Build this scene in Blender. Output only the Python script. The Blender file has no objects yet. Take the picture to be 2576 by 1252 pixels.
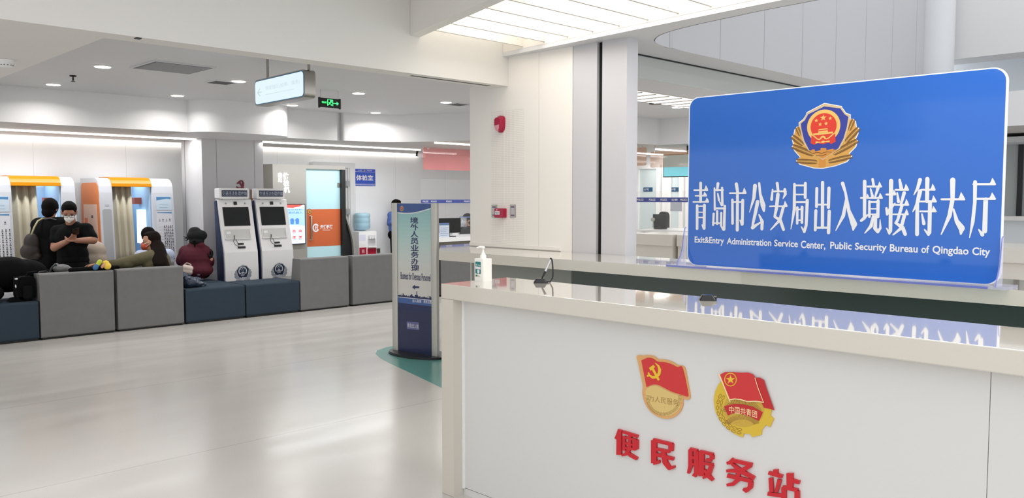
import bpy, bmesh, math, random
from mathutils import Vector, Matrix, Quaternion
random.seed(7)
S = bpy.context.scene
COL = S.collection

# ---------------------------------------------------------------- camera
FPX, YAW, CAMH = 2078.0, math.radians(45.3), 1.55
PITCH = math.atan(129.0 / FPX)
cam_data = bpy.data.cameras.new('camera')
cam_data.sensor_width = 36.0
cam_data.lens = FPX * 36.0 / 2576.0
cam_data.clip_start = 0.05
cam_data.clip_end = 200
cam = bpy.data.objects.new('camera', cam_data)
COL.objects.link(cam)
cam.location = (0, 0, CAMH)
cam.rotation_euler = (math.pi / 2 - PITCH, 0, YAW - math.pi / 2)
S.camera = cam

# ---------------------------------------------------------------- colour management
S.view_settings.view_transform = 'Standard'
S.view_settings.look = 'None'
S.view_settings.gamma = 1.0
S.view_settings.exposure = 0.42
S.view_settings.use_curve_mapping = False
S.cycles.use_denoising = True
S.cycles.max_bounces = 8
S.cycles.diffuse_bounces = 5
S.cycles.glossy_bounces = 4
S.cycles.transmission_bounces = 6
S.cycles.transparent_max_bounces = 12
S.cycles.sample_clamp_indirect = 3.0
S.cycles.caustics_reflective = False
S.cycles.caustics_refractive = False

# ---------------------------------------------------------------- world: overcast daylight through the atrium roof and the open hall
W = bpy.data.worlds.new('world')
S.world = W
W.use_nodes = True
bg = W.node_tree.nodes['Background']
bg.inputs['Color'].default_value = (0.97, 0.985, 1.0, 1)
bg.inputs['Strength'].default_value = 1.12


def area(name, loc, size, power, color=(1, 1, 1), rot=(0, 0, 0), size_y=None, spread=180):
    l = bpy.data.lights.new(name, 'AREA')
    l.energy = power
    l.color = color
    l.shape = 'RECTANGLE' if size_y else 'SQUARE'
    l.size = size
    if size_y:
        l.size_y = size_y
    l.spread = math.radians(spread)
    o = bpy.data.objects.new(name, l)
    COL.objects.link(o)
    o.location = loc
    o.rotation_euler = rot
    return o


# the lamps above the louvres
area('louvre_lamp', (4.50, 3.3, 3.09), 0.75, 19, (1, 0.985, 0.965), size_y=3.0)
area('louvre_lamp', (3.75, 0.4, 3.09), 1.3, 26, (1, 0.985, 0.965), size_y=2.6)
area('louvre_lamp', (9.2, 6.09, 2.74), 3.6, 13, (1, 0.98, 0.95), size_y=0.4)
# the linear lights along the back wall and over the far counters, and one extra lamp
area('linear_lamp', (1.2, 11.55, 2.362), 7.8, 52, (0.96, 0.985, 1.0), size_y=0.10)
area('linear_lamp', (7.5, 11.36, 2.362), 3.0, 36, (0.96, 0.985, 1.0), size_y=0.10)
area('linear_lamp', (9.1, 9.70, 2.362), 2.2, 24, (0.96, 0.985, 1.0), size_y=0.10)
area('linear_lamp', (12.15, 9.32, 2.36), 2.2, 14, (1, 0.98, 0.95), size_y=0.10)
area('linear_lamp', (12.5, 8.35, 2.36), 1.5, 12, (1, 0.98, 0.95), size_y=0.10)
area('linear_lamp', (12.2, 5.4, 2.36), 1.8, 12, (1, 0.98, 0.95), size_y=0.10)  # extra lamp added to brighten the far room, no strip hangs here


# ---------------------------------------------------------------- geometry of the photograph's view
def _ray(x, y):
    fw = Vector((math.cos(YAW) * math.cos(PITCH), math.sin(YAW) * math.cos(PITCH), -math.sin(PITCH)))
    rt = Vector((math.sin(YAW), -math.cos(YAW), 0))
    up = rt.cross(fw)
    return fw + rt * ((x - 1288) / FPX) - up * ((y - 626) / FPX)


CAMP = Vector((0, 0, CAMH))


def at_z(x, y, z):
    d = _ray(x, y)
    return CAMP + d * ((z - CAMH) / d.z)


def at_x(x, y, X):
    d = _ray(x, y)
    return CAMP + d * (X / d.x)


def at_y(x, y, Y):
    d = _ray(x, y)
    return CAMP + d * (Y / d.y)


# ---------------------------------------------------------------- materials
def lin(c):
    r = []
    for k in c[:3]:
        k = k / 255.0
        r.append(k / 12.92 if k <= 0.04045 else ((k + 0.055) / 1.055) ** 2.4)
    return (r[0], r[1], r[2], 1)


MATS = {}


def mat(name, c=(200, 200, 200), rough=0.5, metal=0.0, emit=0.0, emit_c=None, alpha=1.0, noise=0.0,
        nscale=30.0, bump=0.0, bscale=200.0, spec=0.5, trans=0.0, coat=0.0, ior=1.45, stretch=None):
    if name in MATS:
        return MATS[name]
    m = bpy.data.materials.new(name)
    m.use_nodes = True
    nt = m.node_tree
    b = nt.nodes['Principled BSDF']
    b.inputs['Base Color'].default_value = lin(c)
    b.inputs['Roughness'].default_value = rough
    b.inputs['Metallic'].default_value = metal
    b.inputs['Specular IOR Level'].default_value = spec
    b.inputs['IOR'].default_value = ior
    b.inputs['Alpha'].default_value = alpha
    b.inputs['Transmission Weight'].default_value = trans
    b.inputs['Coat Weight'].default_value = coat
    if emit:
        b.inputs['Emission Color'].default_value = lin(emit_c or c)
        b.inputs['Emission Strength'].default_value = emit
    tc = nt.nodes.new('ShaderNodeTexCoord')
    src = tc.outputs['Object']
    if stretch:
        mp = nt.nodes.new('ShaderNodeMapping')
        mp.inputs['Scale'].default_value = stretch
        nt.links.new(src, mp.inputs['Vector'])
        src = mp.outputs['Vector']
    if noise:
        n = nt.nodes.new('ShaderNodeTexNoise')
        n.inputs['Scale'].default_value = nscale
        n.inputs['Detail'].default_value = 4
        nt.links.new(src, n.inputs['Vector'])
        r = nt.nodes.new('ShaderNodeMapRange')
        r.inputs['To Min'].default_value = 1 - noise
        r.inputs['To Max'].default_value = 1 + noise
        nt.links.new(n.outputs['Fac'], r.inputs['Value'])
        mx = nt.nodes.new('ShaderNodeVectorMath')
        mx.operation = 'SCALE'
        mx.inputs[0].default_value = lin(c)[:3]
        nt.links.new(r.outputs['Result'], mx.inputs['Scale'])
        nt.links.new(mx.outputs['Vector'], b.inputs['Base Color'])
    if bump:
        n2 = nt.nodes.new('ShaderNodeTexNoise')
        n2.inputs['Scale'].default_value = bscale
        n2.inputs['Detail'].default_value = 3
        nt.links.new(src, n2.inputs['Vector'])
        bp = nt.nodes.new('ShaderNodeBump')
        bp.inputs['Strength'].default_value = bump
        bp.inputs['Distance'].default_value = 0.01
        nt.links.new(n2.outputs['Fac'], bp.inputs['Height'])
        nt.links.new(bp.outputs['Normal'], b.inputs['Normal'])
    MATS[name] = m
    return m


def mnode(nt, op, a, b=None):
    n = nt.nodes.new('ShaderNodeMath')
    n.operation = op
    for i, v in enumerate((a, b)):
        if v is None:
            continue
        if isinstance(v, (int, float)):
            n.inputs[i].default_value = v
        else:
            nt.links.new(v, n.inputs[i])
    return n.outputs[0]


# ---------------------------------------------------------------- frames and mesh builder
class Fr:
    """a flat frame: origin, right, up and outward axes"""

    def __init__(s, o, u=(1, 0, 0), v=(0, 0, 1)):
        s.o = Vector(o)
        s.u = Vector(u).normalized()
        s.v = Vector(v).normalized()
        s.n = s.u.cross(s.v)

    def p(s, a, b, c=0.0):
        return s.o + s.u * a + s.v * b + s.n * c

    def uv(s, p):
        d = Vector(p) - s.o
        return d.dot(s.u), d.dot(s.v)


class MB:
    def __init__(s):
        s.v, s.f, s.m, s.s = [], [], [], []

    def add(s, vs, fs, mi=0, smooth=False):
        k = len(s.v)
        s.v += [Vector(p) for p in vs]
        for f in fs:
            s.f.append([i + k for i in f])
            s.m.append(mi)
            s.s.append(smooth)
        return s

    def box(s, x0, x1, y0, y1, z0, z1, mi=0):
        return s.fbox(Fr((0, 0, 0)), x0, x1, z0, z1, -y1, -y0, mi)

    def fbox(s, fr, u0, u1, v0, v1, n0, n1, mi=0):
        return s.prism(fr, [(u0, v0), (u1, v0), (u1, v1), (u0, v1)], n0, n1, mi)

    def prism(s, fr, pts, n0, n1, mi=0, taper=None, smooth=False):
        n = len(pts)
        a = sum(pts[i][0] * pts[(i + 1) % n][1] - pts[(i + 1) % n][0] * pts[i][1] for i in range(n))
        if a < 0:
            pts = pts[::-1]
        if taper:
            cx = sum(p[0] for p in pts) / n
            cy = sum(p[1] for p in pts) / n
            pt2 = [(cx + (p[0] - cx) * taper, cy + (p[1] - cy) * taper) for p in pts]
        else:
            pt2 = pts
        vs = [fr.p(p[0], p[1], n0) for p in pts] + [fr.p(p[0], p[1], n1) for p in pt2]
        s.add(vs, [list(range(n))[::-1], list(range(n, 2 * n))], mi)
        s.add(vs, [[i, (i + 1) % n, n + (i + 1) % n, n + i] for i in range(n)], mi, smooth)
        return s

    def flat(s, fr, pts, n=0.0, mi=0):
        m = len(pts)
        a = sum(pts[i][0] * pts[(i + 1) % m][1] - pts[(i + 1) % m][0] * pts[i][1] for i in range(m))
        if a < 0:
            pts = pts[::-1]
        return s.add([fr.p(p[0], p[1], n) for p in pts], [list(range(m))], mi)

    def disc(s, fr, c, r, n=0.0, mi=0, seg=20, ry=None):
        return s.flat(fr, circ(c, r, seg, ry), n, mi)

    def tube(s, pts, r, seg=8, mi=0, caps=True):
        pts = [Vector(p) for p in pts]
        rs = r if isinstance(r, (list, tuple)) else [r] * len(pts)
        vs, fs = [], []
        ref = None
        for i, p in enumerate(pts):
            t = (pts[min(i + 1, len(pts) - 1)] - pts[max(i - 1, 0)]).normalized()
            if ref is None:
                ref = t.cross(Vector((0, 0, 1)))
                if ref.length < 1e-3:
                    ref = t.cross(Vector((0, 1, 0)))
            a = (ref - t * ref.dot(t)).normalized()
            ref = a
            b = t.cross(a)
            for k in range(seg):
                an = 2 * math.pi * k / seg
                vs.append(p + (a * math.cos(an) + b * math.sin(an)) * rs[i])
        for i in range(len(pts) - 1):
            for k in range(seg):
                fs.append([i * seg + k, i * seg + (k + 1) % seg, (i + 1) * seg + (k + 1) % seg, (i + 1) * seg + k])
        s.add(vs, fs, mi, True)
        if caps:
            n = len(pts)
            s.add(vs, [list(range(seg))[::-1], list(range((n - 1) * seg, n * seg))], mi)
        return s

    def lathe(s, c, prof, seg=24, mi=0, sx=1.0, sy=1.0, rot=0.0):
        c = Vector(c)
        vs, fs = [], []
        for r, z in prof:
            for k in range(seg):
                an = 2 * math.pi * k / seg
                x, y = r * math.cos(an) * sx, r * math.sin(an) * sy
                vs.append(c + Vector((x * math.cos(rot) - y * math.sin(rot), x * math.sin(rot) + y * math.cos(rot), z)))
        for i in range(len(prof) - 1):
            for k in range(seg):
                fs.append([i * seg + k, i * seg + (k + 1) % seg, (i + 1) * seg + (k + 1) % seg, (i + 1) * seg + k])
        s.add(vs, fs, mi, True)
        s.add(vs, [list(range(seg))[::-1], list(range((len(prof) - 1) * seg, len(prof) * seg))], mi)
        return s

    def ell(s, c, r, q=None, seg=16, rings=10, mi=0):
        c = Vector(c)
        if isinstance(r, (int, float)):
            r = (r, r, r)
        vs, fs = [], []
        for i in range(1, rings):
            t = math.pi * i / rings
            for k in range(seg):
                a = 2 * math.pi * k / seg
                v = Vector((r[0] * math.sin(t) * math.cos(a), r[1] * math.sin(t) * math.sin(a), -r[2] * math.cos(t)))
                vs.append(c + (q @ v if q else v))
        b = Vector((0, 0, -r[2]))
        t_ = Vector((0, 0, r[2]))
        vs.append(c + (q @ b if q else b))
        vs.append(c + (q @ t_ if q else t_))
        nb = (rings - 1) * seg
        for i in range(rings - 2):
            for k in range(seg):
                fs.append([i * seg + k, i * seg + (k + 1) % seg, (i + 1) * seg + (k + 1) % seg, (i + 1) * seg + k])
        for k in range(seg):
            fs.append([nb, (k + 1) % seg, k])
            fs.append([nb + 1, (rings - 2) * seg + k, (rings - 2) * seg + (k + 1) % seg])
        return s.add(vs, fs, mi, True)

    def cap(s, p0, p1, r0, r1, seg=14):
        """closed tapered capsule"""
        p0, p1 = Vector(p0), Vector(p1)
        d = p1 - p0
        if d.length < 1e-5:
            return s.ell(p0, max(r0, r1))
        t = d.normalized()
        pts, rs = [], []
        for k in (80, 55, 25):
            a = math.radians(k)
            pts.append(p0 - t * (r0 * math.sin(a)))
            rs.append(r0 * math.cos(a))
        n = 6
        for k in range(n + 1):
            pts.append(p0 + d * (k / n))
            rs.append(r0 + (r1 - r0) * k / n)
        for k in (25, 55, 80):
            a = math.radians(k)
            pts.append(p1 + t * (r1 * math.sin(a)))
            rs.append(r1 * math.cos(a))
        return s.tube(pts, rs, seg)

    def strokes(s, tr, strokes, n0, n1, fr, mi=0, fat=1.0, square=False):
        """pen strokes: every stroke a polyline of (x, y, half width), mapped to the frame by tr"""
        k = 0
        strokes = [[(a_, b_, w_ * fat) for a_, b_, w_ in st] for st in strokes]
        for st in strokes:
            if k > 90:
                k = 0
            for i in range(len(st) - 1):
                (x0, y0, w0), (x1, y1, w1) = st[i], st[i + 1]
                L = math.hypot(x1 - x0, y1 - y0) or 1e-6
                ax, ay = -(y1 - y0) / L, (x1 - x0) / L
                q = [(x0 + ax * w0, y0 + ay * w0), (x0 - ax * w0, y0 - ay * w0),
                     (x1 - ax * w1, y1 - ay * w1), (x1 + ax * w1, y1 + ay * w1)]
                k += 1
                s._pc([tr(*p) for p in q], n0, n1 + k * 1.2e-5, fr, mi)
            for x, y, w in (st[1:-1] if square else st):
                k += 1
                s._pc([tr(x + w * math.cos(a * math.pi / 5), y + w * math.sin(a * math.pi / 5)) for a in range(10)], n0, n1 + k * 1.2e-5, fr, mi)
        return s

    def _pc(s, pts, n0, n1, fr, mi):
        if n1 - n0 < 0.002:
            s.flat(fr, pts, n1, mi)
        else:
            s.prism(fr, pts, n0, n1, mi)

    def build(s, name, mats, parent=None, bevel=0.0, seg=2, local=False, smooth_all=False, auto=None):
        me = bpy.data.meshes.new(name)
        off = Vector((0, 0, 0)) if (local or parent is None) else ORIGIN.get(parent.name, Vector((0, 0, 0)))
        me.from_pydata([v - off for v in s.v], [], s.f)
        for m in (mats if isinstance(mats, (list, tuple)) else [mats]):
            me.materials.append(m)
        me.polygons.foreach_set('material_index', s.m)
        me.polygons.foreach_set('use_smooth', [True] * len(s.f) if smooth_all else s.s)
        me.update()
        if auto:
            me.polygons.foreach_set('use_smooth', [True] * len(s.f))
            me.set_sharp_from_angle(angle=math.radians(auto))
        o = bpy.data.objects.new(name, me)
        COL.objects.link(o)
        if parent is not None:
            o.parent = parent
            ORIGIN[o.name] = ORIGIN.get(parent.name, Vector((0, 0, 0)))
        else:
            ORIGIN[o.name] = Vector((0, 0, 0))
        if bevel:
            b = o.modifiers.new('bevel', 'BEVEL')
            b.width = bevel
            b.segments = seg
            b.limit_method = 'ANGLE'
            b.angle_limit = math.radians(40)
            if smooth_all:
                b.harden_normals = True
        return o


ORIGIN = {}


def circ(c, r, seg=24, ry=None):
    ry = r if ry is None else ry
    return [(c[0] + r * math.cos(2 * math.pi * k / seg), c[1] + ry * math.sin(2 * math.pi * k / seg)) for k in range(seg)]


def rrect(u0, u1, v0, v1, r, seg=5):
    pts = []
    for cx, cy, a0 in ((u1 - r, v0 + r, -90), (u1 - r, v1 - r, 0), (u0 + r, v1 - r, 90), (u0 + r, v0 + r, 180)):
        for k in range(seg + 1):
            a = math.radians(a0 + 90.0 * k / seg)
            pts.append((cx + r * math.cos(a), cy + r * math.sin(a)))
    return pts


def smooth_closed(pts, n=5):
    """a smooth closed curve through pts"""
    out, m = [], len(pts)
    for i in range(m):
        p0, p1, p2, p3 = pts[i - 1], pts[i], pts[(i + 1) % m], pts[(i + 2) % m]
        for k in range(n):
            t = k / n
            out.append(tuple(0.5 * (2 * p1[j] + (p2[j] - p0[j]) * t + (2 * p0[j] - 5 * p1[j] + 4 * p2[j] - p3[j]) * t * t + (3 * p1[j] - p0[j] - 3 * p2[j] + p3[j]) * t ** 3) for j in (0, 1)))
    return out


def star(c, r, n=5, rot=90, inner=0.4):
    return [(c[0] + (r if k % 2 == 0 else r * inner) * math.cos(math.radians(rot + k * 180.0 / n)),
             c[1] + (r if k % 2 == 0 else r * inner) * math.sin(math.radians(rot + k * 180.0 / n))) for k in range(2 * n)]


def tag(o, label=None, cat=None, group=None, kind=None):
    if label:
        o['label'] = label
    if cat:
        o['category'] = cat
    if group:
        o['group'] = group
    if kind:
        o['kind'] = kind
    return o


def thing(name, label, cat, loc=(0, 0, 0), rz=0.0, group=None):
    o = bpy.data.objects.new(name, None)
    o.empty_display_size = 0.1
    COL.objects.link(o)
    o.location = loc
    o.rotation_euler = (0, 0, rz)
    ORIGIN[o.name] = Vector(loc)
    return tag(o, label, cat, group)


def struct(o):
    o['kind'] = 'structure'
    return o


def dup(root, loc, rz=None, label=None, group=None):
    r = root.copy()
    COL.objects.link(r)
    r.location = loc
    if rz is not None:
        r.rotation_euler = (0, 0, rz)
    if label:
        r['label'] = label
    if group:
        r['group'] = group

    def kids(src, dst):
        for ch in list(src.children):
            c = ch.copy()
            COL.objects.link(c)
            c.parent = dst
            kids(ch, c)
    kids(root, r)
    return r


def text_pts(s, bold=0.0, spacing=1.0, res=3):
    """triangulated outline of a line of writing: (points, faces), fitted to width 1 x height 1 box, and its aspect"""
    cu = bpy.data.curves.new('t', 'FONT')
    cu.body = s
    cu.size = 1.0
    cu.offset = bold
    cu.space_character = spacing
    cu.resolution_u = res
    o = bpy.data.objects.new('t', cu)
    COL.objects.link(o)
    dg = bpy.context.evaluated_depsgraph_get()
    me = bpy.data.meshes.new_from_object(o.evaluated_get(dg))
    vs = [(v.co.x, v.co.y) for v in me.vertices]
    fs = [list(p.vertices) for p in me.polygons]
    bpy.data.objects.remove(o)
    bpy.data.curves.remove(cu)
    bpy.data.meshes.remove(me)
    x0, x1 = min(v[0] for v in vs), max(v[0] for v in vs)
    y0, y1 = min(v[1] for v in vs), max(v[1] for v in vs)
    return [((v[0] - x0) / (x1 - x0), (v[1] - y0) / (y1 - y0)) for v in vs], fs


def put_text(mb, fr, s, u0, u1, v0, v1, n, mi=0, bold=0.0, spacing=1.0):
    pts, fs = text_pts(s, bold, spacing)
    return mb.add([fr.p(u0 + (u1 - u0) * a, v0 + (v1 - v0) * b, n) for a, b in pts], fs, mi)

# ================================================================ THE SETTING
FX = Fr((0, 0, 0), (1, 0, 0), (0, 1, 0))          # plan view frame, outward = up


def paint(name, c, rough=0.55):
    return mat(name, c, rough, noise=0.012, nscale=3.0, bump=0.02, bscale=90, spec=0.35)


P_WHITE = paint('white_wall_paint', (236, 236, 236))
P_BEAM = paint('beam_paint', (232, 230, 227))
P_CEIL = paint('ceiling_paint', (215, 216, 219))
P_FASCIA = paint('fascia_paint', (226, 226, 228))
P_COL = paint('column_cladding', (206, 205, 207))
P_RING = paint('atrium_ceiling_paint', (205, 207, 207))
M_LINE = mat('joint_grey', (128, 128, 128), 0.7)
M_BLACK = mat('black_plastic', (18, 19, 20), 0.45)
M_DARKMETAL = mat('dark_metal', (52, 54, 57), 0.4, 0.6)
M_STEEL = mat('brushed_steel', (176, 172, 166), 0.32, 0.9, noise=0.05, nscale=40, stretch=(1, 1, 14))
M_CHROME = mat('chrome', (205, 205, 205), 0.15, 1.0)
M_WHITEPL = mat('white_plastic', (236, 236, 236), 0.35)


def lined_paint(name, c, axis, start, pitch, width, dark=0.55, rough=0.5):
    """painted panels with thin joints at a regular spacing along one axis"""
    m = paint(name, c, rough)
    nt = m.node_tree
    g = nt.nodes.new('ShaderNodeNewGeometry')
    sp = nt.nodes.new('ShaderNodeSeparateXYZ')
    nt.links.new(g.outputs['Position'], sp.inputs[0])
    a = mnode(nt, 'SUBTRACT', sp.outputs[axis], start - width / 2)
    a = mnode(nt, 'DIVIDE', a, pitch)
    a = mnode(nt, 'FRACT', a)
    a = mnode(nt, 'LESS_THAN', a, width / pitch)
    b = nt.nodes['Principled BSDF']
    prev = b.inputs['Base Color'].links[0].from_socket
    mx = nt.nodes.new('ShaderNodeMix')
    mx.data_type = 'RGBA'
    nt.links.new(a, mx.inputs['Factor'])
    nt.links.new(prev, mx.inputs['A'])
    mx.inputs['B'].default_value = tuple(k * dark for k in lin(c)[:3]) + (1,)
    nt.links.new(mx.outputs['Result'], b.inputs['Base Color'])
    return m


# ---- floor: pale polished resin with fine joints
m = mat('polished_resin_floor', (202, 198, 193), 0.16, noise=0.05, nscale=0.9, spec=0.55)
nt = m.node_tree
b = nt.nodes['Principled BSDF']
g = nt.nodes.new('ShaderNodeNewGeometry')
sp = nt.nodes.new('ShaderNodeSeparateXYZ')
nt.links.new(g.outputs['Position'], sp.inputs[0])
a = mnode(nt, 'FRACT', mnode(nt, 'DIVIDE', mnode(nt, 'SUBTRACT', sp.outputs['Y'], 4.857), 2.04))
line = mnode(nt, 'LESS_THAN', a, 0.0035)
prev = b.inputs['Base Color'].links[0].from_socket
mx = nt.nodes.new('ShaderNodeMix')
mx.data_type = 'RGBA'
nt.links.new(mnode(nt, 'MULTIPLY', line, 0.55), mx.inputs['Factor'])
nt.links.new(prev, mx.inputs['A'])
mx.inputs['B'].default_value = lin((150, 145, 138))
nt.links.new(mx.outputs['Result'], b.inputs['Base Color'])
mp = nt.nodes.new('ShaderNodeMapping')
mp.inputs['Scale'].default_value = (0.55, 2.2, 1)
mp.inputs['Rotation'].default_value = (0, 0, math.radians(-8))
nt.links.new(g.outputs['Position'], mp.inputs['Vector'])
n1 = nt.nodes.new('ShaderNodeTexNoise')
n1.inputs['Scale'].default_value = 2.0
n1.inputs['Detail'].default_value = 1
nt.links.new(mp.outputs['Vector'], n1.inputs['Vector'])
mr = nt.nodes.new('ShaderNodeMapRange')
mr.inputs['From Min'].default_value = 0.3
mr.inputs['From Max'].default_value = 0.7
mr.inputs['To Min'].default_value = 0.19
mr.inputs['To Max'].default_value = 0.26
nt.links.new(n1.outputs['Fac'], mr.inputs['Value'])
nt.links.new(mr.outputs['Result'], b.inputs['Roughness'])
M_FLOOR = m
struct(MB().box(-7, 16, -6, 13.4, -0.1, 0).build('floor', M_FLOOR))
# teal inlay around the counters
M_TEAL = mat('teal_resin', (98, 158, 150), 0.2, noise=0.06, nscale=1.6, spec=0.55)
tl = [(2.55, -1.5), (4.28, 5.14), (4.57, 6.22), (4.66, 6.52), (4.76, 6.74), (4.88, 6.88), (5.05, 6.96), (5.3, 6.98), (5.3, -1.5)]
struct(MB().prism(FX, tl, 0.0, 0.0015).build('floor_inlay', M_TEAL))

# ---- ceilings
zc = 2.78
def smooth_path(pts, i0, i1, n=6):
    """pts with a smooth curve through the points i0..i1"""
    out = []
    for i in range(len(pts) - 1):
        p0, p1, p2, p3 = pts[max(i - 1, 0)], pts[i], pts[i + 1], pts[min(i + 2, len(pts) - 1)]
        if i0 <= i < i1:
            for k in range(n):
                t = k / n
                out.append(tuple(0.5 * (2 * p1[j] + (p2[j] - p0[j]) * t + (2 * p0[j] - 5 * p1[j] + 4 * p2[j] - p3[j]) * t * t + (3 * p1[j] - p0[j] - 3 * p2[j] + p3[j]) * t ** 3) for j in (0, 1)))
        else:
            out.append(p1)
    out.append(pts[-1])
    return out


# edge of the atrium opening in the ceiling
opening = smooth_path([(4.87, -1.0), (5.03, 2.35), (5.085, 3.0), (5.15, 3.42), (5.245, 3.70), (5.40, 3.875), (5.56, 3.95), (5.80, 3.985), (6.2, 3.985), (11.55, 3.985)], 1, 8)
ring = [(1.84, 5.40), (5.10, 5.40), (5.084, 5.26), (4.62, -1.0)] + opening[:-1] + [(15.0, 3.985), (15.0, 12.9), (1.84, 12.9)]
struct(MB().prism(FX, ring, zc, zc + 0.05).build('ceiling', P_CEIL))
struct(MB().box(-6, 1.84, 5.43, 10.6, 2.531, 2.83).build('ceiling', P_BEAM))
struct(MB().box(-5, 4.25, 3.2, 5.25, 3.10, 3.16).build('ceiling', P_BEAM))

# ---- the beam across the hall, with the slot under its far end
struct(MB().box(-6, 5.149, 5.25, 5.43, 2.53, 3.16).build('wall_beam', P_BEAM))
struct(MB().box(4.15, 5.02, 5.335, 5.365, 2.5285, 2.531).build('trim_1', M_BLACK))

# ---- fascia round the hall and the lower soffit behind it
path = [(-6.0, 10.44), (6.25, 10.40), (6.74, 10.35), (7.15, 10.25), (7.5, 10.02), (7.8, 9.6), (8.06, 9.08), (8.35, 8.5), (8.8, 8.0), (9.6, 7.75), (10.9, 7.7), (10.9, 1.5)]
fine = []
for i in range(len(path) - 1):
    for k in range(6):
        t = k / 6
        p0, p1, p2, p3 = (path[max(i - 1, 0)], path[i], path[i + 1], path[min(i + 2, len(path) - 1)])
        if 1 <= i <= 8:
            q = [0.5 * (2 * p1[j] + (p2[j] - p0[j]) * t + (2 * p0[j] - 5 * p1[j] + 4 * p2[j] - p3[j]) * t * t + (3 * p1[j] - p0[j] - 3 * p2[j] + p3[j]) * t ** 3) for j in (0, 1)]
        else:
            q = [p1[j] + (p2[j] - p1[j]) * t for j in (0, 1)]
        fine.append(tuple(q))
fine.append(path[-1])
fb = MB()
n = len(fine)
vs = [(x, y, 2.38) for x, y in fine] + [(x, y, zc) for x, y in fine]
fb.add(vs, [[i, n + i, n + i + 1, i + 1][::-1] for i in range(n - 1)], 0, True)
struct(fb.build('wall_fascia', P_FASCIA))
M_SOFF = paint('soffit_paint', (196, 193, 190))
struct(MB().prism(FX, [(x + 0.015, y + 0.02) for x, y in fine] + [(14.9, 1.5), (14.9, 12.8), (-6, 12.8)], 2.385, 2.42).build('ceiling', M_SOFF))

# ---- back wall, side wall of the service room
M_WALL = lined_paint('white_wall_panels', (238, 239, 240), 'X', 6.985, 1.22, 0.006, 0.8)
struct(MB().box(-6, 14.9, 12.65, 12.8, 0, 2.6).build('wall_back', M_WALL))
struct(MB().box(13.4, 13.55, 1.5, 12.7, 0, 2.6).build('wall_right', P_WHITE))

# ---- the square column with its round-cornered capital
cap_ = [p for p in rrect(4.5, 5.87, 10.06, 11.3, 0.36, 8) if True]
struct(MB().prism(FX, cap_, 2.378, zc, smooth=True).build('column_capital', P_FASCIA, auto=35))
M_COLP = paint('column_cladding', (206, 205, 207))
c = MB().box(5.10, 6.03, 11.34, 12.02, 0, 2.39)
struct(c.build('column_shaft', M_COLP, bevel=0.03, seg=3))
struct(MB().box(5.31, 5.314, 11.338, 11.34, 0, 2.39).build('trim_2', M_LINE))
struct(MB().box(5.89, 5.894, 11.338, 11.34, 0, 2.39).build('trim_3', M_LINE))
struct(MB().box(5.098, 5.10, 11.90, 11.915, 0, 2.39).build('trim_4', M_LINE))

# ---- the pier between counter and hall: white panels, an open black joint, a perforated acoustic field
pm = paint('pier_panels', (240, 237, 233))
nt = pm.node_tree
b = nt.nodes['Principled BSDF']
g = nt.nodes.new('ShaderNodeNewGeometry')
sp = nt.nodes.new('ShaderNodeSeparateXYZ')
nt.links.new(g.outputs['Position'], sp.inputs[0])
PT = 0.0155
fy = mnode(nt, 'SUBTRACT', mnode(nt, 'FRACT', mnode(nt, 'DIVIDE', sp.outputs['Y'], PT)), 0.5)
fz = mnode(nt, 'SUBTRACT', mnode(nt, 'FRACT', mnode(nt, 'DIVIDE', sp.outputs['Z'], PT)), 0.5)
dd = mnode(nt, 'ADD', mnode(nt, 'MULTIPLY', fy, fy), mnode(nt, 'MULTIPLY', fz, fz))
hole = mnode(nt, 'LESS_THAN', dd, 0.045)
ya, yb, za, zb = at_x(1318, 500, 5.15).y, at_x(1236, 500, 5.15).y, 1.13, 2.33
for sock, lo, hi in ((sp.outputs['Y'], ya, yb), (sp.outputs['Z'], za, zb)):
    hole = mnode(nt, 'MULTIPLY', hole, mnode(nt, 'GREATER_THAN', sock, lo))
    hole = mnode(nt, 'MULTIPLY', hole, mnode(nt, 'LESS_THAN', sock, hi))
prev = b.inputs['Base Color'].links[0].from_socket
mx = nt.nodes.new('ShaderNodeMix')
mx.data_type = 'RGBA'
nt.links.new(hole, mx.inputs['Factor'])
nt.links.new(prev, mx.inputs['A'])
mx.inputs['B'].default_value = lin((212, 208, 202))
nt.links.new(mx.outputs['Result'], b.inputs['Base Color'])
XP = 5.15
yL = at_x(1183, 500, XP).y
yS0 = at_x(1500.5, 400, XP).y
yS1 = at_x(1513.5, 400, XP).y
yR = at_x(1575, 400, XP).y
yJ = at_x(1440, 300, XP).y
yK = at_x(1356, 300, XP).y
P_PIER2 = paint('pier_panels_cool_light_tint', (200, 200, 206))  # same white panels, the cooler, dimmer atrium light painted into the colour
struct(MB().box(XP, XP + 0.14, yJ, yL, 0, 2.82).build('wall_pier', pm))
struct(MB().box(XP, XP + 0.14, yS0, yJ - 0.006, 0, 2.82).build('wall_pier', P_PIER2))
struct(MB().box(XP + 0.02, XP + 0.14, yJ - 0.006, yJ, 0, 2.82).build('trim_5', M_LINE))
M_FOAM = mat('black_joint_foam', (20, 22, 22), 0.9)
jm = MB().box(XP + 0.03, XP + 0.13, yS1, yS0, 0, 2.82)
for k in range(11):
    zz = 1.25 + k * 0.142 + random.uniform(-0.02, 0.02)
    jm.box(XP + 0.004, XP + 0.04, yS1 - 0.001, yS1 + 0.008, zz, zz + 0.016)
struct(jm.build('trim_6', M_FOAM))
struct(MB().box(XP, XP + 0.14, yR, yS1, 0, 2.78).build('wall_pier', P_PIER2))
struct(MB().box(XP - 0.001, XP, yK, yK + 0.003, 1.12, 2.82).build('trim_7', mat('pale_joint', (205, 200, 194), 0.7)))
struct(MB().box(XP - 0.012, XP, yJ + 0.12, yL, 1.106, 1.135).build('baseboard_pier', pm))

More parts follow.
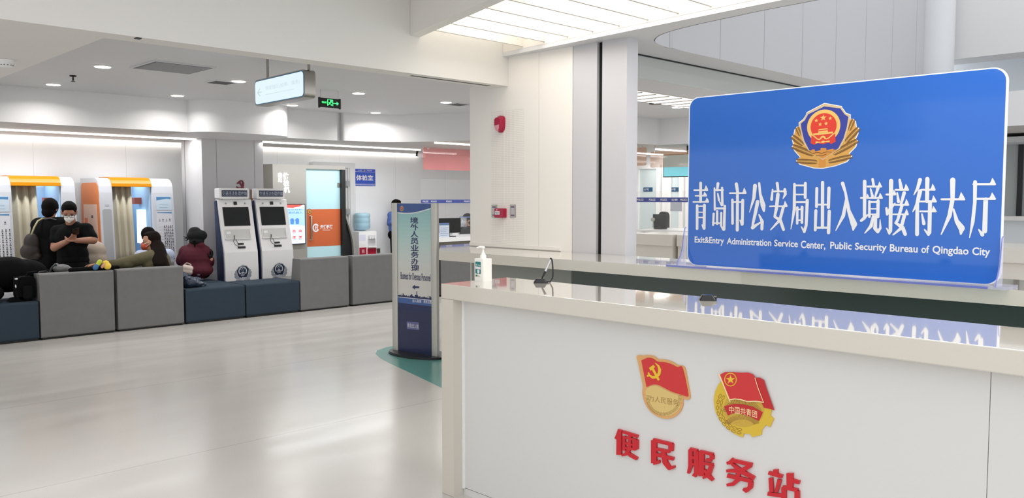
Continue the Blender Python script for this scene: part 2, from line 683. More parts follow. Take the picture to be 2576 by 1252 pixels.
# ---- the parapet of the upper floor round the atrium opening
M_PARA = lined_paint('parapet_panels', (184, 184, 188), 'X', 5.76, 0.780, 0.010, 0.6)
op = opening
n = len(op)
pb = MB()
vs = [(x + .004, y - .004, zc - 0.003) for x, y in op] + [(x + .004, y - .004, 5.2) for x, y in op]
pb.add(vs, [[i, i + 1, n + i + 1, n + i] for i in range(n - 1)], 0, True)
vs = [(x - 0.06 if y < 3.9 else x, y + 0.08, zc) for i, (x, y) in enumerate(op)] + [(x - 0.06 if y < 3.9 else x, y + 0.08, 5.2) for i, (x, y) in enumerate(op)]
pb.add(vs, [[i, i + 1, n + i + 1, n + i][::-1] for i in range(n - 1)], 0, True)
struct(pb.build('wall_parapet', M_PARA))
struct(MB().lathe((11.78, 3.98, 2.6), [(0.27, 0), (0.27, 2.4)], 28).build('column_atrium', paint('atrium_column_paint', (212, 214, 217))))
P_BULK = paint('bulkhead_paint', (222, 222, 222))
struct(MB().box(12.1, 12.62, -3.5, 4.1, 3.40, 4.35).build('wall_bulkhead', P_BULK))
P_PALE = paint('pale_blue_wall', (226, 232, 238))
yq = at_x(2541, 290, 12.9).y
struct(MB().box(12.9, 13.0, -3.5, 4.12, 2.34, 5.6).build('wall_atrium', P_PALE))
struct(MB().box(12.2, 12.9, -3.5, 4.12, 2.27, 2.34).build('trim_8', paint('canopy_paint', (205, 208, 212))))
M_GLASSW = mat('grey_window_glass', (168, 176, 178), 0.08, spec=0.8)
w = struct(MB().box(12.84, 12.88, -3.5, 4.12, 1.30, 2.27).build('window_1', M_GLASSW))
wf = MB()
YMUL = at_x(2567, 430, 12.82).y
for k in range(6):
    yy = YMUL + (2 - k) * 1.1
    if yy < 4.0:
        wf.box(12.80, 12.84, yy - 0.03, yy + 0.03, 1.30, 2.27)
wf.build('mullion', M_DARKMETAL, w)
MB().box(12.7, 12.9, -3.5, 4.12, 1.24, 1.30).build('window_sill', M_WHITEPL, w)
struct(MB().box(12.85, 13.0, -3.5, 4.12, 0, 1.24).build('wall_atrium', P_PALE))

# ---- the white door frame on the back wall behind the capsule
d = struct(MB().box(7.72, 8.36, 12.60, 12.645, 0, 2.08).build('door_1', mat('door_leaf', (206, 205, 206), 0.4)))
fr_ = MB().box(8.36, 8.47, 12.56, 12.645, 0, 2.17).box(7.60, 8.36, 12.56, 12.645, 2.08, 2.17).box(8.33, 8.36, 12.575, 12.645, 0, 2.08)
fr_.build('door_frame', mat('door_frame_paint', (216, 216, 216), 0.4), d, bevel=0.006)
hb = MB()
for zz in (0.5, 1.25, 1.75):
    hb.box(8.29, 8.335, 12.545, 12.6, zz, zz + 0.1)
hb.build('hinge', M_CHROME, d)

# ================================================================ HELPERS FOR WRITING AND EMBLEMS
def plane_px(fr):
    def f(x, y):
        d = _ray(x, y)
        t = (fr.o - CAMP).dot(fr.n) / d.dot(fr.n)
        return fr.uv(CAMP + d * t)
    return f


def crop(fr, ox, oy, sc):
    g = plane_px(fr)
    return lambda x, y: g(ox + x / sc, oy + y / sc)


def text_tr(mb, fr, s, f, n, mi=0, bold=0.0, spacing=1.0):
    pts, fs = text_pts(s, bold, spacing)
    return mb.add([fr.p(*f(a, b), n) for a, b in pts], fs, mi)


# ================================================================ FRONT DESK
XD = 2.735
XPN = 2.80
M_QUARTZ = mat('cream_quartz', (204, 198, 187), 0.06, noise=0.02, nscale=160, spec=0.75, coat=0.8)
M_DESKP = mat('desk_panel_laminate', (212, 211, 209), 0.42, noise=0.01, nscale=4)
desk = thing('service_desk', 'long white service desk with red characters and two badges on its front, nearest the camera', 'desk', (2.95, 1.4, 0))
MB().box(XD, 3.215, -0.9, 3.285, 1.029, 1.106).build('desk_top', M_QUARTZ, desk, bevel=0.004)
MB().box(XD, 3.2, 3.192, 3.285, 0.0, 1.029).build('side_panel', M_QUARTZ, desk, bevel=0.003)
zk = at_x(1157, 1223, XPN).z
yj = at_x(2491, 1000, XPN).y
MB().box(XPN, XPN + 0.02, yj + 0.001, 3.190, zk + 0.003, 1.028).build('front_panel', M_DESKP, desk, bevel=0.0015)
MB().box(XPN, XPN + 0.02, -0.85, yj - 0.001, zk + 0.003, 1.028).build('front_panel', M_DESKP, desk, bevel=0.0015)
MB().box(XPN + 0.002, XPN + 0.02, -0.85, 3.190, 0.0, zk).build('kick_panel', M_DESKP, desk)
MB().box(XPN - 0.008, XPN, 3.178, 3.191, zk, 1.028).build('edge_strip', M_WHITEPL, desk)
MB().box(3.16, 3.18, -0.85, 3.19, 0.0, 1.028).build('back_panel', M_DESKP, desk)

FD = Fr((XPN, 3.0, 0), (0, -1, 0), (0, 0, 1))
M_RED = mat('red_acrylic', (196, 30, 42), 0.3, spec=0.5)
tr = crop(FD, 1520, 1050, 4.770)
CH = [
    # bian
    [[(205, 140, 22), (185, 200, 22), (152, 250, 12)], [(193, 180, 24), (191, 440, 26)], [(238, 165, 14), (415, 222, 16)],
     [(252, 215, 12), (252, 390, 16)], [(392, 262, 26), (390, 375, 26)], [(252, 232, 12), (400, 262, 10)], [(258, 300, 12), (390, 325, 10)],
     [(258, 355, 12), (390, 375, 14)], [(322, 180, 16), (318, 350, 18), (290, 425, 18), (225, 448, 12)], [(268, 395, 10), (330, 445, 18), (408, 490, 16)]],
    # min
    [[(610, 265, 28), (610, 540, 28)], [(600, 262, 18), (830, 318, 18)], [(815, 312, 26), (812, 395, 24)], [(620, 368, 15), (800, 402, 15)],
     [(620, 432, 18), (845, 490, 18)], [(605, 545, 14), (665, 530, 16), (662, 505, 14)], [(720, 400, 24), (745, 530, 26), (795, 600, 20), (845, 590, 14), (845, 572, 12)]],
    # fu
    [[(1050, 375, 22), (1050, 570, 22), (1022, 662, 12)], [(1040, 368, 14), (1130, 392, 16)], [(1122, 395, 22), (1120, 680, 24)], [(1050, 465, 14), (1120, 480, 14)],
     [(1050, 545, 12), (1120, 560, 12)], [(1120, 690, 18), (1076, 676, 12)], [(1182, 400, 28), (1180, 695, 30)], [(1165, 398, 14), (1318, 438, 16)],
     [(1306, 445, 22), (1304, 495, 20)], [(1300, 508, 16), (1235, 498, 14)], [(1180, 535, 16), (1318, 560, 16)], [(1302, 565, 22), (1265, 665, 24), (1200, 722, 10)],
     [(1215, 620, 12), (1262, 690, 22), (1318, 745, 14)]],
    # wu
    [[(1565, 492, 20), (1530, 530, 22), (1485, 540, 14)], [(1555, 508, 18), (1785, 562, 20)], [(1765, 570, 22), (1660, 630, 24), (1480, 632, 14)],
     [(1545, 545, 14), (1660, 640, 24), (1812, 720, 18)], [(1490, 688, 20), (1790, 758, 20)], [(1770, 765, 24), (1765, 825, 24), (1720, 870, 20), (1680, 848, 12)],
     [(1622, 650, 24), (1610, 745, 22), (1560, 790, 20), (1485, 802, 14)]],
    # zhan
    [[(2070, 615, 24), (2070, 680, 24)], [(1985, 655, 18), (2148, 700, 20)], [(2010, 715, 20), (2022, 885, 22)], [(2118, 735, 22), (2078, 885, 16)],
     [(1975, 905, 20), (2145, 928, 20)], [(2240, 660, 34), (2240, 840, 32)], [(2270, 748, 20), (2355, 772, 20)], [(2168, 825, 24), (2168, 1015, 24)],
     [(2326, 872, 24), (2326, 1045, 26)], [(2155, 825, 18), (2335, 866, 18)], [(2160, 1005, 18), (2330, 1045, 18)]],
]
for st in CH:
    MB().strokes(tr, st, 0.0, 0.011, FD, fat=1.12, square=True).build('letter', M_RED, desk)

M_GOLD = mat('badge_gold', (216, 164, 106), 0.35, 0.15)
M_GOLDP = mat('badge_pale_gold', (214, 186, 118), 0.4, 0.1)
M_GOLDY = mat('badge_yellow_gold', (214, 180, 58), 0.35, 0.1)
M_GOLDD = mat('badge_dark_gold', (150, 112, 48), 0.5)
M_FLAG = mat('flag_red_enamel', (200, 34, 36), 0.15, spec=0.6, coat=0.3)
M_FLAG2 = mat('flag_deep_red_enamel', (186, 30, 36), 0.2, spec=0.6)
M_YEL = mat('emblem_yellow', (226, 186, 48), 0.35)
M_CREAM = mat('emblem_cream', (238, 216, 160), 0.4)
tr = crop(FD, 1560, 860, 4.636)


def polys(mb, fr, tr, pts, n0, n1, mi=0, sm=0):
    mb.prism(fr, [tr(*p) for p in (smooth_closed(pts, sm) if sm else pts)], n0, n1, mi)
    return mb


b1 = polys(MB(), FD, tr, [(200, 165), (230, 148), (265, 155), (330, 150), (400, 160), (450, 195), (520, 200), (600, 220), (680, 265), (740, 275), (770, 320), (800, 480), (825, 620), (815, 660), (790, 670), (745, 660), (740, 740), (700, 820), (620, 880), (520, 890), (420, 850), (340, 780), (290, 690), (268, 590), (272, 500), (240, 350), (215, 230)], 0, 0.006, sm=4).build('flag_badge', M_GOLD, desk, bevel=0.0018)
b1['label'] = 'gold rimmed badge with a waving red hammer and sickle flag over a disc'
fl = [(262, 210), (330, 180), (390, 188), (450, 225), (530, 232), (610, 255), (680, 290), (740, 300), (805, 600), (780, 625), (700, 600), (620, 575), (540, 535), (470, 500), (420, 490), (360, 500), (322, 520)]
polys(MB(), FD, tr, [fl[0]] + smooth_closed(fl, 4)[4:-8] + [fl[-1]], 0.006, 0.009).build('flag', M_FLAG, b1, bevel=0.0015)
polys(MB(), FD, tr, [(310, 560), (330, 535), (370, 510), (430, 505), (480, 525), (560, 565), (640, 600), (715, 622), (728, 640), (715, 740), (670, 810), (600, 850), (520, 858), (440, 830), (370, 770), (325, 690), (308, 610)], 0.006, 0.007, sm=4).build('disc', M_GOLDP, b1)
tk = MB()
for k in range(46):
    a = math.radians(-8 + 196 * k / 45)
    ca, sa = math.cos(a), math.sin(a)
    tk.strokes(tr, [[(520 + 203 * ca, 650 + 203 * sa, 2.6), (520 + 170 * ca, 650 + 170 * sa, 2.6)]], 0.0072, 0.0072, FD)
text_tr(tk, FD, '为人民服务', lambda a, b: tr(345 + 345 * a, 682 + 62 * a - 78 * b - 16 * a * b + 14 * b), 0.0073, bold=-0.006)
tk.build('engraving', M_GOLDD, b1)
hs = MB().strokes(tr, [[(425, 240, 3), (462, 275, 12), (478, 320, 17), (468, 370, 17), (435, 402, 17), (395, 408, 15), (360, 385, 11), (346, 355, 9)], [(342, 388, 12), (338, 390, 12)], [(392, 300, 14), (462, 430, 14)]], 0.0095, 0.0095, FD)
hs.flat(FD, [tr(*p) for p in [(352, 298), (402, 262), (426, 284), (372, 332)]], 0.0096)
hs.build('hammer_and_sickle', M_YEL, b1)

b2 = polys(MB(), FD, tr, [(1150, 500), (1122, 560), (1106, 620), (1102, 680), (1108, 750), (1124, 815), (1150, 872), (1182, 922), (1220, 968), (1262, 1008), (1308, 1044), (1362, 1076), (1400, 1093), (1440, 1106), (1450, 1062), (1530, 1070), (1545, 1105), (1655, 1078), (1660, 1020), (1710, 960), (1755, 988), (1800, 890), (1760, 855), (1775, 775), (1760, 700), (1700, 600), (1500, 470), (1195, 440)], 0, 0.006).build('gear_badge', M_GOLDY, desk, bevel=0.0015)
b2['label'] = 'yellow gold round badge with a gear edge, wheat ears and two red flags'
M_GOLDM = mat('badge_mid_gold', (196, 160, 62), 0.4)
inn = MB()
inn.flat(FD, [tr(1452 + 238 * math.cos(k * math.pi / 20), 775 + 212 * math.sin(k * math.pi / 20)) for k in range(40)], 0.0063)
inn.build('inner_disc', M_GOLDM, b2)
ra = MB()
for k in range(30):
    a = math.radians(-160 + 140 * k / 29)
    ca, sa = math.cos(a), math.sin(a)
    ra.strokes(tr, [[(1430 + 215 * ca, 985 + 140 * sa, 3), (1430 + 150 * ca, 985 + 90 * sa, 3)]], 0.0066, 0.0066, FD)
    ra.strokes(tr, [[(1430 + 240 * ca, 860 + 200 * sa, 4), (1430 + 180 * ca, 860 + 140 * sa, 4)]], 0.0066, 0.0066, FD)
for k in range(9):
    t = k / 8
    an = math.radians(205 - 105 * t)
    cx, cy = 1450 + 284 * math.cos(an), 756 + 282 * math.sin(an)
    for sg in (-1, 1):
        px, py = cx + 20 * sg * math.cos(an), cy + 20 * sg * math.sin(an)
        tx, ty = -math.sin(an), math.cos(an)
        e = [(px + 26 * math.cos(u) * tx + 13 * math.sin(u) * math.cos(an), py + 26 * math.cos(u) * ty + 13 * math.sin(u) * math.sin(an), 2.6) for u in [j * math.pi / 6 for j in range(13)]]
        ra.strokes(tr, [e], 0.0066, 0.0066, FD)
ra.build('engraving', M_GOLDD, b2)
polys(MB(), FD, tr, [(1225, 745), (1340, 715), (1440, 720), (1560, 750), (1675, 815), (1630, 915), (1530, 865), (1420, 830), (1330, 825), (1270, 850)], 0.006, 0.0085).build('ribbon', M_FLAG2, b2)
tb = MB()
text_tr(tb, FD, '中国共青团', lambda a, b: tr(1285 + 325 * a, 822 + 25 * a + 35 * a * a - 82 * b), 0.0088, bold=0.004)
tb.build('ribbon_lettering', M_CREAM, b2)
polys(MB(), FD, tr, [(1585, 410), (1640, 410), (1690, 440), (1720, 540), (1810, 790), (1760, 775), (1690, 760), (1655, 690)], 0.006, 0.0085).build('flag', M_FLAG2, b2, bevel=0.001)
f1 = polys(MB(), FD, tr, [(1180, 375), (1240, 345), (1330, 345), (1420, 352), (1500, 350), (1560, 370), (1590, 410), (1620, 520), (1690, 695), (1600, 682), (1500, 687), (1420, 662), (1350, 657), (1300, 667)], 0.006, 0.0105).build('flag', M_FLAG, b2, bevel=0.0012)
MB().strokes(tr, [[(1172, 372, 8), (1300, 690, 6)], [(1300, 667, 6), (1350, 657, 6), (1420, 664, 6), (1500, 688, 6), (1600, 684, 6), (1690, 697, 5)], [(1590, 412, 4), (1622, 520, 4), (1690, 697, 4)]], 0.0108, 0.0108, FD).build('flag_edging', M_CREAM, b2)
MB().strokes(tr, [[(1305 + 68 * math.cos(k * math.pi / 12), 432 + 74 * math.sin(k * math.pi / 12), 5) for k in range(25)]], 0.011, 0.011, FD).flat(FD, [tr(x, y) for x, y in star((1305, 432), 56, rot=-90)], 0.011).build('star_emblem', M_YEL, b2)

# ================================================================ REAR COUNTER AND THE BLUE SIGN
zb_ = 1.022
ctr = thing('reception_counter', 'white topped reception counter carrying the large blue sign, behind the front desk', 'counter', (4.8, 3.0, 0))
MB().prism(FX, [(4.478, 5.41), (4.617, -1.2), (5.18, -1.2), (5.148, 3.8), (5.148, 5.74), (5.62, 5.76), (5.62, 6.10), (4.99, 6.0)], zb_, 1.10).build('counter_top', M_QUARTZ, ctr, bevel=0.004)
M_APRON = mat('dark_green_glass_panel', (70, 80, 76), 0.25, spec=0.6)
M_APRON2 = mat('grey_panel', (150, 150, 144), 0.4)
MB().box(4.86, 4.90, -1.1, 4.25, 0, zb_).build('front_panel', M_APRON, ctr)
MB().box(4.86, 5.10, 4.25, 5.42, 0, zb_).build('end_panel', M_APRON2, ctr)

M_BLUE = mat('blue_print', (44, 100, 190), 0.06, spec=0.45)
M_WHITEPRINT = mat('white_print', (226, 224, 228), 0.4)
M_ACRY = mat('clear_acrylic', (214, 216, 240), 0.04, alpha=0.28, spec=0.8)
M_ACRYE = mat('acrylic_edge', (110, 118, 200), 0.1, alpha=0.8, spec=0.7)
XS = 4.62
FS = Fr((XS, 3.035, 1.112), (0, -1, 0), (0, 0, 1))
SW, SH = 1.835, 1.083
sg = thing('reception_sign', 'large blue board with police emblem and white Chinese and English lettering standing on the counter', 'sign', (XS, 2.1, 1.10))
MB().prism(FS, rrect(0, SW, 0, SH, 0.07, 8), -0.010, 0).build('backing_board', mat('white_acrylic_edge', (240, 241, 244), 0.2), sg)
MB().prism(FS, rrect(0.008, SW - 0.010, 0.004, SH - 0.006, 0.064, 8), 0, 0.003).build('blue_face', M_BLUE, sg)
tr = crop(FS, 1700, 440, 5.216)
ST = [
    # qing
    [[(246, 198, 10), (420, 198, 10)], [(330, 105, 17), (330, 350, 17)], [(262, 272, 9), (405, 272, 10)], [(234, 353, 9), (432, 353, 10)], [(285, 400, 16), (284, 705, 16)],
     [(380, 395, 18), (376, 700, 18)], [(372, 702, 14), (350, 655, 8)], [(285, 410, 9), (380, 410, 9)], [(290, 488, 7), (380, 488, 7)], [(290, 557, 9), (380, 557, 9)]],
    # dao
    [[(558, 112, 18), (548, 200, 14)], [(512, 172, 10), (516, 455, 13)], [(512, 197, 10), (625, 197, 11)], [(612, 168, 14), (616, 390, 16)], [(608, 395, 14), (578, 350, 7)],
     [(555, 242, 9), (572, 330, 14)], [(515, 438, 12), (655, 438, 12)], [(648, 408, 16), (638, 712, 17)], [(628, 715, 14), (590, 655, 8)], [(502, 508, 14), (495, 655, 13)],
     [(548, 472, 14), (548, 640, 14)], [(602, 495, 13), (600, 655, 13)], [(495, 632, 10), (600, 632, 10)]],
    # shi
    [[(800, 118, 20), (818, 230, 18)], [(714, 239, 10), (922, 239, 11)], [(815, 240, 17), (812, 722, 19)], [(748, 325, 15), (750, 635, 16)], [(750, 355, 10), (885, 355, 10)],
     [(884, 330, 18), (878, 645, 18)], [(872, 650, 14), (848, 592, 7)]],
    # gong
    [[(1045, 140, 24), (1030, 300, 20), (972, 488, 4)], [(1098, 108, 14), (1112, 250, 16), (1150, 400, 30), (1160, 470, 14)], [(1078, 350, 22), (1050, 490, 20), (1018, 630, 16), (1010, 700, 14)],
     [(1012, 690, 22), (1070, 650, 14), (1135, 610, 8)], [(1096, 520, 9), (1138, 610, 20), (1134, 708, 18)]],
    # an
    [[(1335, 108, 18), (1348, 215, 16)], [(1275, 188, 9), (1262, 320, 18)], [(1275, 215, 11), (1450, 215, 11)], [(1435, 190, 18), (1442, 250, 18), (1412, 308, 6)],
     [(1345, 255, 22), (1325, 440, 20), (1302, 545, 15)], [(1302, 548, 14), (1375, 590, 20), (1418, 715, 18)], [(1418, 415, 18), (1370, 590, 18), (1250, 718, 8)], [(1240, 411, 10), (1460, 411, 11)]],
    # ju
    [[(1562, 120, 16), (1560, 450, 20), (1515, 708, 5)], [(1562, 137, 11), (1710, 137, 11)], [(1705, 108, 18), (1703, 295, 18)], [(1575, 256, 9), (1700, 256, 9)], [(1578, 356, 12), (1735, 356, 13)],
     [(1730, 332, 20), (1716, 660, 18), (1690, 742, 18)], [(1688, 745, 12), (1655, 682, 8)], [(1600, 425, 15), (1598, 635, 15)], [(1662, 420, 18), (1660, 625, 16)], [(1600, 450, 9), (1665, 450, 9)], [(1600, 592, 10), (1660, 592, 10)]],
    # chu
    [[(1930, 98, 20), (1928, 685, 20)], [(1854, 175, 18), (1850, 415, 17)], [(1850, 388, 11), (2005, 388, 11)], [(2014, 172, 20), (2006, 425, 20)], [(1842, 468, 19), (1834, 722, 17)], [(1838, 690, 13), (2010, 690, 13)], [(2018, 475, 20), (2008, 755, 21)]],
]
WG = [[(378, 198), (400, 138), (424, 190), (418, 208)], [(362, 272), (382, 222), (408, 262), (402, 281)], [(388, 353), (412, 298), (437, 345), (432, 362)],
      [(880, 239), (902, 168), (928, 230), (922, 249)], [(1418, 411), (1437, 342), (1466, 402), (1460, 421)]]
lm = MB().strokes(tr, [s_ for c_ in ST for s_ in c_], 0.0036, 0.0036, FS, fat=1.08)
def wedge(w_):
    (xa, ya), (xp, yp), (xr, yr), (xb, yb) = w_
    return [(xa - 6, ya), ((xa + xp) / 2 - 2, (ya + yp) / 2 + 2), (xp - 4, yp + 2), (xp, yp - 4), (xp + 6, yp + 4), ((xp + xr) / 2 + 6, (yp + yr) / 2 - 2), (xr + 4, yr - 4), (xr + 5, yr + 6), (xb, yb + 2), (xa, yb)]


for w_ in WG:
    lm.flat(FS, [tr(*p) for p in wedge(w_)], 0.0048)
tr = crop(FS, 2100, 430, 5.009)
ST2 = [
    # ru
    [[(102, 155, 20), (138, 270, 14), (180, 500, 20), (245, 670, 36), (235, 740, 10)], [(152, 340, 14), (112, 560, 20), (16, 748, 5)]],
    # jing
    [[(380, 130, 20), (378, 590, 18)], [(332, 338, 10), (425, 338, 10)], [(335, 625, 14), (365, 600, 18), (420, 550, 8)], [(480, 102, 14), (494, 185, 16)], [(416, 195, 11), (588, 195, 11)],
     [(455, 225, 9), (478, 318, 16)], [(548, 215, 18), (512, 325, 10)], [(420, 339, 10), (598, 339, 11)], [(440, 382, 14), (440, 575, 15)], [(550, 375, 18), (546, 575, 18)],
     [(440, 390, 11), (545, 390, 11)], [(450, 475, 8), (540, 475, 8)], [(440, 545, 9), (545, 545, 9)], [(490, 570, 16), (462, 690, 20), (382, 782, 6)], [(522, 565, 14), (512, 720, 22), (545, 765, 18), (578, 720, 14), (575, 612, 5)]],
    # jie
    [[(714, 125, 24), (705, 755, 20)], [(692, 785, 14), (658, 722, 8)], [(655, 296, 11), (765, 296, 11)], [(655, 470, 14), (664, 545, 14)], [(664, 540, 16), (720, 450, 20), (765, 405, 6)],
     [(822, 112, 14), (842, 225, 22)], [(768, 236, 10), (928, 236, 11)], [(790, 275, 9), (806, 385, 18)], [(878, 275, 20), (838, 415, 14)], [(745, 425, 10), (930, 425, 11)],
     [(850, 435, 18), (795, 620, 16), (772, 655, 16)], [(775, 655, 14), (860, 715, 22), (890, 795, 20)], [(882, 555, 20), (838, 720, 18), (738, 803, 8)], [(737, 545, 9), (926, 545, 10)]],
    # dai
    [[(1078, 110, 22), (1050, 210, 18), (1000, 300, 5)], [(1078, 255, 24), (1040, 420, 20), (986, 512, 5)], [(1044, 420, 20), (1040, 795, 22)], [(1170, 100, 24), (1166, 380, 22)],
     [(1092, 235, 10), (1262, 235, 11)], [(1078, 383, 10), (1278, 383, 11)], [(1080, 508, 10), (1276, 508, 11)], [(1204, 390, 22), (1196, 775, 22)], [(1185, 800, 16), (1135, 738, 8)], [(1102, 542, 9), (1126, 660, 20)]],
    # da
    [[(1348, 356, 11), (1636, 356, 12)], [(1490, 115, 30), (1488, 350, 24), (1450, 560, 24), (1346, 795, 7)], [(1500, 480, 10), (1540, 630, 24), (1602, 720, 36), (1592, 790, 12)]],
    # ting
    [[(1752, 166, 12), (2022, 166, 12)], [(1772, 140, 22), (1768, 400, 20), (1742, 640, 20), (1702, 838, 5)], [(1790, 350, 12), (2022, 350, 12)], [(1905, 362, 26), (1892, 755, 28)], [(1862, 800, 22), (1818, 738, 8)]],
]
WG2 = [[(545, 195), (566, 136), (590, 190), (588, 206)], [(552, 339), (575, 278), (602, 332), (598, 350)], [(400, 338), (412, 288), (430, 320), (425, 345)], [(735, 296), (748, 238), (775, 290), (765, 306)], [(875, 236), (900, 165), (932, 230), (928, 246)],
       [(880, 425), (906, 355), (934, 418), (930, 436)], [(880, 545), (908, 480), (930, 540), (926, 556)], [(1212, 235), (1236, 162), (1268, 230), (1262, 246)], [(1222, 383), (1246, 310), (1282, 378), (1278, 394)],
       [(1222, 508), (1246, 442), (1280, 505), (1276, 519)], [(1562, 356), (1595, 268), (1640, 350), (1636, 368)], [(1955, 166), (1990, 88), (2026, 160), (2022, 178)], [(1950, 350), (1986, 272), (2026, 345), (2022, 362)]]
lm.strokes(tr, [s_ for c_ in ST2 for s_ in c_], 0.0036, 0.0036, FS, fat=1.14)
for w_ in WG2:
    lm.flat(FS, [tr(*p) for p in wedge(w_)], 0.0048)
lm.build('chinese_lettering', M_WHITEPRINT, sg)
g = plane_px(FS)
u0, vb0 = g(1748, 611.5)
u1, vb1 = g(2490, 642)
_, vt0 = g(1748, 596)
vbase = 0.5 * (vb0 + vb1)
em = MB()
em1 = None
words = [('Exit&Entry', 1748, 1822), ('Administration', 1829, 1941), ('Service', 1948, 2008), ('Center,', 2015, 2077), ('Public', 2089, 2143), ('Security', 2151, 2231), ('Bureau', 2239, 2309), ('of', 2318, 2338), ('Qingdao', 2346, 2437), ('City', 2446, 2491)]
for w_, xa, xb in words:
    xm = (xa + xb) / 2
    t = (xm - 1748) / (2490 - 1748)
    yb_ = 611.5 + t * 31.5
    ca = g(xa, yb_)[0]
    cb = g(xb, yb_)[0]
    cap_h = 0.0415
    low = 0.26 * cap_h if any(ch in w_ for ch in 'yQg,') else 0.0
    em = put_text(em, FS, w_, ca, cb, vbase - low, vbase + cap_h, 0.0036, bold=0.022)
    if ',' in w_:
        em.build('english_lettering', M_WHITEPRINT, sg)
        em = MB()
em.build('english_lettering', M_WHITEPRINT, sg)

# emblem, drawn once in its own coordinates and reused on the kiosks
EMB = []


def emb(pts, mi, layer):
    EMB.append(([(x - 705.0, 640.0 - y) for x, y in pts], mi, layer))


OUT = [(705, 120), (840, 155), (975, 190), (985, 215), (1045, 300), (1115, 330), (1115, 400), (1150, 395), (1195, 440), (1210, 530), (1245, 545), (1235, 640), (1200, 710), (1232, 740), (1210, 830), (1110, 935), (1155, 970), (1080, 1060), (900, 1120), (700, 1155), (560, 1145), (330, 1080), (265, 1015), (330, 960), (240, 860), (190, 780), (215, 760), (185, 640), (190, 610), (215, 595), (230, 510), (270, 460), (300, 465), (298, 400), (370, 350), (410, 290), (425, 245)]
emb(OUT, 0, 0)
emb([(705 + (x - 705) * 0.972, 640 + (y - 640) * 0.975) for x, y in OUT], 1, 1)
for (ax, ay, bx, by, wd) in ((640, 1050, 285, 1015, 62), (580, 940, 215, 780, 70), (400, 780, 200, 620, 66), (345, 640, 272, 480, 50),
                             (765, 1050, 1135, 975, 62), (840, 940, 1218, 740, 70), (1030, 770, 1232, 555, 66), (1085, 600, 1158, 410, 50)):
    L = math.hypot(bx - ax, by - ay)
    tx, ty = (bx - ax) / L, (by - ay) / L
    k_ = int(L / 15)
    for k in range(1, k_):
        t = k / k_
        for s_ in (-1, 1):
            px, py = ax + tx * L * t, ay + ty * L * t
            ln = wd * (0.5 + 0.5 * math.sin(math.pi * (0.15 + 0.75 * t)))
            qx, qy = px + (tx * 0.75 - ty * s_ * 0.66) * ln, py + (ty * 0.75 + tx * s_ * 0.66) * ln
            nx, ny = -(qy - py) / ln, (qx - px) / ln
            emb([(px + nx * 2, py + ny * 2), (px - nx * 2, py - ny * 2), (qx - nx * 5.5, qy - ny * 5.5), (qx + nx * 5.5, qy + ny * 5.5)], 2, 2)
    emb([(ax - ty * 4, ay + tx * 4), (ax + ty * 4, ay - tx * 4), (bx + ty * 3, by - tx * 3), (bx - ty * 3, by + tx * 3)], 6, 2.4)
emb([(640, 990), (745, 990), (750, 1130), (635, 1130)], 7, 2.6)
emb([(705, 140), (970, 205), (1040, 310), (1108, 345), (1085, 520), (1040, 700), (960, 850), (700, 1015), (460, 850), (370, 700), (330, 520), (308, 410), (380, 355), (430, 260)], 3, 3)
emb([(705, 175), (955, 225), (1020, 320), (1080, 365), (1060, 520), (1015, 690), (940, 840), (700, 992), (480, 850), (395, 690), (350, 520), (335, 420), (400, 370), (450, 280)], 4, 4)
emb([(480, 862), (520, 855), (530, 840), (570, 845), (575, 875), (660, 860), (665, 825), (750, 830), (755, 865), (820, 850), (860, 845), (865, 860), (925, 860), (840, 915), (700, 998), (560, 915)], 7, 5)
emb([(530, 905), (610, 885), (680, 905), (750, 885), (830, 895), (830, 903), (750, 896), (680, 916), (610, 896), (532, 915)], 2, 5.4)
emb([(590, 935), (680, 945), (760, 920), (762, 930), (680, 957), (592, 945)], 2, 5.4)
emb(circ((700, 485), 262, 36), 6, 5)
emb(circ((700, 485), 205, 36), 5, 6)
for x, y, r in ((693, 352, 54), (585, 388, 34), (803, 368, 34), (648, 452, 34), (740, 445, 34)):
    emb(star((x, y), r, rot=-90), 6, 7)
emb([(515, 620), (600, 640), (700, 660), (800, 640), (885, 610), (895, 735), (830, 772), (790, 745), (700, 768), (610, 745), (560, 772), (500, 740)], 5, 7)
emb([(540, 592), (850, 577), (850, 606), (540, 622)], 6, 8)
emb([(622, 558), (770, 552), (772, 582), (620, 590)], 6, 8)
emb([(612, 545), (640, 525), (755, 520), (780, 538)], 6, 8)
for a_, b_ in (((535, 618), (610, 682)), ((610, 682), (650, 690)), ((740, 688), (785, 676)), ((785, 676), (868, 606))):
    L = math.hypot(b_[0] - a_[0], b_[1] - a_[1])
    nx, ny = -(b_[1] - a_[1]) / L * 9, (b_[0] - a_[0]) / L * 9
    emb([(a_[0] + nx, a_[1] + ny), (a_[0] - nx, a_[1] - ny), (b_[0] - nx, b_[1] - ny), (b_[0] + nx, b_[1] + ny)], 6, 8)
emb([(645, 690), (655, 655), (675, 638), (695, 633), (715, 637), (735, 652), (745, 688), (722, 690), (712, 668), (695, 660), (678, 668), (668, 690)], 6, 8.4)
emb([(580, 718), (670, 728), (690, 712), (712, 712), (730, 724), (805, 712), (800, 740), (730, 735), (710, 748), (685, 748), (668, 738), (582, 752)], 6, 8.4)
gc = crop(FS, 1960, 240, 6.26)
c0 = gc(705, 640)
k0 = (gc(1240, 640)[0] - gc(190, 640)[0]) / 1050.0


def emblem(fr, cu, cv, k, n, mats, name, parent, step=0.0004, aspect=1.0, local=False):
    mb = MB()
    for pts, mi, la in EMB:
        mb.flat(fr, [(cu + x * k, cv + y * k * aspect) for x, y in pts], n + la * step, mi)
    return mb.build(name, mats, parent, local=local)


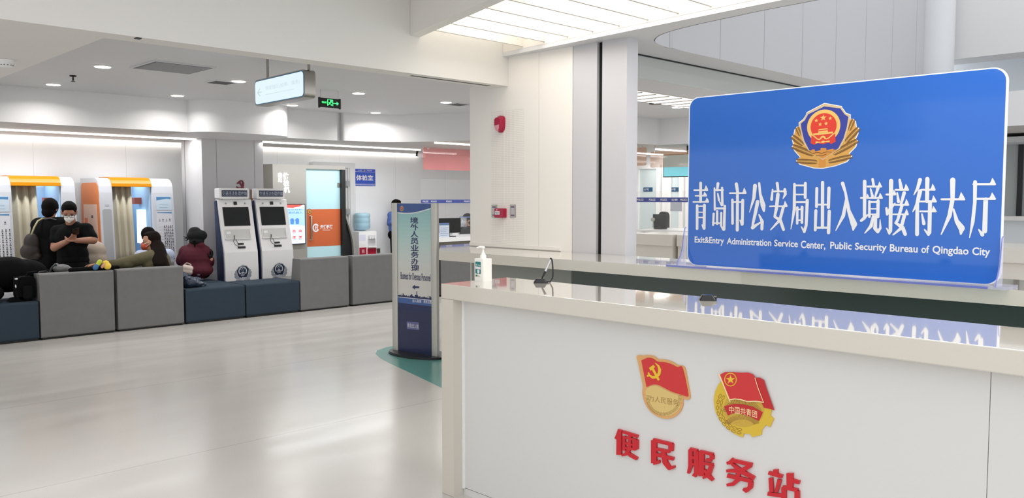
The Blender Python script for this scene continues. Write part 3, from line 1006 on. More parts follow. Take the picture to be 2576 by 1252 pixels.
C_EMB = [mat('emblem_halo', (235, 232, 236), 0.4), mat('emblem_gold', (208, 156, 78), 0.35), mat('emblem_brown', (112, 76, 34), 0.5), mat('emblem_rope', (206, 184, 148), 0.4),
         mat('emblem_blue', (52, 62, 152), 0.3), mat('emblem_red', (214, 58, 42), 0.3), mat('emblem_light_gold', (230, 186, 104), 0.35), mat('emblem_orange', (204, 138, 62), 0.4)]
kv = (gc(705, 150)[1] - gc(705, 1140)[1]) / 990.0
emblem(FS, c0[0], c0[1], k0, 0.0034, C_EMB, 'police_emblem', sg, step=0.0002, aspect=kv / k0)

# acrylic stand
MB().box(XS - 0.105, XS + 0.10, 3.035 - SW - 0.05, 3.035 + 0.09, 1.1005, 1.112).build('stand_base', M_ACRY, sg)
MB().box(XS - 0.108, XS - 0.105, 3.035 - SW + 0.03, 3.035 + 0.09, 1.1005, 1.112).build('stand_edge', M_ACRYE, sg)
for yy in (3.035 + 0.012, 3.035 - SW - 0.002):
    f = Fr((XS, yy, 1.112), (-1, 0, 0), (0, 0, 1))
    fin = [(0, 0), (0.10, 0), (0.088, 0.03), (0.06, 0.06), (0.04, 0.11), (0.028, 0.18), (0.016, 0.235), (0.0, 0.245)]
    MB().prism(f, fin, -0.004, 0.004).build('stand_fin', M_ACRY, sg)
    o2 = MB().tube([f.p(a_, b_, 0) for a_, b_ in fin[1:]], 0.0028, 6).build('stand_fin_edge', M_ACRYE, sg)

# ================================================================ THINGS ON THE FRONT DESK
M_BOTTLE = mat('white_bottle', (240, 238, 232), 0.3, spec=0.5)
p = at_z(1205, 707, 1.106)
hb = thing('hand_sanitizer', 'white pump bottle of hand sanitizer with a green label on the desk corner', 'bottle', (p.x + 0.03, p.y, 1.106))
FB = Fr((p.x + 0.03, p.y, 1.106))
MB().prism(Fr((p.x + 0.03, p.y, 1.106), (1, 0, 0), (0, 1, 0)), rrect(-0.033, 0.033, -0.040, 0.040, 0.012, 4), 0.0, 0.120, smooth=True).build('bottle_body', M_BOTTLE, hb, bevel=0.018, seg=5)
pc = Vector((p.x + 0.03, p.y, 1.106))
pm_ = MB().lathe(pc, [(0.0165, 0.117), (0.0165, 0.138), (0.012, 0.142), (0.010, 0.150), (0.0055, 0.152), (0.0055, 0.172), (0.010, 0.173), (0.010, 0.182), (0.006, 0.186)], 20)
pm_.tube([pc + Vector((0, 0, 0.181)), pc + Vector((-0.012, 0.014, 0.182)), pc + Vector((-0.022, 0.026, 0.176))], [0.0065, 0.006, 0.004], 10)
pm_.build('pump', M_BOTTLE, hb)
FL = Fr((pc.x - 0.0332, pc.y + 0.029, 1.106), (0, -1, 0), (0, 0, 1))
lb = MB().flat(FL, rrect(0.004, 0.047, 0.040, 0.104, 0.004), 0.0006, 0)
lb.flat(FL, [(0.006, 0.066), (0.045, 0.063), (0.045, 0.077), (0.006, 0.079)], 0.0009, 1)
lb.flat(FL, [(0.020, 0.060), (0.027, 0.064), (0.037, 0.058), (0.037, 0.048), (0.030, 0.040), (0.020, 0.046)], 0.0009, 1)
put_text(lb, FL, '免洗', 0.008, 0.022, 0.082, 0.092, 0.0009, 1, 0.02)
lb.disc(FL, (0.031, 0.086), 0.003, 0.0009, 1, 8)
lb.disc(FL, (0.041, 0.085), 0.003, 0.0009, 1, 8)
lb.flat(FL, [(0.006, 0.024), (0.022, 0.024), (0.022, 0.034), (0.006, 0.034)], 0.0009, 2)
lb.flat(FL, [(0.026, 0.029), (0.038, 0.028), (0.038, 0.030), (0.026, 0.031)], 0.0009, 3)
lb.flat(FL, [(0.026, 0.024), (0.042, 0.023), (0.042, 0.025), (0.026, 0.026)], 0.0009, 3)
lb.build('label_sticker', [mat('label_green', (34, 124, 122), 0.4), M_WHITEPRINT, mat('label_dark_green', (70, 124, 96), 0.4), mat('label_grey', (150, 140, 130), 0.5)], hb)

M_PENB = mat('glossy_black', (16, 16, 18), 0.15, spec=0.6)


def pen_base(mb, c, rz):
    q = Matrix.Rotation(rz, 3, 'Z')
    f = Fr(c, q @ Vector((1, 0, 0)), q @ Vector((0, 1, 0)))
    mb.prism(f, rrect(-0.037, 0.037, -0.026, 0.026, 0.01), 0, 0.005)
    mb.prism(f, rrect(-0.036, 0.033, -0.025, 0.025, 0.01), 0.005, 0.024, taper=0.66)
    return f


c1 = at_z(1360, 711, 1.106)
pen = thing('desk_pen', 'black and silver desk pen standing in its black holder by the sanitizer', 'pen', tuple(c1))
mb = MB()
pen_base(mb, c1, math.radians(-45))
mb.build('pen_holder', M_PENB, pen, bevel=0.003)


def near(px, py, q):
    """the point of the view ray through a pixel at the same distance as point q"""
    fwd = _ray(1288, 626)
    return CAMP + _ray(px, py) * ((Vector(q) - CAMP).dot(fwd))


pt0, pt1, pt2 = near(1362, 702, c1), near(1372, 682, c1), near(1386, 651, c1)
MB().tube([pt0, pt0.lerp(pt1, .2), pt1], [0.002, 0.0045, 0.0062], 10).build('pen_grip', M_PENB, pen)
MB().tube([pt1, pt2], [0.0062, 0.0058], 10).ell(pt2, 0.0068, mi=1).build('pen_barrel', [mat('silver_plastic', (205, 205, 206), 0.25, 0.4), M_PENB], pen)
cp = [pt2 + Vector((0, 0, 0.003)), near(1389, 655, c1), near(1391, 680, c1), near(1390, 698, c1), near(1384, 709, c1), near(1372, 708, c1)]
MB().tube(cp, 0.0040, 8).build('cord', M_PENB, pen)
c2 = at_z(1780, 755, 1.106)
ph = thing('pen_holder', 'empty black pen holder lying near the back edge of the desk below the blue sign', 'pen holder', tuple(c2))
mb = MB()
pen_base(mb, c2, math.radians(-50))
mb.build('holder_base', M_PENB, ph, bevel=0.003)
e0, e1, e2 = near(1787, 749, c2), near(1796, 750, c2), near(1803, 747, c2)
MB().tube([e0, e1, e2], [0.008, 0.011, 0.006], 10).build('cord_end', M_PENB, ph)
MB().ell(near(1789, 753.5, c2), (0.007, 0.007, 0.005)).build('pen_tip', M_CHROME, ph)

# ================================================================ TOTEM SIGN
Lp, Rp = at_z(989, 884, 0), at_z(1101.5, 902, 0)
uu = (Rp - Lp).normalized()
TW = (Rp - Lp).length
FT = Fr((Lp.x, Lp.y, 0), uu, (0, 0, 1))
tc_ = Lp.lerp(Rp, 0.5)
tot = thing('totem_sign', 'free-standing totem sign with blue and teal panel in silver frame, beside the counter end', 'sign', (tc_.x, tc_.y, 0))
M_ALU = mat('anodised_aluminium', (188, 187, 180), 0.35, 0.55)
f = Fr((tc_.x, tc_.y, 0.0016), uu, -FT.n)
MB().prism(f, circ((0.02, 0.03), TW * 0.60, 40, 0.21), 0, 0.012).prism(f, circ((0.02, 0.03), TW * 0.59, 40, 0.20), 0.012, 0.022).build('base', M_DARKMETAL, tot)
gt = plane_px(FT)
ua, ub = gt(1001, 700)[0], gt(1086, 700)[0]
TH = 1.497
pw = 0.068
for (x0, x1) in ((0.0, ua), (ub, TW)):
    f2 = Fr((Lp.x, Lp.y, 0), uu, -FT.n)
    MB().prism(f2, rrect(x0, x1, -0.012, 0.030, 0.010, 4), 0.0225, TH, smooth=True).build('post', M_ALU, tot, auto=30)
MB().fbox(FT, ua, ub, 0.0225, TH - 0.004, -0.028, 0.0).build('panel_body', mat('navy_panel', (38, 46, 82), 0.25), tot)
tp = MB()
PC = [(140, 188, 192), (152, 194, 196), (166, 201, 200), (182, 207, 204), (196, 209, 206), (206, 209, 205), (210, 208, 203), (211, 208, 203)]
PR = []
for i in range(24):
    a_, b_, t_ = PC[min(i // 3, 7)], PC[min(i // 3 + 1, 7)], (i % 3) / 3
    PR.append(mat('totem_tint_%d' % i, [a_[j] + (b_[j] - a_[j]) * t_ for j in range(3)], 0.3))
PR += [mat('totem_blue', (58, 84, 146), 0.3), mat('totem_navy', (34, 44, 86), 0.3), mat('totem_mid_blue', (66, 96, 156), 0.3), M_WHITEPRINT, mat('totem_plate', (96, 98, 146), 0.3), mat('totem_text_navy', (36, 46, 92), 0.4)]
v_top = TH - 0.004
v_sky = gt(1040, 748)[1]
for k in range(24):
    a_ = v_top + (v_sky - v_top) * k / 24
    b_ = v_top + (v_sky - v_top) * (k + 1) / 24
    tp.flat(FT, [(ua, b_), (ub, b_), (ub, a_), (ua, a_)], 0.0006, k)
W_ = ub - ua
hdr = [(ua, v_top), (ua, v_top - 0.085)] + [(ua + W_ * t, v_top - 0.085 - 0.018 * math.sin(t * math.pi * 1.2) + 0.035 * t) for t in [j / 10 for j in range(1, 11)]] + [(ub, v_top)]
tp.flat(FT, hdr, 0.001, 24)
wv = [(ua + W_ * t, v_top - 0.088 - 0.018 * math.sin(t * math.pi * 1.2) + 0.035 * t) for t in [j / 10 for j in range(0, 11)]]
tp.flat(FT, wv + [(x, y - 0.008) for x, y in wv[::-1]], 0.0011, 27)
v2 = gt(1040, 765)[1]
sky = [(ua, v_sky)]
random.seed(3)
k = 0
x = ua
while x < ub - 0.02:
    h = random.choice([0.008, 0.012, 0.02, 0.03, 0.016]) + (0.045 if abs((x - ua) / W_ - 0.55) < 0.015 else 0)
    w_ = random.uniform(0.006, 0.016)
    sky += [(x, v_sky + h), (min(x + w_, ub), v_sky + h)]
    x += w_
sky += [(ub, v_sky + 0.01), (ub, v2), (ua, v2)]
tp.flat(FT, sky, 0.0012, 25)
tp.flat(FT, [(ua, v2), (ub, v2), (ub, v_sky - 0.012), (ua, v_sky - 0.012)], 0.0014, 26)
tp.flat(FT, [(ua, v_sky - 0.012), (ub, v_sky - 0.012), (ub, v_sky - 0.006), (ua, v_sky - 0.006)], 0.0016, 27)
tp.flat(FT, [(ua, v2 - 0.045)] + [(ua + W_ * t, v2 - 0.045 - 0.03 * math.sin(math.pi * t)) for t in [j / 10 for j in range(1, 10)]] + [(ub, v2 - 0.045), (ub, v2), (ua, v2)], 0.0006, 25)
put_text(tp, FT, '出入有境', gt(1038, 757)[0], gt(1060, 757)[0], gt(1050, 761)[1], gt(1050, 753)[1], 0.0018, 27, 0.01)
put_text(tp, FT, '服务无境', gt(1066, 759)[0], ub - 0.004, gt(1075, 763)[1], gt(1075, 755)[1], 0.0018, 27, 0.01)
for k, ch in enumerate('境外人员业务办理'):
    ya_, yb_ = 546 + k * 17.25, 546 + k * 17.25 + 16
    x0 = 1032 + k * 0.35
    put_text(tp, FT, ch, gt(x0, ya_)[0], gt(x0 + 20, ya_)[0], gt(x0 + 10, yb_)[1], gt(x0 + 10, ya_)[1], 0.0018, 29, 0.018)
text_tr(tp, FT, 'Business for Overseas Personnel', lambda a, b: (gt(1008 + 75 * a, 700)[0], gt(1045, 704.5)[1] + b * (gt(1045, 686)[1] - gt(1045, 704.5)[1])), 0.0018, 29, 0.012)
tp.flat(FT, [gt(*q) for q in [(1037, 722), (1044, 715.5), (1044, 719.5), (1055, 720), (1055, 724.5), (1044, 724.5), (1044, 728)]], 0.0018, 29)
tp.flat(FT, [gt(*q) for q in [(1023, 808), (1054, 811), (1055, 830), (1024, 827)]], 0.0012, 28)
put_text(tp, FT, '青岛出入境', gt(1025, 818)[0], gt(1053, 818)[0], gt(1040, 825)[1], gt(1040, 814)[1], 0.0016, 27)
tp.build('printed_panel', PR, tot)
emblem(FT, gt(1011, 524)[0], gt(1011, 524)[1], 0.055 / 1050, 0.0016, C_EMB, 'police_emblem', tot, step=0.0001)

# ================================================================ CEILING FITTINGS
M_LED = mat('led_strip', (255, 250, 240), 0.5, emit=4.0)
M_LENS = mat('downlight_lens', (255, 252, 244), 0.4, emit=9.0)
M_DIFF = mat('louvre_diffuser', (255, 248, 236), 0.5, emit=0.72)
M_SLAT = mat('white_slat', (232, 228, 221), 0.5)

# the louvred ceiling light over the desks
lv = thing('louvre_light', 'large louvred ceiling light with white slats above the desks', 'ceiling light', (4.5, 3.0, 2.83))
lx = lambda y: 4.168 - 0.2782 * (5.25 - y)
rx = lambda y: 5.082 - 0.0746 * (5.25 - y)
MB().prism(FX, [(lx(5.248), 5.248), (lx(5.248) - 0.10, 5.248), (lx(-1) - 0.10, -1), (lx(-1), -1)], 2.825, 3.13).build('side_frame', P_BEAM, lv)
MB().prism(FX, [(rx(5.248), 5.248), (rx(5.248) + 0.035, 5.248), (rx(-1) + 0.035, -1), (rx(-1), -1)], 2.815, 3.13).build('side_frame', M_SLAT, lv)
MB().prism(FX, [(lx(5.245), 5.245), (rx(5.245), 5.245), (rx(-1), -1), (lx(-1), -1)], 3.10, 3.12).build('diffuser', M_DIFF, lv)
y = 4.993
while y > 1.2:
    MB().prism(FX, [(lx(y), y - 0.011), (rx(y), y - 0.011), (rx(y), y + 0.011), (lx(y), y + 0.011)], 2.832, 2.965).build('slat', M_SLAT, lv)
    y -= 0.2745
lv2 = thing('louvre_light', 'narrow louvred ceiling light beyond the blue sign', 'ceiling light', (9.3, 6.1, 2.76))
MB().box(7.2, 11.2, 5.80, 6.38, 2.768, 2.779).build('diffuser', mat('louvre_diffuser_far', (255, 250, 242), 0.5, emit=1.0), lv2)
x = 7.3
while x < 10.6:
    MB().box(x - 0.010, x + 0.010, 5.79, 6.39, 2.758, 2.767).build('slat', mat('grey_slat', (150, 148, 144), 0.6), lv2)
    x += 0.27
MB().box(7.2, 11.2, 5.79, 5.80, 2.772, 2.779).box(7.2, 11.2, 6.38, 6.39, 2.772, 2.779).build('frame', M_SLAT, lv2)

DL = [((2.78, 8.26), 'round white downlight in the front row, nearest the big square air grille on its left'),
      ((4.14, 8.28), 'round white downlight in the front row, just left of the hanging lightbox'),
      ((5.61, 8.23), 'round white downlight in the front row, above and right of the green exit sign'),
      ((6.94, 8.22), 'round white downlight in the front row nearest the white pier'),
      ((2.83, 9.93), 'round white downlight in the rear row, nearest the left edge of the photo'),
      ((4.19, 9.95), 'round white downlight in the rear row, just left of the column capital'),
      ((5.70, 9.90), 'round white downlight in the rear row, below the hanging lightbox and right of the capital'),
      ((7.05, 9.92), 'round white downlight in the rear row, right of the green exit sign')]
dl0 = None
for (x, y), lab in DL:
    if dl0 is None:
        dl0 = thing('downlight', lab, 'ceiling light', (x, y, zc), 0, 'downlights in the hall ceiling')
        MB().lathe((0, 0, 0), [(0.062, 0), (0.092, 0), (0.092, -0.004), (0.070, -0.010)], 28).build('trim_ring', M_WHITEPL, dl0, local=True)
        MB().prism(Fr((0, 0, 0), (1, 0, 0), (0, 1, 0)), circ((0, 0), 0.07, 28), -0.012, -0.009).build('lens', M_LENS, dl0, local=True)
    else:
        dup(dl0, (x, y, zc), label=lab)
    l = bpy.data.lights.new('downlight_lamp', 'AREA')
    l.shape = 'DISK'
    l.size = 0.13
    l.energy = 5.0
    l.color = (1, 0.97, 0.93)
    l.spread = math.radians(150)
    lo = bpy.data.objects.new('downlight_lamp', l)
    COL.objects.link(lo)
    lo.location = (x, y, zc - 0.016)
dlr = dup(dl0, tuple(at_z(1704, 268.5, zc)), label='round white downlight beyond the blue sign, under the far louvred light')
dlr['group'] = 'downlights in the far service room'

xs_col = 4.93


def strip(label, x0, x1, y, z, w=0.03, h=0.02):
    return tag(MB().box(x0, x1, y - w / 2, y + w / 2, z - h, z).build('light_strip', M_LED), label, 'light strip', 'linear lights along the back wall')


strip('thin linear light on the soffit, left of the square column', -3, 5.2, 11.55, 2.3845)
strip('thin linear light at the top of the back wall, left of the square column', -3, 5.45, 12.62, 2.3845, 0.028, 0.02)
strip('thin linear light on the soffit, right of the square column', 5.9, 9.0, 11.36, 2.3845)
strip('thin linear light at the top of the back wall, right of the square column', 6.3, 9.97, 12.62, 2.3845, 0.028, 0.02)
strip('short linear light on the soffit close to the white pier', 7.97, 10.2, 9.70, 2.3845)

# big return air grille, small diffusers
gq = thing('air_grille', 'large square air grille in the hall ceiling at upper left', 'air vent', (3.28, 7.86, zc))
MB().box(2.98, 3.56, 7.56, 8.14, zc - 0.012, zc).build('frame', P_CEIL, gq)
gb = MB()
for k in range(18):
    yy = 7.60 + k * 0.029
    gb.box(3.02, 3.52, yy, yy + 0.010, zc - 0.016, zc - 0.012)
MB().box(3.0, 3.54, 7.58, 8.12, zc - 0.0125, zc - 0.012).build('backing', mat('grille_shadow', (122, 122, 126), 0.8), gq)
gb.build('louvres', mat('grille_grey', (176, 176, 180), 0.5), gq)
for (x, y, lab) in ((4.06, 8.51, 'small dark air diffuser in the hall ceiling near the hanging lightbox'), (7.22, 8.30, 'small air diffuser in the hall ceiling close to the white pier')):
    v = thing('air_diffuser', lab, 'air vent', (x, y, zc), 0, 'small ceiling diffusers')
    MB().box(x - .13, x + .13, y - .13, y + .13, zc - 0.008, zc).build('frame', P_CEIL, v)
    q = MB()
    for k in range(5):
        q.box(x - .11, x + .11, y - .10 + k * .045, y - .075 + k * .045, zc - 0.010, zc - 0.008)
    q.build('louvres', mat('diffuser_dark', (70, 70, 72), 0.7), v)
p = at_z(1651, 260, zc)
v = thing('air_diffuser', 'small air diffuser in the far ceiling just left of the blue sign', 'air vent', tuple(p), 0, 'small ceiling diffusers')
MB().lathe((p.x, p.y, zc), [(0.095, 0), (0.095, -0.008), (0.06, -0.014)], 24).build('frame', M_DARKMETAL, v)
sp_ = thing('sprinkler', 'small dark fire sprinkler hanging from the ceiling between the left downlights', 'sprinkler', (2.78, 9.11, zc))
MB().lathe((2.78, 9.11, zc), [(0.035, 0), (0.03, -0.012), (0.008, -0.014), (0.008, -0.05)], 14).build('stem', M_DARKMETAL, sp_)
MB().lathe((2.78, 9.11, zc - 0.062), [(0.02, 0), (0.02, 0.004)], 14).box(2.771, 2.775, 9.108, 9.112, zc - .062, zc - .04).box(2.785, 2.789, 9.108, 9.112, zc - .062, zc - .04).build('deflector', M_DARKMETAL, sp_)
p = at_z(15, 150, 2.53)
sd = thing('smoke_detector', 'white smoke detector on the low soffit at the left edge', 'smoke detector', tuple(p))
MB().lathe(p, [(0.05, 0), (0.05, -0.018), (0.046, -0.024)], 24).build('base', M_WHITEPL, sd)
MB().lathe(p, [(0.044, -0.024), (0.040, -0.05), (0.02, -0.056)], 24).build('sensor_head', M_WHITEPL, sd)
q = MB()
for k in range(12):
    a = k * math.pi / 6
    q.ell((p.x + 0.041 * math.cos(a), p.y + 0.041 * math.sin(a), p.z - 0.040), (0.006, 0.006, 0.004), seg=6, rings=4)
q.build('vent_slots', M_LINE, sd)
p = at_y(350, 91, 5.26)
tag(MB().box(p.x - 0.016, p.x + 0.016, 5.262, 5.30, 2.524, 2.53).build('door_sensor', M_DARKMETAL), 'tiny dark sensor under the edge of the long beam', 'sensor')

# hanging lightbox
XH = 3.62
FH = Fr((XH, 7.2, 0), (-0.042, -0.999, 0), (0, 0, 1))
gh = plane_px(FH)
h0, h1, h2, h3 = gh(641, 202), gh(766, 173.5), gh(641, 268), gh(766, 245)
uL, uR = (h0[0] + h2[0]) / 2, (h1[0] + h3[0]) / 2
zt, zb2 = (h0[1] + h1[1]) / 2, (h2[1] + h3[1]) / 2
hs = thing('hanging_lightbox', 'lit white hanging direction sign in a steel case, under the hall ceiling', 'sign', (XH, 6.9, zt))
MB().prism(FH, rrect(uL, uR, zb2, zt, 0.04, 6), -0.10, 0, smooth=True).build('case', M_STEEL, hs, auto=30)
MB().prism(FH, rrect(uL + .008, uR - .008, zb2 + .008, zt - .008, 0.036, 6), 0.0, 0.002).build('blue_rim', mat('rim_blue', (60, 120, 160), 0.3), hs)
MB().prism(FH, rrect(uL + .016, uR - .016, zb2 + .016, zt - .016, 0.032, 6), 0.002, 0.004).build('lit_face', mat('lightbox_face', (110, 122, 126), 0.3, emit=0.66, emit_c=(228, 247, 252)), hs)
M_FAINT = mat('faint_lettering', (84, 96, 104), 0.5, emit=0.58, emit_c=(216, 234, 242))
tq = MB()
wd, hd = uR - uL, zt - zb2
text_tr(tq, FH, '预受理区(拍照、填表)', lambda a, b: (uL + wd * (0.24 + 0.68 * a), zb2 + hd * (0.50 + 0.18 * b)), 0.0046)
tq.flat(FH, [(uL + wd * .24, zb2 + hd * .36), (uL + wd * .8, zb2 + hd * .36), (uL + wd * .8, zb2 + hd * .375), (uL + wd * .24, zb2 + hd * .375)], 0.0046)
ay = zb2 + hd * .5
for q in ([(0.06, 0), (0.12, 0.16), (0.132, 0.13), (0.085, 0)], [(0.06, 0), (0.085, 0), (0.132, -0.13), (0.12, -0.16)], [(0.07, 0.02), (0.16, 0.02), (0.16, -0.02), (0.07, -0.02)]):
    tq.flat(FH, [(uL + wd * a_, ay + hd * b_) for a_, b_ in q], 0.0046 + random.uniform(0, 2e-4))
tq.build('lettering', M_FAINT, hs)
for u_ in (gh(660, 200)[0], gh(763, 180)[0]):
    MB().tube([FH.p(u_, zt - 0.002, -0.05), FH.p(u_, zc, -0.05)], 0.012, 10).build('hanger_rod', M_STEEL, hs)

# exit sign
YE = 8.25
FE = Fr((0, YE, 0))
ge = plane_px(FE)
eu0, ev1 = ge(804, 245)
eu1, ev0 = ge(856, 273)
ev0, ev1 = ev0 - .0, ev1
es = thing('exit_sign', 'black and green lit emergency exit sign hung from the ceiling on wires', 'sign', ((eu0 + eu1) / 2, YE, ev1))
MB().fbox(FE, eu0, eu1, ev0, ev1, -0.02, 0).build('case', mat('exit_black', (10, 16, 14), 0.4), es)
MB().fbox(FE, eu0 - .006, eu0 + .006, ev0 - .008, ev1 + .006, -0.024, 0.004).fbox(FE, eu1 - .006, eu1 + .006, ev0 - .008, ev1 + .006, -0.024, 0.004).build('end_cap', M_BLACK, es)
gm = MB()
ew, eh = eu1 - eu0, ev1 - ev0
E_ = lambda a, b: (eu0 + ew * a, ev0 + eh * b)
text_tr(gm, FE, '安全出口', lambda a, b: E_(0.10 + 0.24 * a, 0.42 + 0.22 * b), 0.001, bold=0.03)
gm.strokes(E_, [[(0.385, 0.22, .018), (0.385, 0.86, .018), (0.63, 0.86, .018), (0.63, 0.22, .018)], [(0.50, 0.56, .03), (0.53, 0.66, .02)], [(0.50, 0.58, .028), (0.47, 0.42, .022), (0.43, 0.30, .018)],
                [(0.48, 0.45, .02), (0.55, 0.38, .02), (0.56, 0.24, .018)], [(0.52, 0.60, .018), (0.59, 0.55, .015)], [(0.50, 0.60, .016), (0.43, 0.52, .014)]], 0.001, 0.001, FE)
gm.disc(FE, E_(0.545, 0.74), 0.012, 0.0012, 0, 10)
gm.strokes(E_, [[(0.67, 0.5, .035), (0.86, 0.5, .035)]], 0.001, 0.001, FE)
gm.flat(FE, [E_(0.82, 0.30), (E_(0.93, 0.5)), E_(0.82, 0.70)], 0.0022)
gm.build('green_pictogram', mat('exit_green', (70, 240, 130), 0.4, emit=1.3, emit_c=(60, 240, 120)), es)
for u_ in (eu0 + .02, eu1 - .02):
    MB().tube([FE.p(u_, ev1, -0.01), FE.p(u_, zc, -0.01)], 0.0022, 6).build('wire', M_STEEL, es)

# ================================================================ FITTINGS ON THE PIER
FP = Fr((XP, 5.0, 0), (0, -1, 0), (0, 0, 1))
gp = plane_px(FP)
M_FIRE = mat('fire_alarm_red', (168, 12, 60), 0.25, spec=0.6)
u_, v_ = gp(1262, 313)
al = thing('alarm_siren', 'raspberry red fire alarm siren mounted on the white pier', 'alarm', tuple(FP.p(u_, v_)))
prof = [(-0.048, 0.03), (-0.046, 0.055), (-0.03, 0.072), (0.0, 0.078), (0.03, 0.072), (0.046, 0.055), (0.048, 0.03), (0.046, -0.02), (0.036, -0.052), (0.018, -0.07), (0, -0.074), (-0.018, -0.07), (-0.036, -0.052), (-0.046, -0.02)]
MB().prism(FP, [(u_ + a_, v_ + b_) for a_, b_ in prof], 0, 0.02).prism(FP, [(u_ + a_ * .96, v_ + b_ * .96) for a_, b_ in prof], 0.02, 0.058, taper=0.78, smooth=True).build('body', M_FIRE, al, auto=50)
MB().prism(FP, [(u_ + a_, v_ + b_) for a_, b_ in [(-0.03, -0.008), (0.03, -0.002), (0.026, -0.04), (0.012, -0.058), (-0.012, -0.058), (-0.027, -0.04)]], 0.045, 0.062, taper=0.9).build('strobe_lens', mat('strobe_lens', (214, 150, 160), 0.1, spec=0.8), al)
u_, v_ = gp(1263.5, 535.5)
cpnt = thing('fire_call_point', 'square red fire alarm call point between two metal plates on the pier', 'alarm', tuple(FP.p(u_, v_)))
MB().prism(FP, rrect(u_ - .056, u_ + .056, v_ - .042, v_ + .042, 0.008), 0, 0.045).build('body', M_FIRE, cpnt, bevel=0.006)
q = MB().flat(FP, [(u_ - .048, v_ - .015), (u_ + .012, v_ - .015), (u_ + .012, v_ + .017), (u_ - .048, v_ + .017)], 0.0455, 0)
put_text(q, FP, '消防按钮', u_ - .042, u_ + .006, v_ - .003, v_ + .008, 0.046, 1, 0.02)
put_text(q, FP, '按下报警', u_ - .038, u_ + .002, v_ - .012, v_ - .006, 0.046, 1)
q.flat(FP, [(u_ - .032, v_ + .024), (u_ - .014, v_ + .024), (u_ - .02, v_ + .034), (u_ - .026, v_ + .034)], 0.0455, 0)
q.build('instruction_label', [M_WHITEPRINT, M_BLACK], cpnt)
for px, lab in ((1244, 'brushed steel wall plate left of the red call point'), (1290.5, 'brushed steel wall plate right of the red call point')):
    u_, v_ = gp(px, 530.5)
    wp = thing('wall_plate', lab, 'wall plate', tuple(FP.p(u_, v_)), 0, 'steel plates on the pier')
    MB().prism(FP, rrect(u_ - .034, u_ + .034, v_ - .057, v_ + .057, 0.003), 0, 0.006).build('plate', M_STEEL, wp, bevel=0.0015)
    q = MB().flat(FP, [(u_ - .022, v_ - .03), (u_ + .022, v_ - .03), (u_ + .022, v_ + .028), (u_ - .022, v_ + .028)], 0.0062, 0)
    q.flat(FP, [(u_ - .022, v_ + .030), (u_ + .022, v_ + .030), (u_ + .022, v_ + .042), (u_ - .022, v_ + .042)], 0.0062, 1)
    q.flat(FP, [(u_ - .022, v_ - .042), (u_ + .022, v_ - .042), (u_ + .022, v_ - .033), (u_ - .022, v_ - .033)], 0.0062, 1)
    for k in range(3):
        q.flat(FP, [(u_ - .016, v_ - .022 + k * .017), (u_ - .010, v_ - .022 + k * .017), (u_ - .010, v_ - .012 + k * .017), (u_ - .016, v_ - .012 + k * .017)], 0.0064, 2)
        q.flat(FP, [(u_ + .002, v_ - .021 + k * .017), (u_ + .014, v_ - .021 + k * .017), (u_ + .014, v_ - .013 + k * .017), (u_ + .002, v_ - .013 + k * .017)], 0.0064, 2)
    q.build('label', [mat('plate_label', (196, 196, 204), 0.4), mat('plate_purple', (92, 62, 110), 0.4), mat('plate_mark', (150, 150, 160), 0.5)], wp)

# ================================================================ BENCHES
M_GREYF = mat('grey_bench_fabric', (122, 122, 122), 0.95, noise=0.10, nscale=9, bump=0.25, bscale=420, spec=0.2)
M_SLATEF = mat('slate_bench_fabric', (55, 67, 79), 0.95, noise=0.08, nscale=8, bump=0.25, bscale=420, spec=0.2)
LOC = Fr((0, 0, 0), (0, 1, 0), (0, 0, 1))     # side view of a module: along y and z, extruded along x
BW = 0.775


def bench_grey(name, label, loc, rz=0.0):
    t = thing(name, label, 'bench', loc, rz, 'grey bench modules with backrest')
    MB().prism(LOC, [(0, 0.02), (0.245, 0.02), (0.245, 0.43), (0.20, 0.72), (0.0, 0.72)], 0.004, BW - 0.004).build('backrest', M_GREYF, t, bevel=0.022, seg=4, local=True, smooth_all=True)
    MB().prism(LOC, [(0.245, 0.02), (0.70, 0.02), (0.70, 0.43), (0.245, 0.43)], 0.004, BW - 0.004).build('seat', M_GREYF, t, bevel=0.02, seg=3, local=True, smooth_all=True)
    MB().prism(LOC, [(0.02, 0), (0.68, 0), (0.68, 0.022), (0.02, 0.022)], 0.02, BW - 0.02).build('plinth', M_BLACK, t, local=True)
    return t


def bench_dark(name, label, loc, depth=0.60):
    t = thing(name, label, 'bench', loc, 0, 'backless slate bench modules')
    MB().prism(LOC, [(0, 0.02), (depth, 0.02), (depth, 0.43), (0, 0.43)], 0.004, BW - 0.004).build('seat', M_SLATEF, t, bevel=0.03, seg=4, local=True, smooth_all=True)
    MB().prism(LOC, [(0.02, 0), (depth - .02, 0), (depth - .02, 0.022), (0.02, 0.022)], 0.02, BW - 0.02).build('plinth', M_BLACK, t, local=True)
    return t


YB = 9.94
g0 = bench_grey('bench', 'grey bench back in the front row, nearest the left edge, with bags on its left', (2.625, YB, 0))
for x, lab in ((3.43, 'grey bench back in the front row, behind which the woman in the orange mask sits'), (5.80, 'grey bench back in the front row, just right of the slate seats below the kiosks'),
               (6.635, 'grey bench back in the front row, ending at the totem sign'), (7.46, 'grey bench back half hidden behind the totem sign and counter')):
    dup(g0, (x, YB, 0), label=lab)
dup(g0, (8.27, YB, 0), label='grey bench back seen under the white counter top, beside the end panel')
dup(g0, (3.683, 10.80, 0), label='grey bench in the second row, just behind the long-haired woman')
d0 = bench_dark('bench', 'slate backless bench in the front row at the left edge, under the black bags', (1.84, YB, 0))
dup(d0, (4.225, YB, 0), label='slate backless bench in the front row, left one below the kiosks')
dup(d0, (5.012, YB, 0), label='slate backless bench in the front row, right one below the kiosks')
dup(d0, (5.045, 10.55, 0), math.pi / 2, label='slate backless bench behind the front row, where the person in red sits')

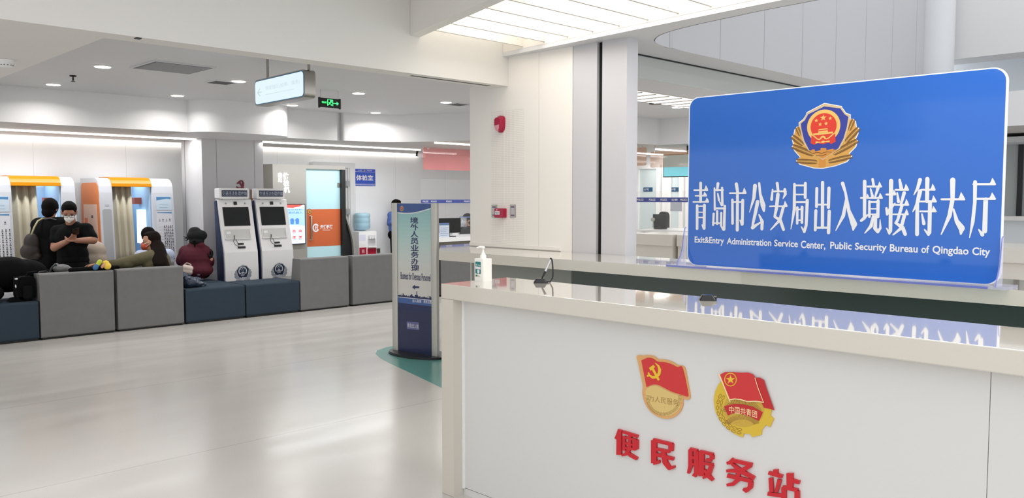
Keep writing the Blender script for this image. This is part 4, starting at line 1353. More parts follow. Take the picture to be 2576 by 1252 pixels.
# ================================================================ POLICE KIOSKS
M_KW = mat('kiosk_white', (228, 227, 228), 0.3, spec=0.5)
M_KN = mat('kiosk_navy', (34, 46, 78), 0.35)
M_SCR = mat('dark_screen', (24, 28, 28), 0.06, spec=0.6)
K_EMB = [mat('kiosk_halo', (90, 96, 110), 0.4), mat('kiosk_silver', (168, 172, 180), 0.4), mat('kiosk_dark', (112, 118, 130), 0.5), mat('kiosk_edge', (176, 182, 190), 0.4), mat('kiosk_deep', (20, 30, 52), 0.4),
         mat('kiosk_deep2', (24, 34, 60), 0.4), mat('kiosk_light', (196, 202, 210), 0.4), mat('kiosk_mid', (186, 190, 198), 0.4)]


def kiosk(label, loc):
    t = thing('service_kiosk', label, 'kiosk', loc, 0, 'police self-service kiosks')
    w = 0.52
    side = [(0.04, 0.0), (0.0, 0.10), (0.0, 0.55), (0.015, 0.80), (0.05, 0.93), (0.095, 1.12), (0.17, 1.46), (0.18, 1.525), (0.32, 1.525), (0.32, 0)]
    MB().prism(LOC, [(y_ + 0.035, z_ - (0.012 if z_ > 1 else 0)) for y_, z_ in side[:-2]] + [(0.27, 1.498), (0.20, 0)], 0.012, w).build('navy_body', M_KN, t, local=True, bevel=0.006)
    body = MB()
    body.prism(LOC, side[:8] + [(0.255, 1.525), (0.245, 1.40), (0.16, 0.95), (0.11, 0.60), (0.10, 0)], 0.025, w - 0.008, 0)
    body.build('front_cover', M_KW, t, local=True, bevel=0.012, seg=3)
    # tilted upper face
    q = Vector((0, 0.34, 1)).normalized()
    fs = Fr((0.03, 0.0955, 1.12), (1, 0, 0), (0, 0.075, 0.34))
    MB().prism(fs, rrect(0.045, 0.425, 0.040, 0.305, 0.004), 0.0, 0.006).build('screen_frame', M_BLACK, t, local=True)
    MB().fbox(fs, 0.053, 0.417, 0.048, 0.297, 0.006, 0.007).build('screen', M_SCR, t, local=True)
    c = MB()
    c.prism(fs, rrect(0.215, 0.26, 0.338, 0.382, 0.003), 0, 0.012)
    c.build('camera', M_BLACK, t, local=True)
    s2 = MB()
    for u_ in (0.10, 0.38):
        s2.disc(fs, (u_, 0.358), 0.012, 0.008, 0, 16)
    s2.build('speaker', mat('speaker_grey', (150, 150, 152), 0.6), t, local=True)
    fl_ = Fr((0.03, 0.0575, 0.962), (1, 0, 0), (0, 0.045, 0.19))
    MB().fbox(fl_, 0.03, 0.41, 0.012, 0.155, 0.001, 0.003).build('document_tray', mat('tray_shade', (196, 196, 194), 0.5), t, local=True)
    MB().fbox(fl_, 0.03, 0.41, 0.012, 0.020, 0.003, 0.020).fbox(fl_, 0.03, 0.038, 0.012, 0.155, 0.003, 0.012).fbox(fl_, 0.402, 0.41, 0.012, 0.155, 0.003, 0.012).fbox(fl_, 0.06, 0.12, 0.09, 0.125, 0.003, 0.005).fbox(fl_, 0.09, 0.14, 0.172, 0.176, 0.001, 0.003).fbox(fl_, 0.19, 0.27, 0.172, 0.178, 0.001, 0.003).build('tray_lip', M_KW, t, local=True)
    F0 = Fr((0.03, 0.0, 0), (1, 0, 0), (0, 0, 1))
    fm = Fr((0.03, 0.028, 0.845), (1, 0, 0), (0, 0.035, 0.13))
    MB().fbox(fm, 0.205, 0.285, 0.055, 0.078, 0.0, 0.012).build('card_slot', M_BLACK, t, local=True)
    MB().fbox(fm, 0.195, 0.305, 0.005, 0.032, 0.0, 0.012).build('card_slot', M_BLACK, t, local=True)
    MB().tube([fl_.p(0.155, 0.065, 0.03), fl_.p(0.145, 0.015, 0.035)], 0.006, 8).build('pen', M_BLACK, t, local=True)
    MB().tube([fl_.p(0.145, 0.015, 0.034), fm.p(0.13, 0.10, 0.03), fm.p(0.15, 0.05, 0.035), fm.p(0.19, 0.03, 0.03), fm.p(0.20, 0.06, 0.02), fl_.p(0.175, 0.012, 0.02)], 0.0035, 6).build('pen_cord', M_DARKMETAL, t, local=True)
    emblem(F0, 0.245, 0.50, 0.25 / 1050, 0.0012, K_EMB, 'police_emblem', t, step=0.0002, aspect=1.0, local=True)
    hd_ = MB().prism(Fr((0, 0.13, 0), (1, 0, 0), (0, 0, 1)), rrect(0.02, 0.455, 1.535, 1.68, 0.018), -0.14, 0)
    hd_.build('header_box', M_KW, t, local=True, bevel=0.008)
    MB().box(0.1, 0.4, 0.19, 0.25, 1.50, 1.54).build('header_neck', M_KW, t, local=True)
    fh = Fr((0, 0.13, 0), (1, 0, 0), (0, 0, 1))
    h = MB().flat(fh, [(0.055, 1.565), (0.43, 1.565), (0.43, 1.652), (0.055, 1.652)], 0.0015, 0)
    put_text(h, fh, '交通违法处理终端', 0.062, 0.423, 1.578, 1.640, 0.003, 1, 0.0)
    h.build('header_display', [mat('led_panel_navy', (40, 48, 72), 0.4), mat('led_panel_text', (170, 178, 192), 0.5)], t, local=True)
    return t


kx = at_y(563, 690, 10.72).x
kiosk('white police self-service kiosk beside the column, left one of the pair', (kx, 10.72, 0))
kx2 = at_y(655, 690, 10.72).x + 0.015
kiosk('white police self-service kiosk with a glare spot on its screen, right one of the pair', (kx2, 10.72, 0))

# emblem on the column, partly behind the left kiosk
f = Fr((0, 11.34, 0))
gcl = plane_px(f)
ex, ez = gcl(604, 464)
k = 0.0046
hm = lambda a, b: (ex + a * k, ez + b * k)
hh = MB().strokes(hm, [[(1, 14, .5), (7, 11, 2), (10, 4, 2.6), (9, -4, 2.8), (4, -10, 2.8), (-3, -12, 2.6), (-9, -10, 2), (-12, -7, 1.6)], [(-2, 6, 2.4), (9, -10, 2.4)], [(-9, 4, 2.2), (-1, 10, 2.6)]], 0, 0.015, f)
tag(hh.build('hammer_and_sickle_emblem', mat('dark_red_acrylic', (118, 20, 44), 0.35)), 'dark red hammer and sickle emblem on the column above the left kiosk', 'emblem')
fx, fz = gcl(634, 490)
tag(MB().prism(f, [(fx - .02, fz + .08), (fx + .015, fz + .06), (fx + .03, fz + .02), (fx + .02, fz - .05), (fx - .01, fz - .09), (fx - .025, fz - .06)], 0, 0.012).build('wall_sticker', mat('terracotta', (158, 100, 76), 0.5)), 'small brown leaf-shaped sign on the column between the kiosk tops', 'sign')

# ================================================================ HEALTH CHECK CAPSULE
YC = 11.95
FC = Fr((0, YC, 0))
gcp = plane_px(FC)
cp_ = thing('health_check_capsule', 'grey health check cabin with lit characters, a poster screen and an orange glass door', 'cabin', (7.2, YC, 0))
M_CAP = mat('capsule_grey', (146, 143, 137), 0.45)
xa, xb, xc_, xd = gcp(687, 500)[0], gcp(771, 500)[0], gcp(859, 500)[0], gcp(868, 500)[0]
zt_ = gcp(720, 413)[1]
zd = gcp(800, 425)[1]
MB().box(xa, xb, YC, 12.5, 0, zt_).box(xb, xd + .01, YC, 12.5, zd, zt_).box(xb, xd, 12.3, 12.5, 0, zd).build('shell', M_CAP, cp_, bevel=0.01)
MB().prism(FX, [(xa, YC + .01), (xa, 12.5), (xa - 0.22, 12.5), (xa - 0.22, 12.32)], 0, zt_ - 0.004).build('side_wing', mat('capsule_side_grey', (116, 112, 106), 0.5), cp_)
wl = MB()
fw_ = Fr((xa, YC + 0.01, 0), (-0.22, 0.36, 0), (0, 0, 1))
u_, v_ = gcp(700, 440)
put_text(wl, FC, '体', *[gcp(711, 434)[0], gcp(726, 434)[0]], gcp(718, 451)[1], gcp(718, 434)[1], 0.004, 0, 0.04)
put_text(wl, FC, '检', gcp(712, 434)[0], gcp(727, 434)[0], gcp(718, 468)[1], gcp(718, 452)[1], 0.004, 0, 0.04)
put_text(wl, FC, '机', gcp(713, 434)[0], gcp(728, 434)[0], gcp(718, 485)[1], gcp(718, 469)[1], 0.004, 0, 0.04)
put_text(wl, FC, '自', gcp(699, 434)[0], gcp(709, 434)[0], gcp(704, 446)[1], gcp(704, 434)[1], 0.004, 0, 0.05)
put_text(wl, FC, '助', gcp(699, 434)[0], gcp(709, 434)[0], gcp(704, 459)[1], gcp(704, 447)[1], 0.004, 0, 0.05)
wl.build('lit_characters', mat('lit_white', (255, 255, 255), 0.4, emit=2.2, emit_c=(236, 248, 255)), cp_)
s0, s1 = gcp(721, 513), gcp(767, 613)
# screen
sc_ = MB().fbox(FC, s0[0] - .10, s1[0], s1[1], s0[1], 0, 0.03).build('screen_frame', M_BLACK, cp_, bevel=0.003)
scm = MB()
a0, a1, b0, b1 = s0[0] - .09, s1[0] - .012, s1[1] + .012, s0[1] - .012
S_ = lambda a, b: (a0 + (a1 - a0) * a, b0 + (b1 - b0) * b)
scm.flat(FC, [S_(0, 0), S_(1, 0), S_(1, 1), S_(0, 1)], 0.0305, 0)
scm.flat(FC, [S_(0, .5), S_(1, .46), S_(1, .9), S_(0, .9)], 0.0307, 1)
scm.flat(FC, [S_(0, 1), S_(0, .93), S_(.45, .92), S_(.75, .95), S_(.92, 1)], 0.0309, 2)
put_text(scm, FC, '自助体检', S_(.2, 0)[0], S_(.9, 0)[0], S_(0, .85)[1], S_(0, .89)[1], 0.0311, 3)
put_text(scm, FC, '智能机器人', S_(.1, 0)[0], S_(.9, 0)[0], S_(0, .77)[1], S_(0, .83)[1], 0.0311, 3, 0.01)
for dx in (0.35, 0.58):
    scm.flat(FC, [S_(dx, .50), S_(dx + .14, .50), S_(dx + .16, .62), S_(dx + .07, .67), S_(dx - .02, .62)], 0.0311, 3)
    scm.disc(FC, S_(dx + .07, .69), 0.025, 0.0312, 1, 12)
for ix in (0.5, 0.78):
    for iy, ch in ((0.33, '血'), (0.16, '压')):
        put_text(scm, FC, ch, S_(ix - .08, 0)[0], S_(ix + .08, 0)[0], S_(0, iy - .035)[1], S_(0, iy + .035)[1], 0.0311, 2, 0.03)
        scm.flat(FC, [S_(ix - .08, iy - .065), S_(ix + .08, iy - .065), S_(ix + .08, iy - .055), S_(ix - .08, iy - .055)], 0.0311, 4)
E5 = lambda n_, c_, e_: mat(n_, c_, 0.2, emit=e_)
scm.build('screen_image', [E5('scr_white', (216, 228, 248), .35), E5('scr_sky', (166, 202, 240), .3), E5('scr_red', (220, 90, 84), .25), E5('scr_blue', (84, 136, 210), .25), E5('scr_grey', (180, 190, 210), .25)], cp_)
# door
M_FROST = mat('frosted_glass', (160, 192, 198), 0.35, emit=0.12, emit_c=(204, 240, 248), spec=0.5)  # door glass given a faint glow of its own
M_ORANGE = mat('orange_film', (190, 96, 56), 0.3)
zo1, zo0 = gcp(815, 526)[1], gcp(815, 619)[1]
dr = MB().fbox(FC, xb, xc_, 0.12, zd, -0.06, -0.045).build('glass_door', M_FROST, cp_)
MB().fbox(FC, xb + 0.01, xc_, zo0, zo1, -0.045, -0.043).build('orange_band', M_ORANGE, dr)
lg = MB()
cu, cv = gcp(798, 573)
for r0 in (0.058,):
    lg.strokes(lambda a, b: (a, b), [[(cu + r0 * 0.9 * math.cos(t), cv + r0 * math.sin(t), 0.011) for t in [math.radians(40 + j * 15) for j in range(20)]]], -0.0425, -0.0425, FC)
lg.strokes(lambda a, b: (a, b), [[(cu - .015, cv - .03, .007), (cu + .005, cv + .035, .008)], [(cu + .02, cv - .035, .007), (cu + .035, cv + .03, .008)], [(cu - .01, cv, .006), (cu + .03, cv, .006)]], -0.0424, -0.0424, FC)
put_text(lg, FC, '海博科技', gcp(809, 570)[0], gcp(841, 570)[0], gcp(820, 576)[1], gcp(820, 565)[1], -0.0424, 0, 0.03)
lg.flat(FC, [gcp(815, 578), gcp(834, 578), gcp(834, 579), gcp(815, 579)], -0.0424)
lg.build('logo', M_WHITEPRINT, dr)
st_ = MB().disc(FC, gcp(782, 532), 0.045, -0.0422, 0, 20)
st_.disc(FC, gcp(782, 532), 0.036, -0.0420, 1, 20)
put_text(st_, FC, '福', gcp(779, 532)[0], gcp(785, 532)[0], gcp(782, 535)[1], gcp(782, 529)[1], -0.0418, 0, 0.04)
st_.build('round_sticker', [mat('sticker_brown', (110, 70, 40), 0.5), mat('sticker_gold', (206, 150, 70), 0.4)], dr)
hd0, hd1 = FC.p(*gcp(785, 544), -0.02), FC.p(*gcp(786, 603), -0.02)
MB().tube([FC.p(*gcp(783, 543), -0.043), hd0, hd1, FC.p(*gcp(783, 603), -0.043)], 0.012, 10).build('door_handle', M_STEEL, dr)
u_, v_ = gcp(855, 465)
MB().fbox(FC, u_ - .025, u_ + .03, v_ - .035, v_ + .035, -0.065, -0.03).build('hinge', M_STEEL, dr)
MB().fbox(FC, xc_, xd, 0, zd, -0.08, 0.02).build('black_post', M_BLACK, cp_)
rim = [gcp(x_, y_) for x_, y_ in ((868, 540), (873, 556), (879, 572), (885, 592), (889, 615), (890.5, 640))]
rim = rim + [(rim[-1][0] - .02, 0.0), (xd, 0.0)]
MB().prism(FC, [(xd, rim[0][1])] + rim, -0.40, -0.05).build('black_side', M_BLACK, cp_)
rim2 = [gcp(x_, y_) for x_, y_ in ((868, 533), (876, 552), (883, 570), (889, 590), (893.5, 613), (895, 640))]
rim2 = rim2 + [(rim2[-1][0] - .02, 0.0)]
MB().prism(FC, rim2 + rim[-2::-1], -0.42, 0.0).build('curved_rim', M_CAP, cp_)

# blue room sign on the back wall
FWB = Fr((0, 12.65, 0))
gw = plane_px(FWB)
w0, w1 = gw(889, 467), gw(943, 426)
bs = thing('room_sign', 'blue wall sign with white Chinese characters right of the door', 'sign', tuple(FWB.p(*w0)))
MB().fbox(FWB, w0[0], w1[0], w0[1], w1[1], 0, 0.012).build('plate', mat('sign_blue', (54, 86, 184), 0.3), bs)
q = MB()
B_ = lambda a, b: (w0[0] + (w1[0] - w0[0]) * a, w0[1] + (w1[1] - w0[1]) * b)
text_tr(q, FWB, '体检室', lambda a, b: B_(.11 + .79 * a, .32 + .33 * b), 0.0125, 0, 0.03)
text_tr(q, FWB, '公安', lambda a, b: B_(.2 + .18 * a, .88 + .08 * b), 0.0125)
text_tr(q, FWB, 'POLICE', lambda a, b: B_(.62 + .22 * a, .89 + .06 * b), 0.0125, 0, 0.03)
for vv, hh_ in ((.83, .012), (.05, .022), (.11, .012)):
    q.flat(FWB, [B_(.02, vv), B_(.98, vv), B_(.98, vv + hh_), B_(.02, vv + hh_)], 0.0125)
q.disc(FWB, B_(.5, .915), 0.014, 0.0127, 1)
q.build('lettering', [M_WHITEPRINT, C_EMB[1]], bs)

# water dispenser
YW = 12.28
FW = Fr((0, YW, 0))
gd = plane_px(FW)
d0_, d1_ = gd(903, 582), gd(947, 582)
zt_ = d0_[1]
wdp = thing('water_dispenser', 'white water dispenser with dark red panels against the back wall', 'water dispenser', ((d0_[0] + d1_[0]) / 2, YW + .17, 0))
M_WDR = mat('dark_red_plastic', (160, 28, 52), 0.3)
MB().box(d0_[0], d1_[0], YW, 12.62, 0, zt_).build('body', M_WHITEPL, wdp, bevel=0.012, seg=3)
zr = gd(920, 622)[1]
q = MB().fbox(FW, d0_[0] + .005, d0_[0] + .15, 0.1, zr, 0.0, 0.006).build('side_panel', M_WDR, wdp, bevel=0.002)
q = MB()
put_text(q, FW, '冰热', d0_[0] + .05, d0_[0] + .11, zr - .10, zr - .03, 0.0065)
q.build('lettering', M_WHITEPRINT, wdp)
MB().fbox(FW, d1_[0] - .20, d1_[0] - .01, 0.1, zr - .02, 0, 0.006).build('door_panel', M_WDR, wdp, bevel=0.002)
r0, r1 = gd(925, 592), gd(944, 618)
MB().fbox(FW, r0[0], r1[0], r1[1], r0[1], -0.001, 0.004).build('tap_recess', mat('recess_grey', (196, 196, 198), 0.4), wdp)
q = MB()
for dx in (.03, .08, .13):
    q.fbox(FW, r0[0] + dx - .012, r0[0] + dx + .012, r0[1] - .06, r0[1] - .015, 0.004, 0.05)
q.build('tap', M_WHITEPL, wdp)
MB().fbox(FW, r0[0] - .005, r1[0] + .005, r1[1] - .02, r1[1], 0, 0.05).build('drip_tray', M_WHITEPL, wdp, bevel=0.004)
q = MB().fbox(FW, d0_[0] + .01, d0_[0] + .14, zr + .12, zt_ - .06, 0, 0.002)
q.build('leaflet', mat('leaflet_blue_white', (214, 218, 232), 0.5), wdp)
bx_ = (d0_[0] + d1_[0]) / 2
wb = MB().lathe((bx_, YW + .17, zt_), [(0.03, 0.004), (0.05, 0.01), (0.12, 0.03), (0.142, 0.06), (0.142, 0.13), (0.136, 0.145), (0.142, 0.16), (0.142, 0.22), (0.135, 0.235), (0.142, 0.25), (0.142, 0.29), (0.13, 0.318), (0.06, 0.325)], 28).build('water_bottle', mat('blue_water_bottle', (168, 206, 222), 0.12, alpha=0.75, spec=0.7))
tag(wb, 'pale blue upturned water bottle standing on the dispenser', 'bottle')
p0 = gw(951, 630)
tag(MB().fbox(FWB, p0[0] - .04, p0[0] + .04, p0[1] - .04, p0[1] + .04, 0, 0.012).build('socket_plate', M_STEEL), 'small grey wall socket right of the water dispenser', 'socket')

# ================================================================ PHOTO BOOTHS
M_BW = mat('booth_white', (212, 214, 221), 0.3)
M_YELL = mat('booth_yellow', (206, 132, 6), 0.25, spec=0.6)
M_ORS = mat('booth_orange', (228, 132, 60), 0.3)
M_CURT = mat('cream_curtain', (196, 188, 168), 0.85, noise=0.03, nscale=20)
M_BLUEIN = mat('booth_interior_blue', (180, 208, 232), 0.5)
PROF = [(0.0, 0.0), (0.0, 0.35), (0.10, 1.62), (0.115, 1.71), (0.145, 1.765), (0.19, 1.80), (0.26, 1.82), (0.85, 1.82), (0.85, 0.0)]


def slope_frame(x0, mir=1):
    """frame on the sloping front of a booth, u along x"""
    return Fr((x0, 0.0, 0.35), (1, 0, 0), (0, 0.10, 1.27))


def booth(label, loc, x_in0, x_in1, width, chart_right, screen):
    t = thing('photo_booth', label, 'photo booth', loc, 0, 'photo booths along the back wall')
    for a_, b_ in ((0, x_in0), (x_in1, width)):
        MB().prism(LOC, PROF, a_, b_, smooth=False).build('pillar', M_BW, t, bevel=0.012, seg=3, local=True)
    can = [(0.165, 1.60), (0.20, 1.70), (0.27, 1.772), (0.38, 1.80), (0.60, 1.80), (0.60, 1.74), (0.40, 1.74), (0.30, 1.71), (0.255, 1.66), (0.245, 1.60)]
    can = [(0.100, 1.70), (0.112, 1.745), (0.145, 1.79), (0.20, 1.825), (0.28, 1.835), (0.60, 1.835), (0.60, 1.78), (0.3, 1.77), (0.22, 1.75), (0.20, 1.70)]
    MB().prism(LOC, can, x_in0, x_in1).build('canopy', M_YELL, t, local=True, bevel=0.004)
    fc = Fr((x_in0, 0.180, 1.635), (1, 0, 0), (0, 0.05, 0.18))
    MB().box(x_in0 + .004, x_in1 - .004, 0.80, 0.84, 0.0, 1.74).build('back_wall', M_BLUEIN, t, local=True)
    MB().box(x_in0 + .004, x_in1 - .004, 0.35, 0.80, 0.42, 0.46).build('inner_seat', mat('seat_grey', (150, 156, 164), 0.5), t, local=True)
    # curtain
    cw0, cw1 = (x_in0 + .005, x_in0 + (x_in1 - x_in0) * 0.53) if True else (0, 0)
    vs, fs = [], []
    n = 48
    for r_, (z_, y0) in enumerate(((1.71, 0.19), (1.2, 0.14), (0.8, 0.11), (0.62, 0.095))):
        for i in range(n + 1):
            tt = i / n
            vs.append((cw0 + (cw1 - cw0) * tt + 0.006 * r_, y0 + 0.022 * math.sin(tt * 19) + 0.007 * math.sin(tt * 43 + 1), z_ + (0.004 * math.sin(tt * 40) if r_ == 3 else 0)))
    for r_ in range(3):
        for i in range(n):
            fs.append([r_ * (n + 1) + i, (r_ + 1) * (n + 1) + i, (r_ + 1) * (n + 1) + i + 1, r_ * (n + 1) + i + 1])
    cm = MB()
    cm.add(vs, fs, 0, True)
    co = cm.build('curtain', M_CURT, t, local=True)
    so = co.modifiers.new('thick', 'SOLIDIFY')
    so.thickness = 0.004
    MB().tube([(x_in0, 0.20, 1.72), (x_in1, 0.20, 1.72)], 0.008, 8).build('curtain_rail', M_CHROME, t, local=True)
    # the lit panel inside
    MB().box(x_in1 - .05, x_in1 - .004, 0.30, 0.55, 0.9, 1.38).build('light_panel', mat('booth_light', (236, 248, 255), 0.4, emit=1.0, emit_c=(226, 244, 255)), t, local=True)
    MB().box(x_in1 - .012, x_in1 - .003, 0.14, 0.80, 0.0, 1.72).box(x_in0 + .003, x_in0 + .012, 0.14, 0.80, 0.0, 1.72).build('inner_panel', M_BLUEIN, t, local=True)
    MB().box(x_in1 - .11, x_in1 - .013, 0.45, 0.55, 1.46, 1.55).build('slogan_panel', mat('panel_terracotta', (176, 92, 74), 0.5), t, local=True)
    MB().box(x_in0 + .02, x_in1 - .02, 0.3, 0.7, 1.745, 1.755).build('ceiling_lamp', mat('booth_lamp', (240, 248, 255), 0.4, emit=2.0), t, local=True)
    # chart on the wide pillar
    fa = slope_frame(x_in1 if chart_right else 0.0)
    pw_ = (width - x_in1) if chart_right else x_in0
    ch = MB()
    ch.fbox(fa, 0.05, pw_ - .03, 0.32, 1.0, 0.0, 0.004, 0)
    C0 = lambda a, b: (0.05 + (pw_ - .08) * a, 0.32 + 0.68 * b)
    ch.flat(fa, [C0(.02, .985), C0(.98, .97), C0(.98, 1.0), C0(.02, 1.0)], 0.0046, 3)
    for rr in range(11):
        for cc in range(5):
            cx, cy = C0(.46 + cc * .125, .03 + rr * .065)
            ch.disc(fa, (cx, cy + .018), 0.0085, 0.0046, 1 if (rr * 7 + cc * 3) % 4 else 4, 8)
            ch.flat(fa, [(cx - .013, cy - .010), (cx + .013, cy - .010), (cx + .009, cy + .006), (cx - .009, cy + .006)], 0.0048, 4 if (rr * 5 + cc) % 3 else 2)
        cx, cy = C0(.05, .04 + rr * .065)
        ch.flat(fa, [(cx, cy), (cx + .08, cy), (cx + .08, cy + .004), (cx, cy + .004)], 0.0046, 2)
    for cc in range(4):
        cx, cy = C0(.16 + cc * .22, .83)
        ch.disc(fa, (cx, cy + .012), 0.009, 0.0046, 1 if cc % 2 else 2, 8)
        ch.flat(fa, [(cx - .014, cy - .018), (cx + .014, cy - .018), (cx + .01, cy), (cx - .01, cy)], 0.0046, 2)
    ch.fbox(fa, 0.05, pw_ - .03, 1.03, 1.22, 0.0, 0.004, 5)
    ch.flat(fa, [(0.055, 1.20), (0.055, 1.165), (0.2, 1.19), (pw_ - .04, 1.18), (pw_ - .04, 1.215), (0.055, 1.215)], 0.0046, 3)
    for v0 in (1.06, 1.10):
        ch.flat(fa, [(0.09, v0), (pw_ - .08, v0), (pw_ - .08, v0 + .006), (0.09, v0 + .006)], 0.0046, 6)
    ch.build('sample_chart', [mat('chart_paper', (226, 226, 232), 0.4), mat('chart_dark', (50, 50, 56), 0.5), mat('chart_grey', (170, 170, 178), 0.5), mat('chart_blue', (84, 140, 190), 0.4), mat('chart_mid', (120, 118, 124), 0.5), mat('chart_pale_blue', (206, 222, 236), 0.4), mat('chart_text_blue', (150, 186, 210), 0.5)], t, local=True)
    # speaker grille or screen on the narrow pillar
    fb_ = slope_frame(0.0 if chart_right else x_in1)
    pw2 = x_in0 if chart_right else (width - x_in1)
    if screen:
        s_ = MB()
        s_.prism(fb_, rrect(0.03, pw2 - .02, 0.62, 1.05, 0.02), 0, 0.004, 0)
        s_.flat(fb_, [(0.03 + (pw2 - .05) * .4, 1.0), (pw2 - .025, 0.93), (pw2 - .025, 1.04), (0.03 + (pw2 - .05) * .42, 1.045)], 0.0045, 1)
        s_.flat(fb_, [(0.035, 0.65), (pw2 - .025, 0.65), (pw2 - .025, 0.80), (0.035, 0.86)], 0.0045, 2)
        s_.build('poster_screen', [mat('poster_blue', (140, 200, 240), 0.25, emit=.35), mat('poster_deep', (70, 140, 220), 0.25, emit=.3), mat('poster_pale', (190, 225, 245), 0.25, emit=.3)], t, local=True)
    else:
        MB().prism(fb_, rrect(0.028, pw2 - .022, 0.32, 1.05, 0.025), 0, 0.006).build('speaker_grille', mat('grille_silver', (176, 178, 182), 0.5, noise=0.06, nscale=500), t, local=True)
        MB().fbox(fb_, 0.06, 0.13, 0.10, 0.13, 0, 0.005).build('vent', mat('vent_grey', (150, 150, 154), 0.5), t, local=True)
    q = MB()
    q.fbox(fb_, 0.06, pw2 - .05, 1.09, 1.115, 0, 0.002)
    q.build('small_label', mat('label_mark', (190, 190, 196), 0.5), t, local=True)
    if chart_right:
        fo = Fr((0, 0.86, 0), (0, -1, 0), (0, 0, 1))
        side = [(0.86 - y_ * 1.0, z_) for y_, z_ in [(0.03, 0.05), (0.03, 0.35), (0.125, 1.62), (0.15, 1.71), (0.21, 1.755), (0.76, 1.755), (0.81, 1.72), (0.82, 1.64), (0.82, 0.05)]]
        o_ = MB().prism(fo, side, 0.0, 0.006).build('orange_side', M_ORS, t, local=True)
        pp = MB().prism(fo, [(0.14, 0.3), (0.74, 0.3), (0.67, 1.46), (0.14, 1.46)], 0.006, 0.009, 0)
        pp.flat(fo, [(0.17, 1.14), (0.30, 1.14), (0.30, 1.27), (0.17, 1.27)], 0.0095, 1)
        pp.flat(fo, [(0.45, 1.27), (0.52, 1.27), (0.52, 1.31), (0.45, 1.31)], 0.0095, 2)
        pp.flat(fo, [(0.2, 1.0), (0.24, 1.0), (0.24, 1.1), (0.2, 1.1)], 0.0095, 4)
        pp.flat(fo, circ((0.30, 0.86), 0.045, 12, 0.085), 0.0095, 2)
        pp.flat(fo, circ((0.30, 0.84), 0.03, 12, 0.055), 0.0099, 3)
        pp.flat(fo, [(0.20, 0.62), (0.40, 0.62), (0.37, 0.74), (0.32, 0.79), (0.28, 0.79), (0.23, 0.74)], 0.0096, 2)
        pp.flat(fo, [(0.56, 0.9), (0.60, 0.82), (0.58, 0.78), (0.54, 0.86)], 0.0095, 1)
        pp.build('poster', [mat('poster_cream', (244, 216, 196), 0.4), mat('poster_orange', (236, 128, 80), 0.4), mat('poster_brown', (90, 70, 74), 0.5), mat('poster_face', (226, 178, 150), 0.5), mat('poster_beige', (214, 180, 156), 0.5)], o_, local=True)
    return t


bx0 = 3.88
YBO = 11.70
booth('white photo booth with yellow canopy and orange side, right one of the two', (bx0, YBO, 0), 0.165, 0.695, 0.99, True, False)
booth('white photo booth with yellow canopy at the left edge, behind the people in black', (2.44, YBO, 0), 0.40, 0.975, 1.14, False, True)

# ================================================================ SERVICE WINDOW BEHIND THE TOTEM
YV = 10.75
FV = Fr((0, YV, 0))
gv = plane_px(FV)
sc = thing('service_counter', 'white counter with a black monitor, seen between totem sign and pier', 'counter', (9.6, YV, 0))
zt_ = gv(1140, 596)[1]
zt2 = gv(1140, 607)[1]
xL_ = gv(1060, 600)[0]
MB().box(xL_, 12.5, YV - 0.0, YV + 0.75, zt2, zt_).build('counter_top', M_WHITEPL, sc, bevel=0.01)
MB().box(xL_ + .1, 12.4, YV + 0.18, YV + 0.6, 0, zt2).build('counter_front', mat('counter_front_grey', (140, 136, 124), 0.6), sc)
M_PGLASS = mat('clear_partition_glass', (246, 250, 250), 0.03, alpha=0.04, spec=0.6)
M_BAND = mat('partition_band_blue', (70, 82, 154), 0.4)
gp_ = thing('glass_partition', 'clear glass screen with a blue lettered band above the far white counter', 'glass screen', (9.8, YV + .3, zt_))
FV2 = Fr((0, YV + .3, 0))
gv2 = plane_px(FV2)
q0, q1 = gv2(1059, 502), gv2(1195, 511)
top_ = gv2(1059, 450)[1]
MB().fbox(FV2, q0[0], 12.0, zt_, top_, -0.006, 0).build('glass_pane', M_PGLASS, gp_)
zb0, zb1 = gv2(1100, 511)[1], gv2(1100, 502)[1]
MB().fbox(FV2, q0[0], 12.0, zb0, zb1, 0.0, 0.002).build('lettered_band', M_BAND, gp_)
q = MB()
for px in (1070, 1091, 1129, 1174):
    put_text(q, FV2, 'POLICE', gv2(px - 7, 506)[0], gv2(px + 7, 506)[0], zb0 + (zb1 - zb0) * .28, zb0 + (zb1 - zb0) * .75, 0.0035, 0, 0.03)
q.build('lettering', M_WHITEPRINT, gp_)
FM = Fr((0, YV + .12, 0))
gm_ = plane_px(FM)
a_, b_ = gm_(1102, 594), gm_(1159, 548)
mo = thing('monitor', 'black computer monitor seen from behind on the counter right of the totem', 'monitor', tuple(FM.p((a_[0] + b_[0]) / 2, zt_)))
MB().fbox(FM, a_[0], b_[0], a_[1] + .05, b_[1], -0.045, 0.0).build('display_back', M_BLACK, mo, bevel=0.008)
MB().fbox(FM, (a_[0] + b_[0]) / 2 - .03, (a_[0] + b_[0]) / 2 + .03, zt_ + .01, a_[1] + .12, -0.06, -0.03).build('stand_neck', M_BLACK, mo)
MB().fbox(FM, (a_[0] + b_[0]) / 2 - .13, (a_[0] + b_[0]) / 2 + .13, zt_ + 0.0005, zt_ + .012, -0.13, 0.02).build('stand_foot', M_BLACK, mo)
q0_, q1_ = gm_(1138, 590), gm_(1151, 586)
MB().fbox(FM, q0_[0], q1_[0], q0_[1], q1_[1], 0.0, 0.002).build('barcode_label', M_WHITEPRINT, mo)
FN = Fr((0, YV + .05, 0))
gn = plane_px(FN)
a_, b_ = gn(1105.5, 597), gn(1130, 560)
nc = thing('notice_card', 'pale notice card in a stand in front of the black monitor', 'notice', tuple(FN.p(a_[0], zt_)))
MB().fbox(FN, a_[0], b_[0], zt_ + .0005, b_[1], -0.006, 0).build('card', mat('notice_paper', (198, 206, 222), 0.4), nc)
